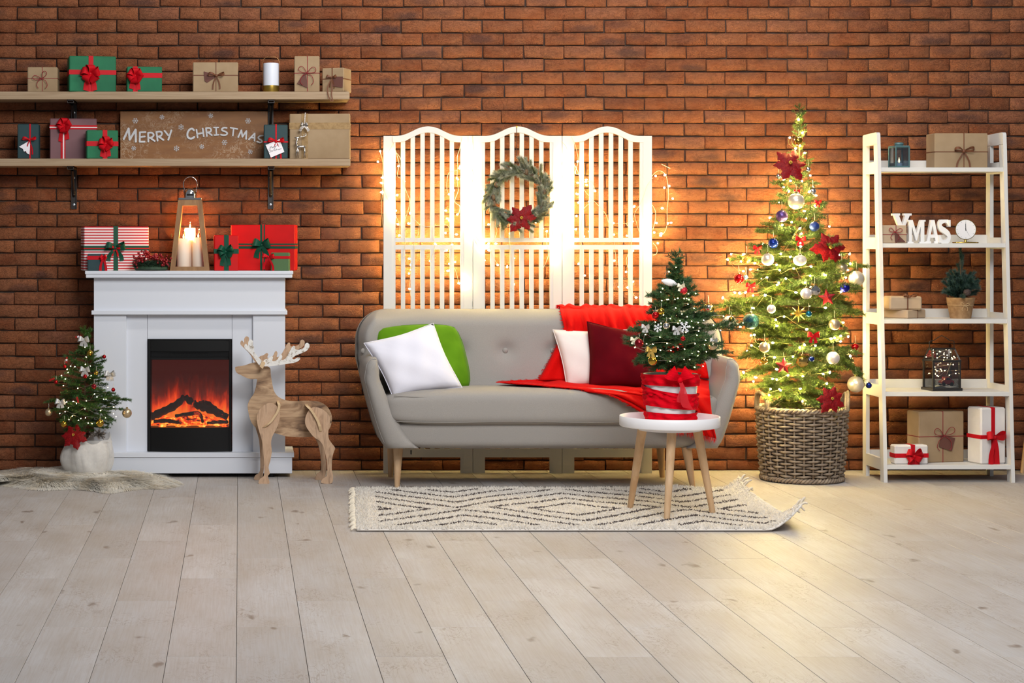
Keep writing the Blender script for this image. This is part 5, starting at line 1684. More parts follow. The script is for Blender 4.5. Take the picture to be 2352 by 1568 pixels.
# ================================================================ plywood reindeer
def reindeer():
    Y0 = -.485
    t = NT('plywood')
    v = t.coord('Object', (1.6, 1, 7))
    n = t.noise(v, 2.4, 4, .55, 1.0)
    base = t.ramp(n, [(.30, lin((92, 66, 48))), (.40, lin((150, 118, 88))), (.52, lin((190, 158, 124))), (.60, lin((176, 142, 110))), (.66, lin((110, 82, 60))), (.72, lin((186, 154, 120)))])
    wv = t.noise(t.coord('Object', (2, 1, 30)), 3, 4, .6, .8)
    base = t.mix(t.math('MULTIPLY', t.ramp(wv, [(.5, (0, 0, 0)), (.75, (1, 1, 1))]), .5), base, lin((112, 84, 62)))
    t.link(base, t.b.inputs['Base Color']); setp(t.b, 'Roughness', .62)
    PW = t.m
    t2 = NT('plywood_leg')
    v = t2.coord('Object', (8, 1, 1.6)); n = t2.noise(v, 4, 5, .6, .9)
    t2.link(t2.ramp(n, [(.3, lin((146, 116, 90))), (.5, lin((194, 160, 130))), (.7, lin((172, 138, 108)))]), t2.b.inputs['Base Color']); setp(t2.b, 'Roughness', .62)
    PL = t2.m
    t3 = NT('whitewashed')
    v = t3.coord('Object'); n = t3.noise(v, 60, 5, .7)
    t3.link(t3.ramp(n, [(.36, lin((150, 136, 118))), (.44, lin((220, 216, 210))), (.7, lin((232, 230, 226)))]), t3.b.inputs['Base Color']); setp(t3.b, 'Roughness', .8)
    WW = t3.m
    EDGE = mat('ply_edge', (206, 176, 136), .6)
    c = FLOOR(650, 1104); c.y = Y0
    th = thing('wooden_reindeer', 'cut-out plywood reindeer figure with white antlers beside the fireplace', 'reindeer figure', (P(650, 0, Y0).x, Y0, 0))
    def part(name, pts, Y, thick, m, smooth=True, n=4):
        o2 = bezc(pts, n) if smooth else pts
        k = lambda a, b: P(540 + a / 4.354, 760 + b / 4.354, Y) - Vector((P(650, 0, Y0).x, Y0, 0))
        def fn(u, w, q):
            p = k(u, w); p.y = (Y - Y0) + q; p.z = max(p.z, 0.0)
            return p
        return MB().prism(o2, fn, -thick / 2, thick / 2).build(name, m, th)
    body = [(0, 370), (20, 355), (90, 345), (150, 325), (215, 312), (262, 330), (345, 365), (356, 420), (362, 470), (378, 560), (395, 610), (430, 655), (500, 690), (600, 702), (700, 697), (800, 700), (860, 715), (915, 750), (950, 800), (968, 860), (960, 930), (935, 985), (880, 1030), (800, 1050), (700, 1060), (600, 1058), (500, 1048), (420, 1025), (300, 1000), (215, 968), (175, 930), (150, 880), (135, 820), (125, 745), (150, 680), (185, 630), (205, 570), (215, 520), (217, 480), (160, 480), (110, 465), (60, 440), (15, 415)]
    part('body', body, Y0, .018, PW)
    nf = [(345, 718), (405, 738), (442, 790), (448, 850), (435, 920), (400, 1000), (370, 1060), (360, 1120), (366, 1200), (355, 1280), (335, 1360), (346, 1420), (328, 1452), (340, 1524), (240, 1526), (246, 1480), (285, 1450), (292, 1380), (290, 1290), (276, 1190), (270, 1100), (240, 1000), (222, 920), (218, 860), (235, 800), (275, 750)]
    ff = [(215, 900), (205, 960), (225, 1030), (242, 1110), (250, 1250), (250, 1380), (236, 1420), (200, 1445), (194, 1484), (260, 1490), (285, 1400), (296, 1250), (300, 1100), (310, 960), (290, 880), (250, 870)]
    nh = [(760, 770), (830, 765), (900, 800), (945, 860), (945, 940), (932, 1000), (936, 1070), (965, 1120), (998, 1165), (990, 1200), (972, 1260), (966, 1380), (978, 1440), (966, 1518), (866, 1518), (872, 1478), (918, 1440), (920, 1330), (905, 1240), (885, 1160), (850, 1100), (790, 1060), (740, 1000), (705, 940), (700, 880), (720, 820)]
    fh = [(760, 1000), (790, 1060), (826, 1120), (850, 1220), (860, 1320), (858, 1392), (816, 1436), (806, 1484), (880, 1486), (908, 1420), (912, 1330), (900, 1230), (905, 1140), (890, 1040), (840, 980)]
    yn, yf = Y0 - .085, Y0 + .075
    part('leg', nf, yn, .014, PL); part('leg', nh, yn, .014, PL)
    part('leg', ff, yf, .014, PL); part('leg', fh, yf, .014, PL)
    # curved cross boards that carry the legs through the body
    def cross(pts):
        k = lambda a, b, Y: P(540 + a / 4.354, 760 + b / 4.354, Y) - Vector((P(650, 0, Y0).x, Y0, 0))
        path = bez([k(a, b, yn) for a, b in pts], 6)
        mb = MB(); hw_ = .0065
        vs = []; fs = []
        for i, p in enumerate(path):
            q = min(1, i / 4, (len(path) - 1 - i) / 4); dd = .012 + .01 * q
            for y in (yn - Y0 - dd, yf - Y0):
                for sx in (-hw_, hw_): vs.append(Vector((p.x + sx, y, p.z)))
        for i in range(len(path) - 1):
            a = i * 4; b = a + 4
            fs += [(a, a + 1, b + 1, b), (a + 2, a + 3, b + 3, b + 2), (a, a + 2, b + 2, b), (a + 1, a + 3, b + 3, b + 1)]
        fs += [(0, 1, 3, 2), (len(vs) - 4, len(vs) - 3, len(vs) - 1, len(vs) - 2)]
        mb.add(vs, fs); mb.build('cross_board', EDGE, th)
    cross([(430, 712), (440, 745), (425, 800), (395, 850), (350, 910), (285, 962)])
    cross([(715, 745), (760, 790), (800, 850), (835, 920), (855, 1000)])
    an = [(245, 343), (300, 352), (400, 345), (500, 330), (590, 316), (635, 296), (650, 274), (632, 262), (590, 282), (572, 270), (600, 248), (660, 222), (715, 196), (740, 165), (743, 135), (722, 118), (700, 130), (688, 165), (640, 186), (602, 182), (598, 155), (582, 148), (562, 172), (540, 215), (515, 258), (488, 286), (464, 290), (472, 255), (460, 232), (445, 242), (428, 278), (398, 300), (370, 296), (380, 264), (362, 252), (335, 272), (300, 284), (278, 300), (255, 285), (215, 240), (190, 205), (190, 165), (178, 140), (178, 98), (152, 85), (132, 108), (128, 148), (112, 128), (98, 134), (94, 165), (130, 202), (178, 250), (215, 305)]
    part('antler', an, Y0 - .035, .012, WW, n=3)
    part('antler', [(a - 48 if a > 270 else a - 40, b - 32) for a, b in an], Y0 + .04, .012, PL, n=3)
    part('ear_board', [(245, 350), (270, 295), (302, 318), (275, 375)], Y0 - .05, .05, EDGE, False)
reindeer()
# ================================================================ tray table
def tray_table():
    a, b, c_ = FLOOR(1447, 1175), FLOOR(1531.5, 1199), FLOOR(1636, 1184)
    ctr = P(1538, 0, -1.765)
    ZTOP = P(0, 976, -1.765).z
    t = thing('tray_table', 'round white tray side table on three pale wooden legs, standing on the rug', 'side table', (ctr.x, -1.765, ZRUG))
    O = Vector((ctr.x, -1.765, ZRUG))
    R = 113.5 / K(-1.765)
    z = ZTOP - ZRUG
    wm = mat('table_white', (236, 234, 236), .38)
    MB().lathe([(R - .012, z - .006), (R - .003, z - .004), (R, z), (R, z + .040), (R - .0015, z + .042), (R - .0045, z + .042), (R - .006, z + .040), (R - .006, z + .006), (R - .01, z + .003), (.001, z + .003)], 72, capt=False).build('tray', wm, t, smooth=.7)
    MB().lathe([(R * .62, z - .022), (R * .62, z - .005)], 40).build('leg_plate', wm, t, smooth=.7)
    for px, pxt, yb, (dx, dy) in ((1447, 1479, 1177, (-.085, .03)), (1531.5, 1532, 1203, (0, -.1)), (1637, 1601, 1187, (.09, .0))):
        ft = FLOOR(px, yb - 3) - Vector((O.x, O.y, 0))
        tp = Vector((P(pxt, 0, -1.765).x - O.x, dy, z - .012))
        MB().tube([lerp(ft, tp, q) for q in (0, .02, .35, 1)], [.0115, .013, .0165, .0215], 18).build('leg', LEGW, t, smooth=.8)
    return ZTOP + .004
ZTAB = tray_table()
# ================================================================ decorated firs
NEED_BIG = needle_mat('fir_needle', (64, 84, 24), (88, 104, 34), (52, 78, 40))
NEED_TAB = needle_mat('fir_needle_deep', (34, 66, 30), (56, 92, 44), (66, 100, 66))
NEED_SML = needle_mat('fir_needle_mid', (46, 80, 24), (70, 104, 36), (44, 80, 44))
class Fir:
    def __init__(s, label, cx, Yc, ybase, prof, nbr, needle, lens, nl, seed, elev, name='fir_tree', zmin=None, per_m=1000, nw=.0008, side=.45, lean=0.0, ymax=-.03):
        """prof: list of (row, half width px) from the tip downwards"""
        rng = np.random.default_rng(seed); k = K(Yc)
        s.cx, s.Y, s.k = cx, Yc, k
        s.rows = [p[0] for p in prof]; s.half = [p[1] for p in prof]
        base = P(cx, ybase, Yc)
        s.base = base
        t = thing(name, label, 'fir tree', base); s.t = t
        ztop = P(0, prof[0][0], Yc).z - base.z
        MB().tube([(lean * ztop * q * q, 0, ztop * q) for q in np.linspace(0, 1, 8)], [lerp(.012, .002, q) * max(.6, ztop / 1.4) for q in np.linspace(0, 1, 8)], 8).build('trunk', mat('fir_trunk', (84, 64, 44), .85, bump=(60, .6, .004)), t, smooth=3.14)
        protos = {}
        for L in lens:
            protos[L] = [branch_mesh('branch', L, rng, needle, BARK, nside=max(2, int(L / .05)), per_m=per_m, nl=nl, nw=nw, droop=.12, side_len=side) for _ in range(3)]
        ybot = prof[-1][0]
        for i in range(nbr):
            f = ((i + .5) / nbr) ** .85
            row = lerp(prof[0][0] + 12, ybot, f)
            L = interp(row, s.rows, s.half) / k * rng.uniform(.68, 1.2)
            a = i * 2.39996 + rng.uniform(-.25, .25)
            el = interp(f, [0, .3, .7, 1], elev) + rng.uniform(-.12, .12)
            z = P(0, row, Yc).z - base.z - L * math.sin(el) * .45
            ll = max(L / max(.35, math.cos(el)), .04)
            best = min(lens, key=lambda q: abs(q - ll))
            d = Vector((math.cos(a) * math.cos(el), math.sin(a) * math.cos(el), math.sin(el)))
            if Yc + d.y * ll > ymax: d.y = (ymax - Yc) / ll * .8
            o = obj('branch', protos[best][i % 3], None, t)
            zq = max(.01, min(ztop, z)); lx = lean * ztop * (zq / ztop) ** 2
            o.matrix_local = Matrix.Translation((lx, 0, zq)) @ orient(d, rng.uniform(-.3, .3)) @ Matrix.Scale(ll / best, 4)
        for q in range(4):
            o = obj('branch', protos[lens[0]][q % 3], None, t)
            o.matrix_local = Matrix.Translation((lean * ztop, 0, ztop - .03 - .035 * q)) @ orient((.1 * math.sin(q * 2), .1 * math.cos(q), 1), q) @ Matrix.Scale((.07 if lens[0] < .1 else .1) / lens[0], 4)
        s.protos, s.lens, s.rng = protos, lens, rng
    def extra(s, px0, py0, px1, py1, dy=0.0):
        """one single branch between two pixel points"""
        a = P(px0, py0, s.Y) - s.base; b = P(px1, py1, s.Y + dy) - s.base; L = (b - a).length
        best = min(s.lens, key=lambda q: abs(q - L))
        o = obj('branch', s.protos[best][int(s.rng.integers(0, 3))], None, s.t)
        o.matrix_local = Matrix.Translation(a) @ orient(b - a) @ Matrix.Scale(L / best, 4)
    def depth(s, px, py, f=.9):
        R = interp(py, s.rows, s.half); dx = abs(px - s.cx)
        return s.Y - math.sqrt(max(R * R - dx * dx, (R * .25) ** 2)) / s.k * f
BM = {
 'pearl': mat('bauble_pearl', (222, 208, 186), .32, .55), 'pearlw': mat('bauble_white_pearl', (226, 214, 206), .35, .35), 'gold': mat('bauble_gold', (196, 156, 62), .16, 1.0),
 'champ': mat('bauble_champagne', (204, 182, 148), .3, .8), 'silver': mat('bauble_silver', (204, 200, 198), .1, 1.0), 'blue': mat('bauble_blue', (18, 44, 128), .22, .6), 'bluem': mat('bauble_matte_blue', (30, 54, 120), .45, .4),
 'cobalt': mat('bauble_cobalt', (26, 26, 130), .2, .6), 'purple': mat('bauble_purple', (86, 62, 116), .3, .6), 'red': mat('bauble_red', (168, 12, 20), .14, .7), 'dred': mat('bauble_dark_red', (122, 8, 24), .2, .6), 'sky': mat('bauble_sky', (116, 160, 186), .2, .7),
 'teal': mat('bauble_teal_glitter', (8, 54, 66), .35, .7, col2=(40, 130, 140), vscale=150, vlo=.58, vhi=.7, bump=(260, .9, .003)), 'tealm': mat('bauble_teal', (30, 112, 136), .2, .7),
 'goldg': mat('bauble_gold_glitter', (178, 140, 50), .3, .9, col2=(240, 210, 120), vscale=190, vlo=.5, vhi=.65, bump=(260, .8, .003)), 'redg': mat('bauble_red_glitter', (160, 16, 34), .4, .5, col2=(214, 40, 60), vscale=200, bump=(300, .9, .002)),
 'disco': mat('mirror_silver', (210, 206, 200), .06, 1.0), 'discog': mat('mirror_gold', (206, 172, 96), .06, 1.0), 'white': mat('bauble_white_pattern', (232, 222, 210), .45, col2=(204, 186, 160), vscale=60, bump=(60, .5, .003))}
CAPM = mat('bauble_cap', (202, 176, 110), .25, 1.0)
HANG = mat('hanger_thread', (214, 206, 190), .6)
def bauble(label, px, py, r, Y, m, kind='ball', hang=12, group=None):
    k = K(Y); R = r / k; c = P(px, py, Y)
    t = thing('bauble', label, 'bauble', c, 0, group)
    mb = MB()
    if kind == 'drop': mb.lathe([(.001, -R * 1.15), (R * .35, -R * 1.0), (R * .8, -R * .3), (R, R * .25), (R * .8, R * .75), (R * .3, R * 1.05)], 20)
    elif kind == 'disco': mb.sphere((0, 0, 0), R, 18, 12)
    elif kind == 'oval': mb.sphere((0, 0, 0), R, 24, 16, (1.05, 1.05, .88))
    else: mb.sphere((0, 0, 0), R, 24, 16)
    mb.build('ball', m, t, smooth=None if kind == 'disco' else 3.14)
    cr = max(R * .22, .0022); zt = R * (1.0 if kind != 'drop' else 1.08) * (.88 if kind == 'oval' else 1)
    MB().lathe([(cr, zt - cr * .5), (cr, zt + cr * .8), (cr * .6, zt + cr)], 12).build('cap', CAPM, t, smooth=.7)
    hg = MB(); hg.tube([(0, 0, zt + cr * .8), (.0012, 0, zt + cr + hang / k * .5), (0, .004, zt + cr + hang / k)], max(.0005, .35 / k), 4)
    hg.build('hanger', HANG, t)
    return t
def star(label, px, py, r, Y, m, name='star_ornament', n=5, inner=.45, thick=.25, rot=0.0):
    k = K(Y); R = r / k; t = thing(name, label, 'ornament', P(px, py, Y))
    mb = MB(); ring = []
    for i in range(2 * n):
        a = PI / 2 + PI * i / n + rot; q = R if i % 2 == 0 else R * inner
        ring.append((q * math.cos(a), 0, q * math.sin(a)))
    vs = ring + [(0, -R * thick, 0), (0, R * thick, 0)]
    fs = []
    for i in range(2 * n):
        j = (i + 1) % (2 * n); fs += [(i, j, 2 * n), (j, i, 2 * n + 1)]
    mb.add(vs, fs); mb.build('star_body', m, t)
    MB().tube([(0, 0, R), (0, .003, R + 10 / k)], .0006, 4).build('hanger', HANG, t)
    return t
def tree_bow(label, px, py, s, Y, m, seed=1, wid=.4, rot=0.0, loops=2):
    k = K(Y); t = thing('ribbon_bow', label, 'bow', P(px, py, Y))
    satin_bow(t, (0, 0, 0), s / k, m, loops, 2, wid, seed, name='bow_loop'); t.rotation_euler = (0, rot, 0)
    return t
def snowflake(label, px, py, r, Y, rot=0.1):
    k = K(Y); R = r / k; t = thing('snowflake_ornament', label, 'ornament', P(px, py, Y)); mb = MB()
    for j in range(6):
        a = j * PI / 3 + rot; u = Vector((math.cos(a), 0, math.sin(a))); mb.tube([Vector(), u * R], R * .07, 4)
        for q in (.45, .72):
            for sg in (-.85, .85): mb.tube([u * R * q, u * R * q + Vector((math.cos(a + sg), 0, math.sin(a + sg))) * R * .3], R * .06, 4)
    mb.build('flake', mat('white_felt', (236, 236, 238), .6), t); return t
def tree_lights(fir, label, pts, me, wire, wr, back=0, seed=1, f=.97, near_wall=()):
    rnd = random.Random(seed)
    bulbs = [P(a, b, fir.depth(a, b, f) + rnd.uniform(-.012, .01)) for a, b in pts]
    order = sorted(range(len(pts)), key=lambda i: pts[i][1])
    # wire climbs the tree visiting bulbs row by row, alternating direction
    rows = [order[i:i + 5] for i in range(0, len(order), 5)]; seq = []
    for i, r_ in enumerate(rows): seq += sorted(r_, key=lambda j: pts[j][0], reverse=bool(i % 2))
    path = []
    for i, j in enumerate(seq):
        path.append(bulbs[j] + Vector((0, .006, .004)))
        if i + 1 < len(seq):
            mid = (bulbs[j] + bulbs[seq[i + 1]]) / 2; path.append(mid + Vector((rnd.uniform(-.02, .02), .075, -.015 + rnd.uniform(-.015, .015))))
    for i in range(back):
        row = rnd.uniform(fir.rows[2], fir.rows[-1]); R = interp(row, fir.rows, fir.half) / fir.k; a = rnd.uniform(.1, PI - .1)
        b = P(fir.cx, row, fir.Y) + Vector((math.cos(a) * R * 1.05, math.sin(a) * R * .92, 0)); b.y = min(b.y, -.055); bulbs.append(b)
    bulbs += [P(a, b, rnd.uniform(-.09, -.05)) for a, b in near_wall]
    return string_lights(label, [bez(path, 3)], me, wire, wr, bulbs, seed)
# ---------------------------------------------------------------- wicker basket
def basket():
    Yc = -.42; k = K(Yc); c = P(1841.5, 0, Yc)
    H0 = P(0, 932, Yc).z; r0, r1 = .196, .222
    t = thing('wicker_basket', 'grey-brown woven wicker basket holding the tall decorated fir', 'basket', (c.x, Yc, 0))
    WK = NT('wicker'); v = WK.coord('Object', (1, 1, 1)); n = WK.noise(v, 26, 4, .6); oi = WK.node('ShaderNodeObjectInfo')
    base = WK.mix(WK.ramp(n, [(.3, (0, 0, 0)), (.7, (1, 1, 1))]), lin((104, 86, 68)), lin((166, 148, 126)))
    base = WK.mix(WK.math('MULTIPLY', oi.outputs['Random'], .45), base, lin((128, 112, 98)))
    WK.link(base, WK.b.inputs['Base Color']); setp(WK.b, 'Roughness', .6); WK.bump(WK.noise(v, 160, 2), .3, .002)
    NS, NR = 28, 21
    Rz = lambda z: lerp(r0, r1, (z / H0)) + .004 * math.sin(z / H0 * PI)
    for i in range(NS):
        a = 2 * PI * i / NS
        MB().tube([((Rz(z)) * math.cos(a), (Rz(z)) * math.sin(a), z) for z in np.linspace(.012, H0 - .004, 6)], .0058, 6).build('stake', WK.m, t, smooth=3.14)
    z0, z1 = .038, H0 - .030
    for j in range(NR):
        z = lerp(z0, z1, j / (NR - 1)); pts = []
        m = NS * 4; ph = PI * (j % 2)
        for i in range(m):
            a = 2 * PI * i / m
            r = Rz(z) + .0105 * math.cos(NS / 2 * a + ph)
            pts.append((r * math.cos(a), r * math.sin(a), z + .0016 * math.sin(NS / 4 * a + j)))
        MB().tube(pts, .0068, 6, closed=True, flat=None).build('weaver', WK.m, t, smooth=3.14)
    def braid(z, R, name, n=60, rr=.009, amp=.009):
        for s in range(3):
            pts = []
            for i in range(n * 3):
                a = 2 * PI * i / (n * 3); q = 22 * a + s * 2 * PI / 3
                pts.append(((R + amp * math.cos(q)) * math.cos(a), (R + amp * math.cos(q)) * math.sin(a), z + amp * .9 * math.sin(q)))
            MB().tube(pts, rr * .8, 6, closed=True).build(name, WK.m, t, smooth=3.14)
    braid(H0 - .012, r1 + .002, 'rim_strand'); braid(.016, r0 + .004, 'base_strand')
    for sg in (-1, 1):
        for q in (-.006, .006):
            pts = []
            for i in range(15):
                a = PI * i / 14
                ang = (PI if sg < 0 else 0) + (.32 * math.cos(a)) * 1.0 - .15 * sg
                pts.append(((r1 + .004 + q) * math.cos(ang), (r1 + .004 + q) * math.sin(ang), H0 - .02 + .092 * math.sin(a) ** .8 + q * .5))
            MB().tube(pts, .0085, 6).build('handle', WK.m, t, smooth=3.14)
    MB().lathe([(r0 - .018, .004), (r1 - .02, H0 - .05), (.001, H0 - .05)], 36, capt=False).build('liner', mat('basket_liner', (46, 38, 30), .95), t, smooth=.7)
    return H0
HB = basket()
# ---------------------------------------------------------------- the tall fir
big = Fir('tall decorated fir with warm lights standing in the wicker basket', 1836, -.42, 950,
          [(270, 3), (330, 12), (400, 32), (460, 46), (500, 58), (550, 90), (620, 122), (700, 142), (780, 132), (850, 112), (925, 88)], 165, NEED_BIG, [.12, .2, .28, .36], .022, 4,
          [.95, .42, .12, -.12], per_m=1350, nw=.0013, side=.5)
for a in ((1800, 690, 1640, 688, -.05), (1790, 700, 1625, 712, .02), (1790, 600, 1672, 582, 0), (1880, 610, 1998, 600, 0), (1890, 700, 1988, 712, -.05), (1890, 760, 2000, 872, -.1), (1780, 850, 1685, 862, 0), (1880, 800, 1985, 850, -.05),
          (1800, 540, 1742, 520, -.1), (1860, 470, 1900, 462, -.05), (1850, 420, 1885, 418, 0), (1845, 370, 1868, 362, 0), (1810, 470, 1775, 455, -.05), (1815, 420, 1774, 412, -.05), (1860, 520, 1892, 532, -.1)): big.extra(*a)
U = lambda x, y: (1640 + x / 3.484, 250 + y / 3.484)
LW = lambda x, y: (1640 + x / 3.2, 640 + y / 3.2)
BL = [('small gold glass bauble below the tip of the tall fir', U(675, 258), 10, 'gold', 'ball'), ('small silver bauble under the top poinsettia, basket side', U(517, 538), 6.5, 'silver', 'ball'),
 ('tiny silver bauble at the shelf-side edge of the top poinsettia', U(754, 485), 6, 'silver', 'ball'), ('small pale silver bauble hanging just above the large pearl bauble', U(790, 660), 8, 'silver', 'ball'),
 ('large pearl bauble on the upper trunk of the tall fir', U(657, 740), 18.7, 'pearl', 'ball'), ('purple satin bauble high on the tall fir', U(543, 857), 13.8, 'purple', 'ball'),
 ('matte blue bauble above the middle poinsettia', U(804, 941), 11.5, 'bluem', 'ball'), ('glossy blue bauble above the medium pearl bauble', U(474, 1075), 11.5, 'blue', 'ball'),
 ('medium pearl bauble below the glossy blue bauble', U(430, 1205), 14.4, 'pearl', 'ball'), ('white patterned oval bauble in the middle of the tall fir', U(688, 1212), 14.4, 'white', 'oval'),
 ('gold glitter bauble on the sofa-side branch of the tall fir', U(262, 1200), 11, 'goldg', 'ball'), ('champagne patterned bauble below the middle poinsettia', U(1020, 1272), 13.8, 'champ', 'ball'),
 ('large pearl bauble touching the edge of the ladder shelf', U(1140, 1358), 18, 'pearl', 'ball'), ('glossy red bauble on the sofa-side branches of the tall fir', U(199, 1357), 11, 'red', 'ball'),
 ('tiny sky blue bauble beside the glossy red bauble', U(255, 1347), 5.8, 'sky', 'ball'), ('cobalt blue bauble beneath the pearl bauble at the ladder shelf', U(1048, 1430), 11, 'cobalt', 'ball'),
 ('mirrored silver disco bauble above the upper red star', U(805, 1453), 13.5, 'disco', 'disco'), ('white pearl bauble half hidden behind the silver disco bauble', U(738, 1478), 13, 'pearlw', 'ball'),
 ('small pinkish pearl bauble left of the gold star', LW(422, 222), 10, 'pearlw', 'ball'), ('dark teal glitter bauble low on the sofa side of the tall fir', LW(271, 312), 18, 'teal', 'ball'),
 ('tiny teal bauble beside the gold star', LW(696, 257), 7.2, 'tealm', 'ball'), ('champagne mirrored bauble right of the lower red bow', LW(885, 335), 13, 'champ', 'disco'),
 ('matte gold bauble low on the sofa side of the tall fir', LW(371, 503), 12.5, 'champ', 'ball'), ('white pearl bauble low among the shelf-side branches', LW(875, 582), 15, 'pearlw', 'ball'),
 ('mirrored gold disco bauble right of the lower red star', LW(650, 607), 14.3, 'discog', 'disco'), ('small blue bauble touching the gold disco bauble', LW(718, 588), 6.4, 'blue', 'ball'),
 ('red drop-shaped ornament hanging near the ladder shelf', LW(1038, 508), 9.5, 'red', 'drop'), ('large low pearl bauble hanging above the basket rim by the shelf', LW(1042, 775), 19, 'pearl', 'ball'),
 ('small blue bauble hanging lowest beside the ladder shelf', LW(1138, 783), 7, 'blue', 'ball'), ('small gold bauble left of the lower red star', LW(370, 602), 9, 'gold', 'ball'),
 ('pinkish pearl bauble behind the tip of the table fir', LW(114, 322), 16, 'pearlw', 'ball'), ('gold and silver bauble hanging between the two decorated firs', (1626.5, 709), 13, 'gold', 'ball'), ('small silver bauble right before the gold bauble between the firs', (1628, 706), 7.5, 'silver', 'ball')]
for lab, (x, y), r, mk, kd in BL:
    Y = big.depth(x, y, 1.0) - r / 443 * .8
    if lab.startswith('small silver bauble right before'): Y -= .05
    bauble(lab, x, y, r, Y, BM[mk], kd, hang=16)
REDST = mat('red_star_glitter', (170, 12, 26), .4, col2=(120, 6, 16), vscale=120)
star('upper red glitter star on the tall fir', *U(905, 1510), 21, big.depth(*U(905, 1510)) - .03, REDST, rot=.12)
star('lower red glitter star on the tall fir', *LW(512, 640), 21, big.depth(*LW(512, 640)) - .03, REDST, rot=-.05)
star('gold eight-pointed star in the middle of the tall fir', *LW(622, 255), 21, big.depth(*LW(622, 255)) - .03, mat('gold_star', (196, 168, 84), .3, .8), n=8, inner=.3)
for lab, (x, y), s, sd in (('small red bow at the sofa-side tip of the tall fir', U(345, 1115), 11, 1), ('small red bow under the tiny sky blue bauble', U(290, 1415), 12, 2), ('small red bow above the gold disco bauble', LW(728, 418), 15, 3),
                           ('small red bow between the tree trunk lights', U(690, 1045), 13, 4), ('tiny red bow on top of the large upper pearl bauble', U(662, 662), 8, 5), ('tiny red bow by the shelf-side upper branches', U(830, 748), 9, 6)):
    tree_bow(lab, x, y, s, big.depth(x, y, 1.0) - .02, REDR, sd)
poinsettia('poinsettia', 'red poinsettia near the tip of the tall fir', P(*U(605, 450), big.depth(*U(605, 450)) - .03), 43 / 443, PETAL, 7, normal=(-.1, -1, .45))
poinsettia('poinsettia', 'red poinsettia on the shelf side of the tall fir', P(*U(915, 1110), big.depth(*U(915, 1110)) - .03), 42 / 443, PETAL, 8, normal=(.15, -1, .1))
poinsettia('poinsettia', 'red poinsettia tucked on the rim of the wicker basket', P(*LW(855, 885), -.655), 36 / 443, PETAL, 9, normal=(.1, -1, .2), npet=7)
bl_pts = [U(*p) for p in [(677, 88), (707, 192), (607, 230), (688, 295), (655, 316), (725, 352), (705, 578), (610, 575), (600, 660), (760, 662), (806, 774), (555, 830), (722, 817), (622, 905), (545, 930), (686, 957), (700, 998), (692, 1072), (694, 1100), (137, 1162), (110, 1205), (535, 1160), (500, 1247), (325, 1235), (290, 1285), (640, 1276), (778, 1262), (525, 1290), (886, 1327), (425, 1348), (575, 1357), (518, 1390), (505, 1408), (1000, 1168), (1085, 1162), (1090, 1240), (1055, 1350), (70, 1512), (203, 1475), (250, 1470), (410, 1492), (1015, 1464), (728, 1390), (770, 1335), (235, 1165), (610, 1185)]]
bl_pts += [LW(*p) for p in [(375, 122), (285, 215), (453, 302), (515, 278), (460, 345), (820, 213), (948, 322), (932, 420), (885, 435), (860, 440), (295, 412), (275, 490), (430, 470), (630, 505), (665, 487), (745, 492), (580, 572), (443, 578), (462, 665), (543, 710), (650, 715), (803, 700), (830, 770), (490, 820), (635, 808), (405, 855), (650, 900), (290, 755), (217, 687), (680, 372), (460, 740), (415, 810), (600, 100), (430, 735), (850, 690), (370, 590)]]
tree_lights(big, 'warm string lights wound around the tall fir in the basket', bl_pts, BM_TREE, WIRET, .0008, back=40, seed=3, near_wall=[(1702, 600), (1688, 672), (1706, 742), (1722, 700), (1716, 806), (1734, 866), (1708, 856), (1748, 640), (1752, 560), (1768, 500), (1725, 770), (1745, 900), (1936, 706), (1930, 784), (1946, 620), (1905, 520), (1800, 430), (1870, 440)])
# ---------------------------------------------------------------- small fir by the fireplace
def left_pot():
    Y = -.45; k = K(Y); c = P(208, 0, Y); zb = .032
    t = thing('wrapped_pot', 'white flower pot wrapped in sheer white tulle on the fur rug', 'flower pot', (c.x, Y, zb))
    pm = mat('pot_white', (226, 222, 218), .45)
    MB().lathe([(.070, 0), (.072, .012), (.06, .014)], 32).build('saucer', pm, t, smooth=.7)
    MB().lathe([(.085, .012), (.092, .018), (.097, .13), (.099, .165), (.094, .165), (.090, .15), (.001, .15)], 36, capt=False).build('pot', pm, t, smooth=.7)
    rnd = random.Random(3)
    def tul(amp, sh, seed):
        ph = [rnd.uniform(0, 6) for _ in range(6)]
        def fn(u, v):
            a = 2 * PI * u; bul = math.sin(PI * v) ** .7
            left = max(0, -math.cos(a)); 
            r = .101 + bul * (.014 + .042 * left * (1 - .3 * v)) + amp * bul * (math.sin(7 * a + ph[0] + 3 * v) + .7 * math.sin(13 * a + ph[1]) + .5 * math.sin(4 * a - 5 * v + ph[2]))
            z = .018 + v * (.165 + .025 * math.sin(2 * a + sh) + .012 * math.sin(5 * a)) - .02 * left * (1 - v)
            return Vector((r * math.cos(a), r * math.sin(a), max(0.004, z)))
        return fn
    vm = veil_mat('white_tulle', (240, 235, 228), .34)
    for i in range(2): MB().grid(tul(.005 + .002 * i, i * 1.3, i), 90, 16, closeu=True).build('tulle', vm, t, smooth=3.14, recalc=False)
left_pot()
sml = Fir('small decorated fir with fairy lights in a tulle-wrapped pot', 195, -.45, 1012, [(768, 3), (800, 14), (826, 40), (860, 52), (900, 70), (935, 88), (965, 72), (985, 50)], 66, NEED_SML, [.05, .10, .16, .21], .015, 9,
          [.9, .4, .12, -.05], per_m=1900, nw=.0011, side=.45, ymax=-.33)
for a in ((225, 915, 300, 910, -.03), (175, 915, 102, 915, 0), (185, 835, 148, 812, 0), (205, 835, 234, 815, -.03), (215, 870, 262, 855, 0), (175, 870, 122, 862, -.02), (215, 930, 262, 968, -.05), (210, 850, 234, 838, -.06)): sml.extra(*a)
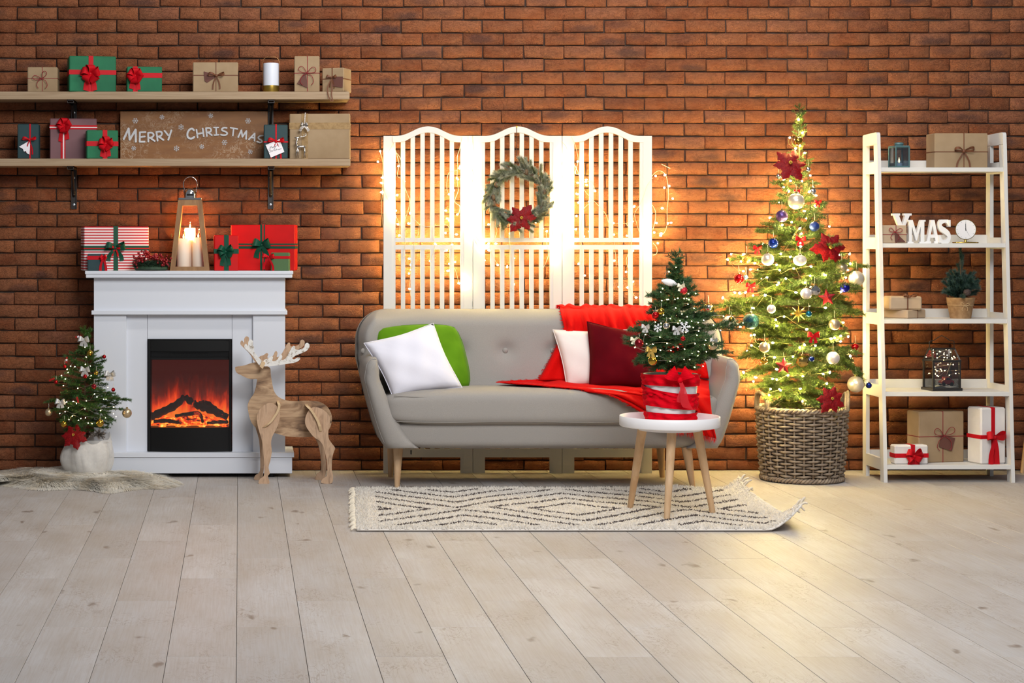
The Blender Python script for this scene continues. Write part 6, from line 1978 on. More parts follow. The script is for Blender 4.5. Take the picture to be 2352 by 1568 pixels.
S3 = lambda x, y: (x / 3.824, 740 + y / 3.824)
for lab, p, r, mk in (('small gold bauble near the top of the fireplace fir', (790, 272), 7.2, 'gold'), ('tiny red bauble at the upper fireplace-side tip of the small fir', (915, 302), 4.6, 'red'), ('tiny red bauble on the upper wall-side branch of the small fir', (568, 386), 4.4, 'red'),
                      ('tiny red bauble under the middle silver bow of the small fir', (747, 475), 4.8, 'red'), ('tiny red bauble far out on the wall-side branch of the small fir', (492, 525), 4.6, 'red'), ('tiny red bauble out on the fireplace side of the small fir', (995, 592), 4.6, 'red'),
                      ('small red bauble in the heart of the small fir', (825, 562), 6, 'dred'), ('dull silver bauble hanging from the longest wall-side branch', (427, 790), 8.8, 'champ'), ('champagne bauble hanging alone in front of the white fireplace', (1115, 797), 11.2, 'champ'),
                      ('low gold bauble on the wall side above the tulle pot', (563, 893), 8, 'gold'), ('low gold bauble on the fireplace side above the tulle pot', (878, 885), 9.2, 'gold'), ('tiny gold bauble beside the middle silver bow', (845, 445), 5.2, 'gold')):
    x, y = S3(*p); bauble(lab, x, y, r, sml.depth(x, y, 1.0) - .012, BM[mk], hang=9)
SILB = mat('silver_ribbon', (200, 198, 196), .35, .35)
for lab, p, s, sd in (('silver ribbon bow at the top of the small fir', (735, 155), 13, 1), ('silver ribbon bow in the middle of the small fir', (745, 418), 12, 2), ('silver ribbon bow on the fireplace side of the small fir', (965, 458), 13, 3), ('silver ribbon bow low on the wall side of the small fir', (530, 702), 12, 4)):
    x, y = S3(*p); tree_bow(lab, x, y, s, sml.depth(x, y, 1.0) - .015, SILB, sd, .55)
PINR = mat('red_clip', (176, 14, 20), .4)
def clip(label, px, py, rot, st=False):
    Y = sml.depth(px, py, 1.0) - .015; k = K(Y); t = thing('clothespin', label, 'clothespin', P(px, py, Y)); t.rotation_euler = (0, rot, 0)
    for sx in (-1, 1): MB().box((sx * .0024, 0, 0), (.0035, .006, .032), .001).build('arm', PINR, t)
    if st:
        q = MB(); n = 5; ring = [((.008 if i % 2 == 0 else .0036) * math.cos(PI / 2 + PI * i / n), -.005, (.008 if i % 2 == 0 else .0036) * math.sin(PI / 2 + PI * i / n)) for i in range(10)]
        q.prism([(a, b) for a, _, b in ring], lambda u, v, d: Vector((u, -.0045 - d, v)), 0, .0015); q.build('star', TAGW, t)
clip('red clothespin with white star on the upper wall side of the small fir', *S3(585, 330), .1, True)
clip('red clothespin on the far wall-side branch of the small fir', *S3(455, 502), 1.1)
clip('red clothespin low in the middle of the small fir', *S3(682, 680), -.3)
clip('red clothespin with white star at the tip of the small fir', *S3(688, 126), 1.4, True)
poinsettia('poinsettia', 'red glitter poinsettia lying on the tulle-wrapped pot', P(*S3(660, 1005), -.545), 32 / 440, PETAL, 11, normal=(-.3, -1, .5), npet=7)
def tinsel():
    rng = np.random.default_rng(6); c = P(*S3(872, 985), -.52); t = thing('tinsel_ball', 'silver tinsel pine cone on the tulle-wrapped pot', 'ornament', c)
    segs = [((0, 0, 0), tuple(rng.normal(size=3) * .012 * np.array([1.7, 1, .8]))) for _ in range(60)]
    V, Fc = needle_cloud(segs, rng, 1500, .014, .0011, (.2, 1.3)); obj('tinsel', mesh_np('tinsel', V, Fc), SILVERR, t)
tinsel()
sp = [S3(*p) for p in [(733, 160), (747, 218), (757, 305), (750, 368), (657, 390), (592, 412), (597, 440), (540, 468), (575, 497), (556, 557), (682, 580), (948, 572), (800, 468), (830, 630), (852, 655), (758, 690), (672, 712), (645, 695), (910, 675), (932, 675), (600, 752), (572, 785), (525, 800), (637, 822), (745, 760), (882, 775), (998, 745), (997, 803), (928, 838), (752, 838), (710, 845), (775, 885), (808, 890), (605, 855), (585, 700), (620, 385), (838, 550), (690, 860)]]
tree_lights(sml, 'warm fairy lights wound around the small fir by the fireplace', sp, BM_FAIRY, WIREG, .0006, back=6, seed=5)
# ---------------------------------------------------------------- fir on the tray table
def table_pot():
    Y = -1.765; k = K(Y); c = P(1540.5, 0, Y); zb = ZTAB
    t = thing('ribbon_pot', 'white flower pot wound with red tulle and a bow on the tray table', 'flower pot', (c.x, Y, zb))
    h = P(0, 858, Y).z - zb; rb, rt = 53 / k, 62 / k
    R = lambda z: lerp(rb, rt, z / h)
    MB().lathe([(rb - .006, 0), (rb, .006), (rt, h), (rt - .006, h), (rt - .012, h - .02), (.001, h - .02)], 48, capt=False).build('pot', mat('pot_gloss_white', (238, 236, 236), .3), t, smooth=.7)
    MB().lathe([(rt - .012, h - .028), (.001, h - .018)], 32, capt=False, capb=False).build('soil', mat('soil', (58, 44, 34), .95, bump=(80, .8, .01)), t)
    rm = mat('red_tulle', (214, 3, 26), .8, spec=.08, bump=(40, .5, .006, (1, 1, 6)))
    rnd = random.Random(8)
    def band(z0, z1, w0, w1, ph, tilt, nm='tulle_band'):
        def fn(u, v):
            a = 2 * PI * u - PI / 2 + ph
            zc = lerp(z0, z1, .5 + .5 * math.sin(a * 1 + tilt)); w = lerp(w0, w1, .5 + .5 * math.sin(2 * a + ph))
            z = zc + (v - .5) * w
            r = R(max(0, min(h, z))) + .0085 + .004 * math.sin(v * 9 + 3 * math.sin(3 * a)) * math.sin(PI * v) + .003 * math.sin(14 * a + v * 4)
            return Vector((r * math.cos(a), r * math.sin(a), max(.002, z)))
        MB().grid(fn, 90, 12, closeu=True).build(nm, rm, t, smooth=3.14, recalc=False)
    band(.030, .036, .050, .058, .3, .4); band(.112, .092, .062, .048, 1.2, .9); band(.120, .158, .030, .042, 2.6, -1.2); band(.205, .200, .056, .048, .8, .2)
    bc = Vector((.006, -R(h * .75) - .034, h * .92))
    sm = veil_mat('sheer_red_tulle', (206, 4, 28), .82)
    for sg, ang in ((-1, 2.45), (1, .72)):
        u = Vector((math.cos(ang), -.18, math.sin(ang))).normalized(); w = Vector((-math.sin(ang) * 1, .25, math.cos(ang))).normalized(); nn = u.cross(w)
        mb = MB(); pts = loop_pts(bc, u, nn, .060, .024, 15)
        mb.strip(pts, [w * (.014 + .052 * math.sin(PI * i / 14)) for i in range(15)]); mb.build('bow_loop', rm, t, smooth=3.14, recalc=False)
    MB().sphere(bc + Vector((0, -.006, 0)), .013, 10, 8).build('bow_knot', rm, t, smooth=3.14)
    for dx, L, w in ((.045, .125, .05), (.012, .10, .035)):
        mb = MB(); pts = [bc + Vector((dx * q * q + .008 * math.sin(5 * q), -.008 - .006 * math.sin(4 * q), -L * q)) for q in np.linspace(0, 1, 10)]
        mb.strip(pts, [Vector((w * (.3 + .7 * q), .004, -.25 * w * q)) for q in np.linspace(0, 1, 10)]); mb.build('bow_tail', sm, t, smooth=3.14, recalc=False)
    return zb + h
ZP = table_pot()
tab = Fir('bushy green fir with fairy lights in the red-ribboned pot on the tray table', 1552, -1.765, 868, [(598, 4), (640, 12), (658, 38), (690, 48), (725, 66), (755, 98), (790, 112), (820, 92), (845, 66)], 104, NEED_TAB, [.05, .10, .16, .22], .019, 14,
          [1.0, .42, .18, .02], per_m=1900, nw=.0011, side=.5)
for a in ((1600, 765, 1722, 728, -.02), (1500, 775, 1434, 772, 0), (1520, 690, 1497, 672, -.03), (1570, 690, 1600, 664, 0), (1530, 660, 1512, 652, 0), (1590, 790, 1650, 815, -.05), (1510, 800, 1455, 826, -.05), (1590, 750, 1634, 712, -.05), (1540, 730, 1548, 650, -.09), (1540, 790, 1545, 720, -.12)): tab.extra(*a)
C8 = lambda x, y: (1430 + x / 5.407, 580 + y / 5.407)
for lab, p, r, mk in (('red glitter bauble near the top of the table fir', (755, 470), 9.3, 'redg'), ('gold bauble on the upper burgundy-cushion side of the table fir', (480, 732), 8.6, 'gold'), ('bright red bauble overlapping the gold one on the table fir', (408, 778), 8.2, 'red'),
                      ('dark red bauble at the outer cushion side of the table fir', (205, 1125), 10.4, 'dred'), ('gold bauble under the gold bow on the table fir', (375, 1340), 11.2, 'gold'), ('silver patterned bauble in the middle of the table fir', (545, 912), 8.4, 'silver'),
                      ('tiny red bauble below the large snowflake on the table fir', (750, 1068), 5.6, 'red'), ('silver and gold bauble on the tree side of the table fir', (1115, 1150), 10.8, 'champ'), ('tiny gold bauble at the long branch tip of the table fir', (1350, 830), 6.6, 'gold')):
    x, y = C8(*p); bauble(lab, x, y, r, tab.depth(x, y, 1.0) - .014, BM[mk], hang=10)
snowflake('large white snowflake ornament in the middle of the table fir', *C8(768, 925), 14, tab.depth(*C8(768, 925), 1.0) - .03)
snowflake('small white snowflake ornament on the cushion side of the table fir', *C8(438, 935), 10, tab.depth(*C8(438, 935), 1.0) - .03, .4)
GB = mat('gold_ribbon', (206, 170, 84), .3, .6); CR = mat('cream_ribbon', (232, 224, 196), .5)
for lab, p, s, m, sd in (('gold ribbon bow low on the cushion side of the table fir', (350, 1215), 17, GB, 1), ('cream ribbon bow beside the red glitter bauble', (722, 415), 12, CR, 2), ('cream ribbon bow at the outer cushion-side branch of the table fir', (140, 1080), 12, CR, 3),
                         ('silver ribbon bow hanging before the silver and gold bauble', (1128, 1095), 12, SILB, 4), ('silver ribbon bow next to the large snowflake', (668, 950), 14, SILB, 5), ('silver ribbon bow beside the small snowflake', (280, 925), 13, SILB, 6)):
    x, y = C8(*p); tree_bow(lab, x, y, s * .78, tab.depth(x, y, 1.0) - .03, m, sd, .5)
def rattan_bird():
    x, y = C8(585, 372); Y = tab.depth(x, y, 1.0) - .03; k = K(Y); t = thing('string_bird', 'white string-wound bird ornament near the top of the table fir', 'ornament', P(x, y, Y)); t.rotation_euler = (0, .25, 0)
    mb = MB(); R = 11 / k
    prof = [(-1.75, .12), (-1.3, .45), (-.7, .78), (0, .9), (.6, .8), (1.1, .5), (1.5, .12)]
    for a in range(14):
        pts = []
        for i in range(13):
            s_ = -1.75 + 3.25 * i / 12; r = interp(s_, [p[0] for p in prof], [p[1] for p in prof]); an = a * PI / 7 + i * .18
            pts.append((s_ * R, r * R * math.cos(an) * .7, r * R * math.sin(an) * .8))
        mb.tube(pts, .0011, 4)
    m = mat('white_string', (236, 232, 230), .7); mb.build('wound_string', m, t)
    c = MB(); c.lathe([(p[1] * R * .74, p[0] * R) for p in prof], 16); o = c.build('core', m, t, smooth=3.14); o.rotation_euler = (0, PI / 2, 0)
rattan_bird()
tp_ = [C8(*p) for p in [(665, 182), (575, 238), (675, 305), (498, 447), (818, 510), (908, 507), (688, 567), (650, 580), (570, 582), (553, 584), (765, 572), (795, 570), (822, 582), (487, 597), (812, 640), (662, 687), (888, 692), (738, 762), (802, 795), (595, 818), (508, 775), (858, 852), (1008, 840), (1253, 790), (938, 870), (715, 845), (688, 880), (878, 930), (407, 862), (480, 880), (278, 952), (1130, 902), (1222, 908), (1218, 965), (945, 975), (925, 1025), (787, 990), (282, 1018), (462, 1050), (1030, 1088), (900, 1130), (300, 1132), (377, 1138), (690, 1175), (770, 1200), (602, 1215), (470, 1212), (865, 1250), (940, 1228), (1040, 1232), (1172, 1230), (935, 1280), (750, 1298), (763, 1325), (835, 1328), (592, 1350), (427, 1285), (1000, 1410), (895, 1422), (152, 1178), (1018, 1143), (555, 1128)]]
tree_lights(tab, 'warm fairy lights on silver wire around the table fir', tp_, BM_FAIRY, WIREG, .0007, back=6, seed=8)
# ================================================================ ladder shelf
LADW = mat('shelf_white', (216, 213, 209), .45)
LX0, LX1 = 3.304, 3.976
LZ = [1.6185, 1.226, .835, .462, .0887]
def post_y(z): return lerp(-.53, -.417, z / 1.798)      # front face of the leaning posts
def ladder_shelf():
    O = Vector(((LX0 + LX1) / 2, -.36, 0))
    t = thing('ladder_shelf', 'white leaning ladder shelf with five tiers beside the decorated fir', 'shelf unit', O)
    TH = .0185; yb0, yb1 = -.187, -.243; top = 1.80; pd = .056
    for X in (LX0, LX1 - TH):
        ext = lambda pts, nm: MB().prism(pts, lambda u, v, q: Vector((q - O.x, u - O.y, v)), X, X + TH).build(nm, LADW, t)
        # front post
        ext([(post_y(0), 0), (post_y(0) + pd, 0), (post_y(top - .06) + pd, top - .06), (post_y(top - .06), top - .06)], 'front_post')
        ext([(yb1, 0), (yb0, 0), (yb0, top - .06), (yb1, top - .06)], 'rear_post')
        yt = post_y(top)
        cap = [(yb0, top - .062), (yb0, top - .006), (yb0 - .02, top - .002), (yt + .03, top + .002)]
        for i in range(6):
            a = PI / 2 + i / 5 * PI / 2; cap.append((yt + .018 + .018 * math.cos(a), top - .016 + .018 * math.sin(a)))
        cap += [(yt - .003, top - .062)]
        ext(cap, 'top_piece')
        for z in LZ:
            za, zb = z - .030, z + .030
            ext([(post_y(za) + pd - .002, za), (yb1 + .002, za), (yb1 + .002, zb), (post_y(zb) + pd - .002, zb)], 'side_rail')
    w = LX1 - LX0 - 2 * TH
    for z in LZ:
        yf = post_y(z) + .002
        MB().box((0, (yf + yb0) / 2 - O.y, z - .011), (w, yb0 - yf, .022), .001).build('tier', LADW, t)
        MB().box((0, yb0 - .008 - O.y, z + .022), (w, .014, .046), .001).build('rear_lip', LADW, t)
ladder_shelf()
gift('kraft gift with brown ribbon bow and tag on the top tier of the ladder shelf', 2147, 2269, 306, LZ[0], -.37, .13, 0, KRAFT,
     [('v', 2214, 2.2, BROWNR), ('h', 348.5, 2.2, BROWNR)], dict(p=(2212, 347), s=24, m=BROWNR, loops=2, tl=1.5, wid=.14, seed=5, sp=.8))
g = gift('small kraft gift with burgundy cord in front of the white X letter', 2026, 2083, 517, LZ[1], -.42, .06, 0, KRAFT_PALE,
     [('v', 2058, 1.5, DKRED), ('h', 538.5, 1.5, DKRED)], dict(kind='cord', p=(2054, 533), s=16, m=DKRED, seed=9))
card(g[0], [(g[1](2054), g[2](536)), (g[1](2060), g[2](537)), (g[1](2079), g[2](555.5)), (g[1](2055), g[2](555.5))], -.035, TAGBR)
g = gift('lower kraft parcel turned cornerwise in the stack of two on the ladder shelf', 2077, 2134, 711, LZ[2], -.36, .15, 36, KRAFT_PALE,
     [('v', 2109, 2, BROWNR)], None, bev=.005)
zz = P(0, 711, -.36).z
gift('upper kraft parcel of the stack of two on the ladder shelf', 2043, 2119, 680.5, zz, -.385, .10, 2, KRAFT_PALE,
     [('v', 2085, 3, BROWNR)], dict(p=(2088, 681), s=16, m=BROWNR, loops=2, tails=0, wid=.15, seed=6), bev=.008)
g = gift('large square kraft gift with burgundy cord and brown tag on the lowest tier', 2107, 2218, 945, LZ[4], -.40, .12, 11, KRAFT,
     [('v', 2166, 1.7, DKRED), ('h', 1002, 1.7, DKRED)], dict(kind='cord', p=(2167, 1001), s=30, m=DKRED, seed=11))
card(g[0], [(g[1](2160), g[2](998)), (g[1](2194), g[2](1006)), (g[1](2186), g[2](1036)), (g[1](2154), g[2](1025))], -.068, TAGBR)
gift('small white gift with red satin bow on the lowest tier', 2055, 2133, 1022, LZ[4], -.49, .07, 3, WHITEP,
     [('v', 2097, 10, REDR), ('h', 1046, 10, REDR)], dict(p=(2098, 1047), s=22, m=REDR, loops=4, tl=.85, wid=.4, seed=13), bev=.007)
gift('tall white gift with trailing red ribbon on the lowest tier', 2250, 2314, 936, LZ[4], -.48, .12, 14, WHITEP,
     [('v', 2281, 10, REDR), ('h', 1003, 9, REDR)], dict(p=(2282, 1004), s=24, m=REDR, loops=2, tl=2.4, wid=.4, seed=14, sp=.45), bev=.008)
# small teal lantern
def teal_lantern():
    Y = -.36; k = K(Y); c = P(2065, 0, Y); z0 = LZ[0]
    tm = mat('teal_metal', (78, 108, 110), .4)
    t = thing('small_lantern', 'small teal metal lantern with tealight on the top tier', 'lantern', (c.x, Y, z0), .16)
    w, h = 36 / k, 51 / k
    e = .008
    MB().box((0, 0, .005), (w, w, .010), .003).build('base', tm, t)
    MB().box((0, 0, h - .006), (w, w, .012), .004).build('lid', tm, t)
    for sx in (-1, 1):
        for sy in (-1, 1): MB().box((sx * (w / 2 - e / 2), sy * (w / 2 - e / 2), h / 2), (e, e, h - .015), .002).build('post', tm, t)
    for i in range(4):
        rot = Matrix.Rotation(i * PI / 2, 3, 'Z')
        MB().box(rot @ Vector((0, -w / 2 + .004, h / 2)), (w - 2 * e, .0015, h - .02), 0, rot).build('glass_pane', glass_mat('small_glass', (226, 236, 244), .25), t)
    MB().lathe([(.02, h), (.024, h + .008), (.022, h + .014), (.012, h + .018)], 20).build('knob', tm, t, smooth=.7)
    MB().tube([(.03 * math.cos(a), 0, h + .006 + .022 * math.sin(a)) for a in np.linspace(0, PI, 12)], .0016, 6).build('handle', mat('handle_brown', (96, 66, 40), .5), t, smooth=3.14)
    ct = thing('tealight', 'lit tealight candle inside the small teal lantern', 'candle', (c.x, Y, z0 + .0102))
    MB().lathe([(.017, 0), (.018, .014), (.016, .015), (.001, .014)], 20, capt=False).build('cup', mat('tealight_cup', (214, 216, 222), .4), ct, smooth=.7)
    MB().lathe([(.0004, .016), (.004, .022), (.0045, .028), (.002, .040), (.0003, .046)], 10).build('flame', emit_mat('tealight_flame', (1, .66, .28), 5), ct, smooth=3.14)
teal_lantern()
# white slab letters
def block_letter(ch, label, x0, x1, y0, Y, depth, zb, polys, holes=()):
    k = K(Y); c = P((x0 + x1) / 2, 0, Y); w = (x1 - x0) / k; h = P(0, y0, Y).z - zb
    t = thing('letter_' + ch, label, 'letter', (c.x, Y, zb))
    mb = MB()
    for i, pts in enumerate(polys):
        mb.prism([((u - .5) * w, v * h) for u, v in pts], lambda a, b, q: Vector((a, q, b)), -.0002 * i, depth)
    mb.build('letter_face', mat('letter_paint', (236, 234, 232), .5), t)
    return t
sx = .045
Xp = [[(0, 1), (.40, 1), (.40, .93), (.34, .93), (.52, .62), (.66, .93), (.58, .93), (.58, 1), (1, 1), (1, .93), (.90, .93), (.64, .52), (.92, .07), (1, .07), (1, 0), (.58, 0), (.58, .07), (.66, .07), (.48, .38), (.32, .07), (.42, .07), (.42, 0), (0, 0), (0, .07), (.09, .07), (.36, .48), (.09, .93), (0, .93)]]
block_letter('x', 'white wooden letter X standing behind the small kraft gift', 2050, 2094, 490, -.36, .025, LZ[1], Xp)
Mp = [[(0, 1), (.28, 1), (.5, .45), (.72, 1), (1, 1), (1, .93), (.93, .93), (.93, .07), (1, .07), (1, 0), (.66, 0), (.66, .07), (.73, .07), (.73, .72), (.52, .12), (.46, .12), (.24, .72), (.24, .07), (.33, .07), (.33, 0), (0, 0), (0, .07), (.08, .07), (.08, .93), (0, .93)]]
block_letter('m', 'white wooden letter M second in the XMAS row', 2085, 2126, 505, -.42, .025, LZ[1], Mp)
Ap = [[(.40, 1), (.62, 1), (.93, .07), (1, .07), (1, 0), (.60, 0), (.60, .07), (.69, .07), (.62, .27), (.34, .27), (.27, .07), (.36, .07), (.36, 0), (0, 0), (0, .07), (.07, .07)][::-1]]
def letter_a():
    pl = [[(.38, 1), (.62, 1), (.62, .90), (.50, .84), (.40, .90)], [(.38, 1), (.50, .84), (.38, .46), (.29, .10), (.09, .10)], [(.62, 1), (.90, .10), (.70, .10), (.50, .84)], [(.34, .24), (.36, .38), (.62, .38), (.66, .24)],
          [(0, 0), (.38, 0), (.38, .09), (0, .09)], [(.60, 0), (1, 0), (1, .09), (.60, .09)]]
    pl[1] = [(.38, 1), (.56, 1), (.28, .08), (.09, .08)]
    pl[2] = [(.42, 1), (.62, 1), (.92, .08), (.70, .08)]
    return pl
block_letter('a', 'white wooden letter A third in the XMAS row', 2126, 2159, 505, -.42, .025, LZ[1], letter_a())
def letter_s():
    ctr = [(.84, .80), (.78, .90), (.62, .965), (.42, .95), (.24, .87), (.19, .75), (.26, .63), (.45, .55), (.64, .47), (.80, .37), (.84, .24), (.74, .11), (.54, .04), (.34, .06), (.20, .14), (.15, .26)]
    p = bez([Vector((a, b, 0)) for a, b in ctr], 4); w = .105
    L, R = [], []
    for i in range(len(p)):
        d = (p[min(i + 1, len(p) - 1)] - p[max(i - 1, 0)]).normalized(); n = Vector((-d.y, d.x, 0))
        ww = w * (.75 + .45 * math.sin(PI * i / (len(p) - 1)))
        L.append(((p[i] + n * ww).x, max(0, min(1, (p[i] + n * ww).y)))); R.append(((p[i] - n * ww).x, max(0, min(1, (p[i] - n * ww).y))))
    polys = [[L[i], L[i + 1], R[i + 1], R[i]] for i in range(len(p) - 1)]
    polys += [[(.76, .98), (.92, .98), (.92, .70), (.80, .70)], [(.07, .34), (.18, .34), (.22, .02), (.07, .02)]]
    return polys
block_letter('s', 'white wooden letter S last in the XMAS row beside the clock', 2153, 2184, 504, -.43, .025, LZ[1], letter_s())
def clock():
    Y = -.40; k = K(Y); c = P(2217.5, 0, Y); zb = LZ[1]
    gm = mat('clock_gold', (176, 146, 74), .25, .95)
    t = thing('desk_clock', 'small round desk clock with white dial and gold base on the ladder shelf', 'clock', (c.x, Y, zb))
    MB().lathe([(.066, 0), (.068, .003), (.066, .007), (.012, .009)], 36, scale=(1, .55)).build('base', gm, t, smooth=.6)
    zc = P(0, 527, Y).z - zb; R = 23.5 / k
    MB().lathe([(.007, .008), (.005, zc - R + .003)], 12).build('stem', gm, t, smooth=.7)
    def disc(name, r0, r1, y0, y1, m):
        mb = MB(); mb.lathe([(r0, y0), (r1, y1)], 40)
        o = mb.build(name, m, t, smooth=.7, loc=(0, 0, zc)); o.rotation_euler = (PI / 2, 0, -.12); return o
    disc('case', R * .9, R, -.02, .006, gm); dial = disc('dial', R * .95, R * .94, .004, .0075, mat('clock_dial', (236, 232, 230), .5))
    f = lambda ang, r: Vector((r * math.sin(ang), r * math.cos(ang), .0078))
    hm = MB()
    for ang, r, w in ((-.06, R * .55, .0022), (-.02, R * .72, .0016), (2.62, R * .7, .0006)):
        d = f(ang, 1).xy.normalized(); n = Vector((-d.y, d.x, 0)) * w; a = f(ang, -R * .12); b = f(ang, r)
        hm.add([a - n, a + n, b + n * .4, b - n * .4], [(0, 1, 2, 3)])
    hm.build('hand', INK, dial)
    tk = MB()
    for i in range(12):
        a = i * PI / 6; d = f(a, 1).xy.normalized(); n = Vector((-d.y, d.x, 0)) * .0007; p = f(a, R * .78); q = f(a, R * .88)
        tk.add([p - n, p + n, q + n, q - n], [(0, 1, 2, 3)])
    tk.build('hour_mark', mat('clock_tick', (120, 116, 116), .5), dial)
clock()
# mini fir in a burlap pot
def mini_pine():
    Y = -.36; k = K(Y); c = P(2206, 0, Y); zb = LZ[2]; rng = np.random.default_rng(31)
    t = thing('potted_pine', 'small dark artificial pine in a burlap-wrapped pot on the ladder shelf', 'potted plant', (c.x, Y, zb))
    r1, r0, h = 31 / k, 23 / k, 48 / k
    bl = mat('burlap_pot', (164, 130, 92), .9, col2=(140, 106, 70), vscale=40, bump=(120, .5, .003))
    MB().lathe([(r0, 0), (lerp(r0, r1, .66), h * .66), (lerp(r0, r1, .68) + .003, h * .70), (r1 + .002, h), (r1 - .006, h), (r1 - .01, h - .01), (.001, h - .01)], 28, capt=False).build('pot', bl, t, smooth=.7)
    MB().tube([((lerp(r0, r1, .64) + .002) * math.cos(a), (lerp(r0, r1, .64) + .002) * math.sin(a), h * .64) for a in np.linspace(0, 2 * PI, 24, endpoint=False)], .0012, 5, closed=True).build('twine', mat('jute_twine', (196, 166, 124), .9), t)
    cord_bow(t, (-.004, -lerp(r0, r1, .6) - .002, h * .62), .024, MATS['jute_twine'], .0011, 3, name='twine_bow')
    nm = needle_mat('dark_pine_needle', (30, 54, 44), (46, 74, 62), (84, 104, 96))
    MB().tube([(0, 0, h - .012), (.002, 0, h + .19)], .004, 6).build('trunk', BARK, t)
    protos = []
    for i in range(3):
        V, Fc = needle_cloud([((0, 0, 0), (.062 + .012 * i, 0, .01))], rng, 6500, .024, .0010, (.35, .95)); me = mesh_np('branch', V, Fc); me.materials.append(nm); protos.append(me)
    def br(p, d, s=1.0, i=0):
        o = obj('branch', protos[i % 3], None, t); o.matrix_local = Matrix.Translation(p) @ orient(d) @ Matrix.Scale(s, 4)
    for i in range(84):
        a = rng.uniform(0, 2 * PI); z = h + rng.uniform(-.005, .085)
        e = rng.uniform(-.1, 1.5)
        br((.018 * math.cos(a), .018 * math.sin(a), z), (math.cos(a), math.sin(a) * .8, e), rng.uniform(.9, 1.15) * (1 - .3 * (z - h) / .1), i)
    for i in range(6): br((.006, 0, h + .05 + .028 * i), (.25 * math.sin(i * 2), .2 * math.cos(i * 3), 1), .8, i)
    MB().sphere((.014, -.055, h + .028), .02, 12, 9, (1, .8, 1)).build('pine_cone', mat('dark_cone', (74, 58, 52), .8, bump=(90, 1.0, .01)), t, smooth=3.14)
mini_pine()
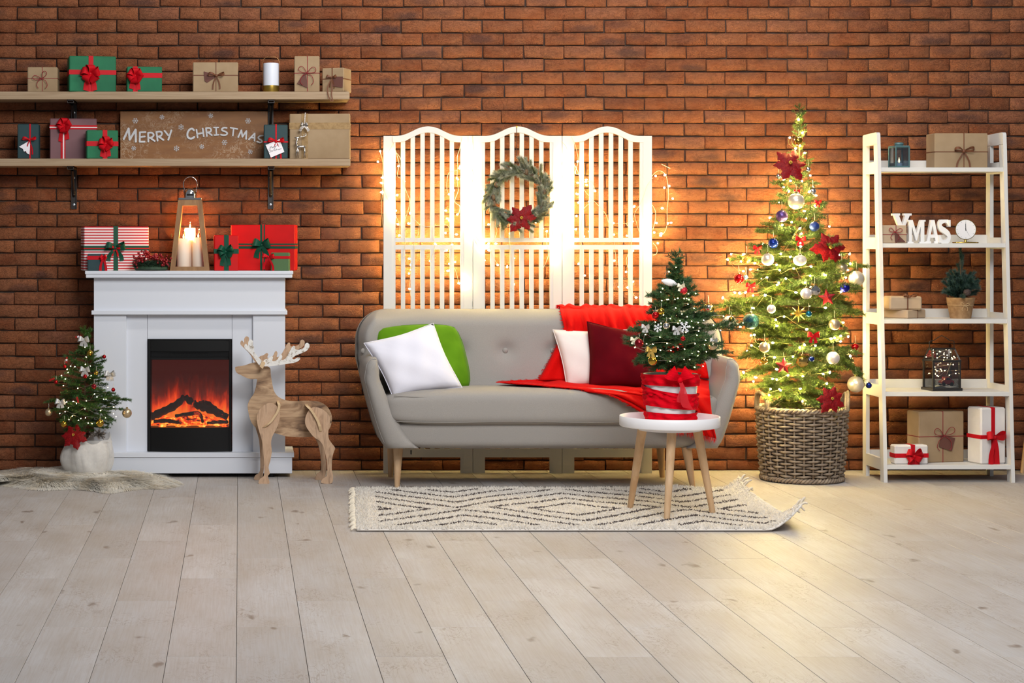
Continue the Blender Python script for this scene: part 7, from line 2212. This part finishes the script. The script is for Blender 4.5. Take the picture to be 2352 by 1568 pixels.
# black house lantern with a red car and fairy lights
def house_lantern():
    Y = -.37; k = K(Y); c = P(2163, 0, Y); zb = LZ[3]
    bm = mat('lantern_black', (30, 27, 27), .45)
    t = thing('house_lantern', 'black house-shaped glass lantern on the fourth tier, lit by fairy lights', 'lantern', (c.x, Y, zb), .13)
    w, dp, hw_, ht = 68 / k, .115, 68 / k, 95 / k
    e = .010
    MB().box((0, 0, .007), (w + .012, dp + .012, .014), .002).build('base', bm, t)
    gl = glass_mat('house_glass', (236, 238, 240), .12)
    for sx in (-1, 1):
        for sy in (-1, 1): MB().box((sx * (w / 2 - e / 2), sy * (dp / 2 - e / 2), hw_ / 2), (e, e, hw_ - .01), .001).build('post', bm, t)
    for sy in (-1, 1):
        MB().box((0, sy * (dp / 2 - e / 2), hw_), (w + .004, e, e), .001).build('eave_bar', bm, t)
        MB().box((0, sy * (dp / 2 - .004), hw_ / 2 + .006), (w - 2 * e, .0015, hw_ - .02)).build('glass_pane', gl, t)
        MB().add([Vector((sx * (w / 2 - .002), yy, z)) for sx, yy, z in ((-1, sy * dp / 2, hw_), (1, sy * dp / 2, hw_), (.82, sy * .015, ht), (-.82, sy * .015, ht))], [(0, 1, 2, 3)]).build('roof_pane', gl, t)
    for sx in (-1, 1):
        MB().box((sx * (w / 2 - .004), 0, hw_ / 2 + .006), (.0015, dp - 2 * e, hw_ - .02)).build('glass_pane', gl, t)
        for sy in (-1, 1): MB().tube([(sx * (w / 2 - .003), sy * (dp / 2 - .004), hw_), (sx * (w / 2 * .82), sy * .015, ht)], .005, 4).build('rafter', bm, t)
    MB().box((0, 0, ht), (w * .84, .04, .009), .001).build('ridge', bm, t)
    pts = [(-.068, 0, ht), (-.068, 0, ht + .035), (-.064, 0, ht + .040), (-.045, 0, ht + .042), (-.022, 0, ht + .058), (0, 0, ht + .068), (.022, 0, ht + .058), (.045, 0, ht + .042), (.064, 0, ht + .040), (.068, 0, ht + .035), (.068, 0, ht)]
    MB().tube(pts, .0022, 6).build('handle', bm, t, smooth=3.14)
    def inner(x, y, z): return Vector((c.x, Y, zb)) + Matrix.Rotation(.13, 3, 'Z') @ Vector((x, y, z))
    p = inner(0, 0, .0142)
    s = MB(); s.grid(lambda u, v: Vector(((u - .5) * (w - .028), (v - .5) * (dp - .03), .006 + .004 * math.sin(u * 7) * math.cos(v * 5))), 14, 8)
    s.add([(-(w - .028) / 2, -(dp - .03) / 2, 0), ((w - .028) / 2, -(dp - .03) / 2, 0), ((w - .028) / 2, (dp - .03) / 2, 0), (-(w - .028) / 2, (dp - .03) / 2, 0)], [(0, 1, 2, 3)])
    o = s.build('snow_bed', mat('fake_snow', (232, 232, 238), .8), None, smooth=3.14, recalc=False); o.location = p; o.rotation_euler.z = .13
    tag(o, 'white fake snow lining the floor of the black house lantern', 'snow')
    # toy car
    cp = inner(.022, -.004, .024)
    car = thing('toy_car', 'small dark red toy car inside the black house lantern', 'toy car', cp, .13)
    cm = mat('toy_red', (120, 24, 30), .3, coat=.5)
    b = MB(); prof = [(-.034, .008), (-.034, .020), (-.028, .026), (-.018, .028), (-.011, .044), (.012, .045), (.022, .028), (.034, .026), (.036, .012), (.034, .008)]
    b.prism(prof, lambda u, v, q: Vector((u, q, v)), -.018, .018); b.build('car_body', cm, car)
    b = MB(); b.prism([(-.008, .030), (-.004, .042), (.009, .042), (.016, .030)], lambda u, v, q: Vector((u, q, v)), -.0185, .0185); b.build('window', mat('toy_window', (40, 44, 50), .2), car)
    for sx in (-.022, .022):
        for sy in (-.018, .018):
            wl = MB(); wl.lathe([(.009, -.003), (.009, .003)], 14); wo = wl.build('wheel', BLACKM, car, smooth=.7, loc=(sx, sy, .009)); wo.rotation_euler = (PI / 2, 0, 0)
    MB().box((-.036, 0, .012), (.004, .034, .005), .001).build('bumper', SILVER, car)
    # tiny tree
    tt = thing('toy_tree', 'tiny green bottle-brush tree inside the black house lantern', 'toy tree', inner(-.045, .018, .022))
    rng = np.random.default_rng(3); V, Fc = [], []
    segs = []
    for i in range(40):
        z = .01 + .08 * i / 40; r = .024 * (1 - i / 40); 
        for a in np.linspace(0, 2 * PI, 9)[:-1] + rng.random(): segs.append(((0, 0, z), (r * math.cos(a), r * math.sin(a), z - .006)))
    V, Fc = needle_cloud(segs, rng, 500, .006, .0006)
    obj('foliage', mesh_np('foliage', V, Fc), mat('toy_green', (44, 72, 48), .7), tt)
    MB().tube([(0, 0, 0), (0, 0, .09)], .002, 6).build('trunk', BARK, tt)
    # fairy lights
    rnd = random.Random(9)
    q = lambda x, y: (1960 + x / 3.408, 660 + y / 3.408)
    pts = [q(*a) for a in [(655, 520), (655, 550), (710, 522), (712, 548), (735, 530), (735, 550), (762, 505), (770, 550), (785, 540), (795, 550), (708, 570), (663, 606), (740, 602), (782, 604), (637, 622), (684, 640), (655, 653), (642, 678), (655, 690), (690, 652), (717, 650), (665, 695), (592, 672), (800, 650), (800, 672), (752, 685), (708, 748), (775, 560)]]
    bulbs = [P(a, b_, Y + rnd.uniform(-.035, .03)) for a, b_ in pts]
    st = bez([bulbs[i] for i in range(0, len(bulbs))], 3)
    string_lights('tiny warm fairy lights coiled inside the black house lantern', [st], BM_FAIRY, WIREG, .0004, bulbs, 6)
house_lantern()
# a stool that only just enters the picture at the wall
def stool():
    base = FLOOR(2349, 1086)
    t = thing('wooden_stool', 'pale wooden stool leg just entering at the edge beyond the ladder shelf', 'stool', (base.x + .17, base.y - .14, 0))
    for sx in (-1, 1):
        for sy in (-1, 1): MB().tube([(sx * .17, sy * .14, 0), (sx * .13, sy * .11, .42)], [.013, .017], 12).build('leg', LEGW, t, smooth=.8)
    MB().lathe([(.15, .41), (.165, .42), (.165, .44), (.155, .448)], 36).build('seat', LEGW, t, smooth=.7)
stool()
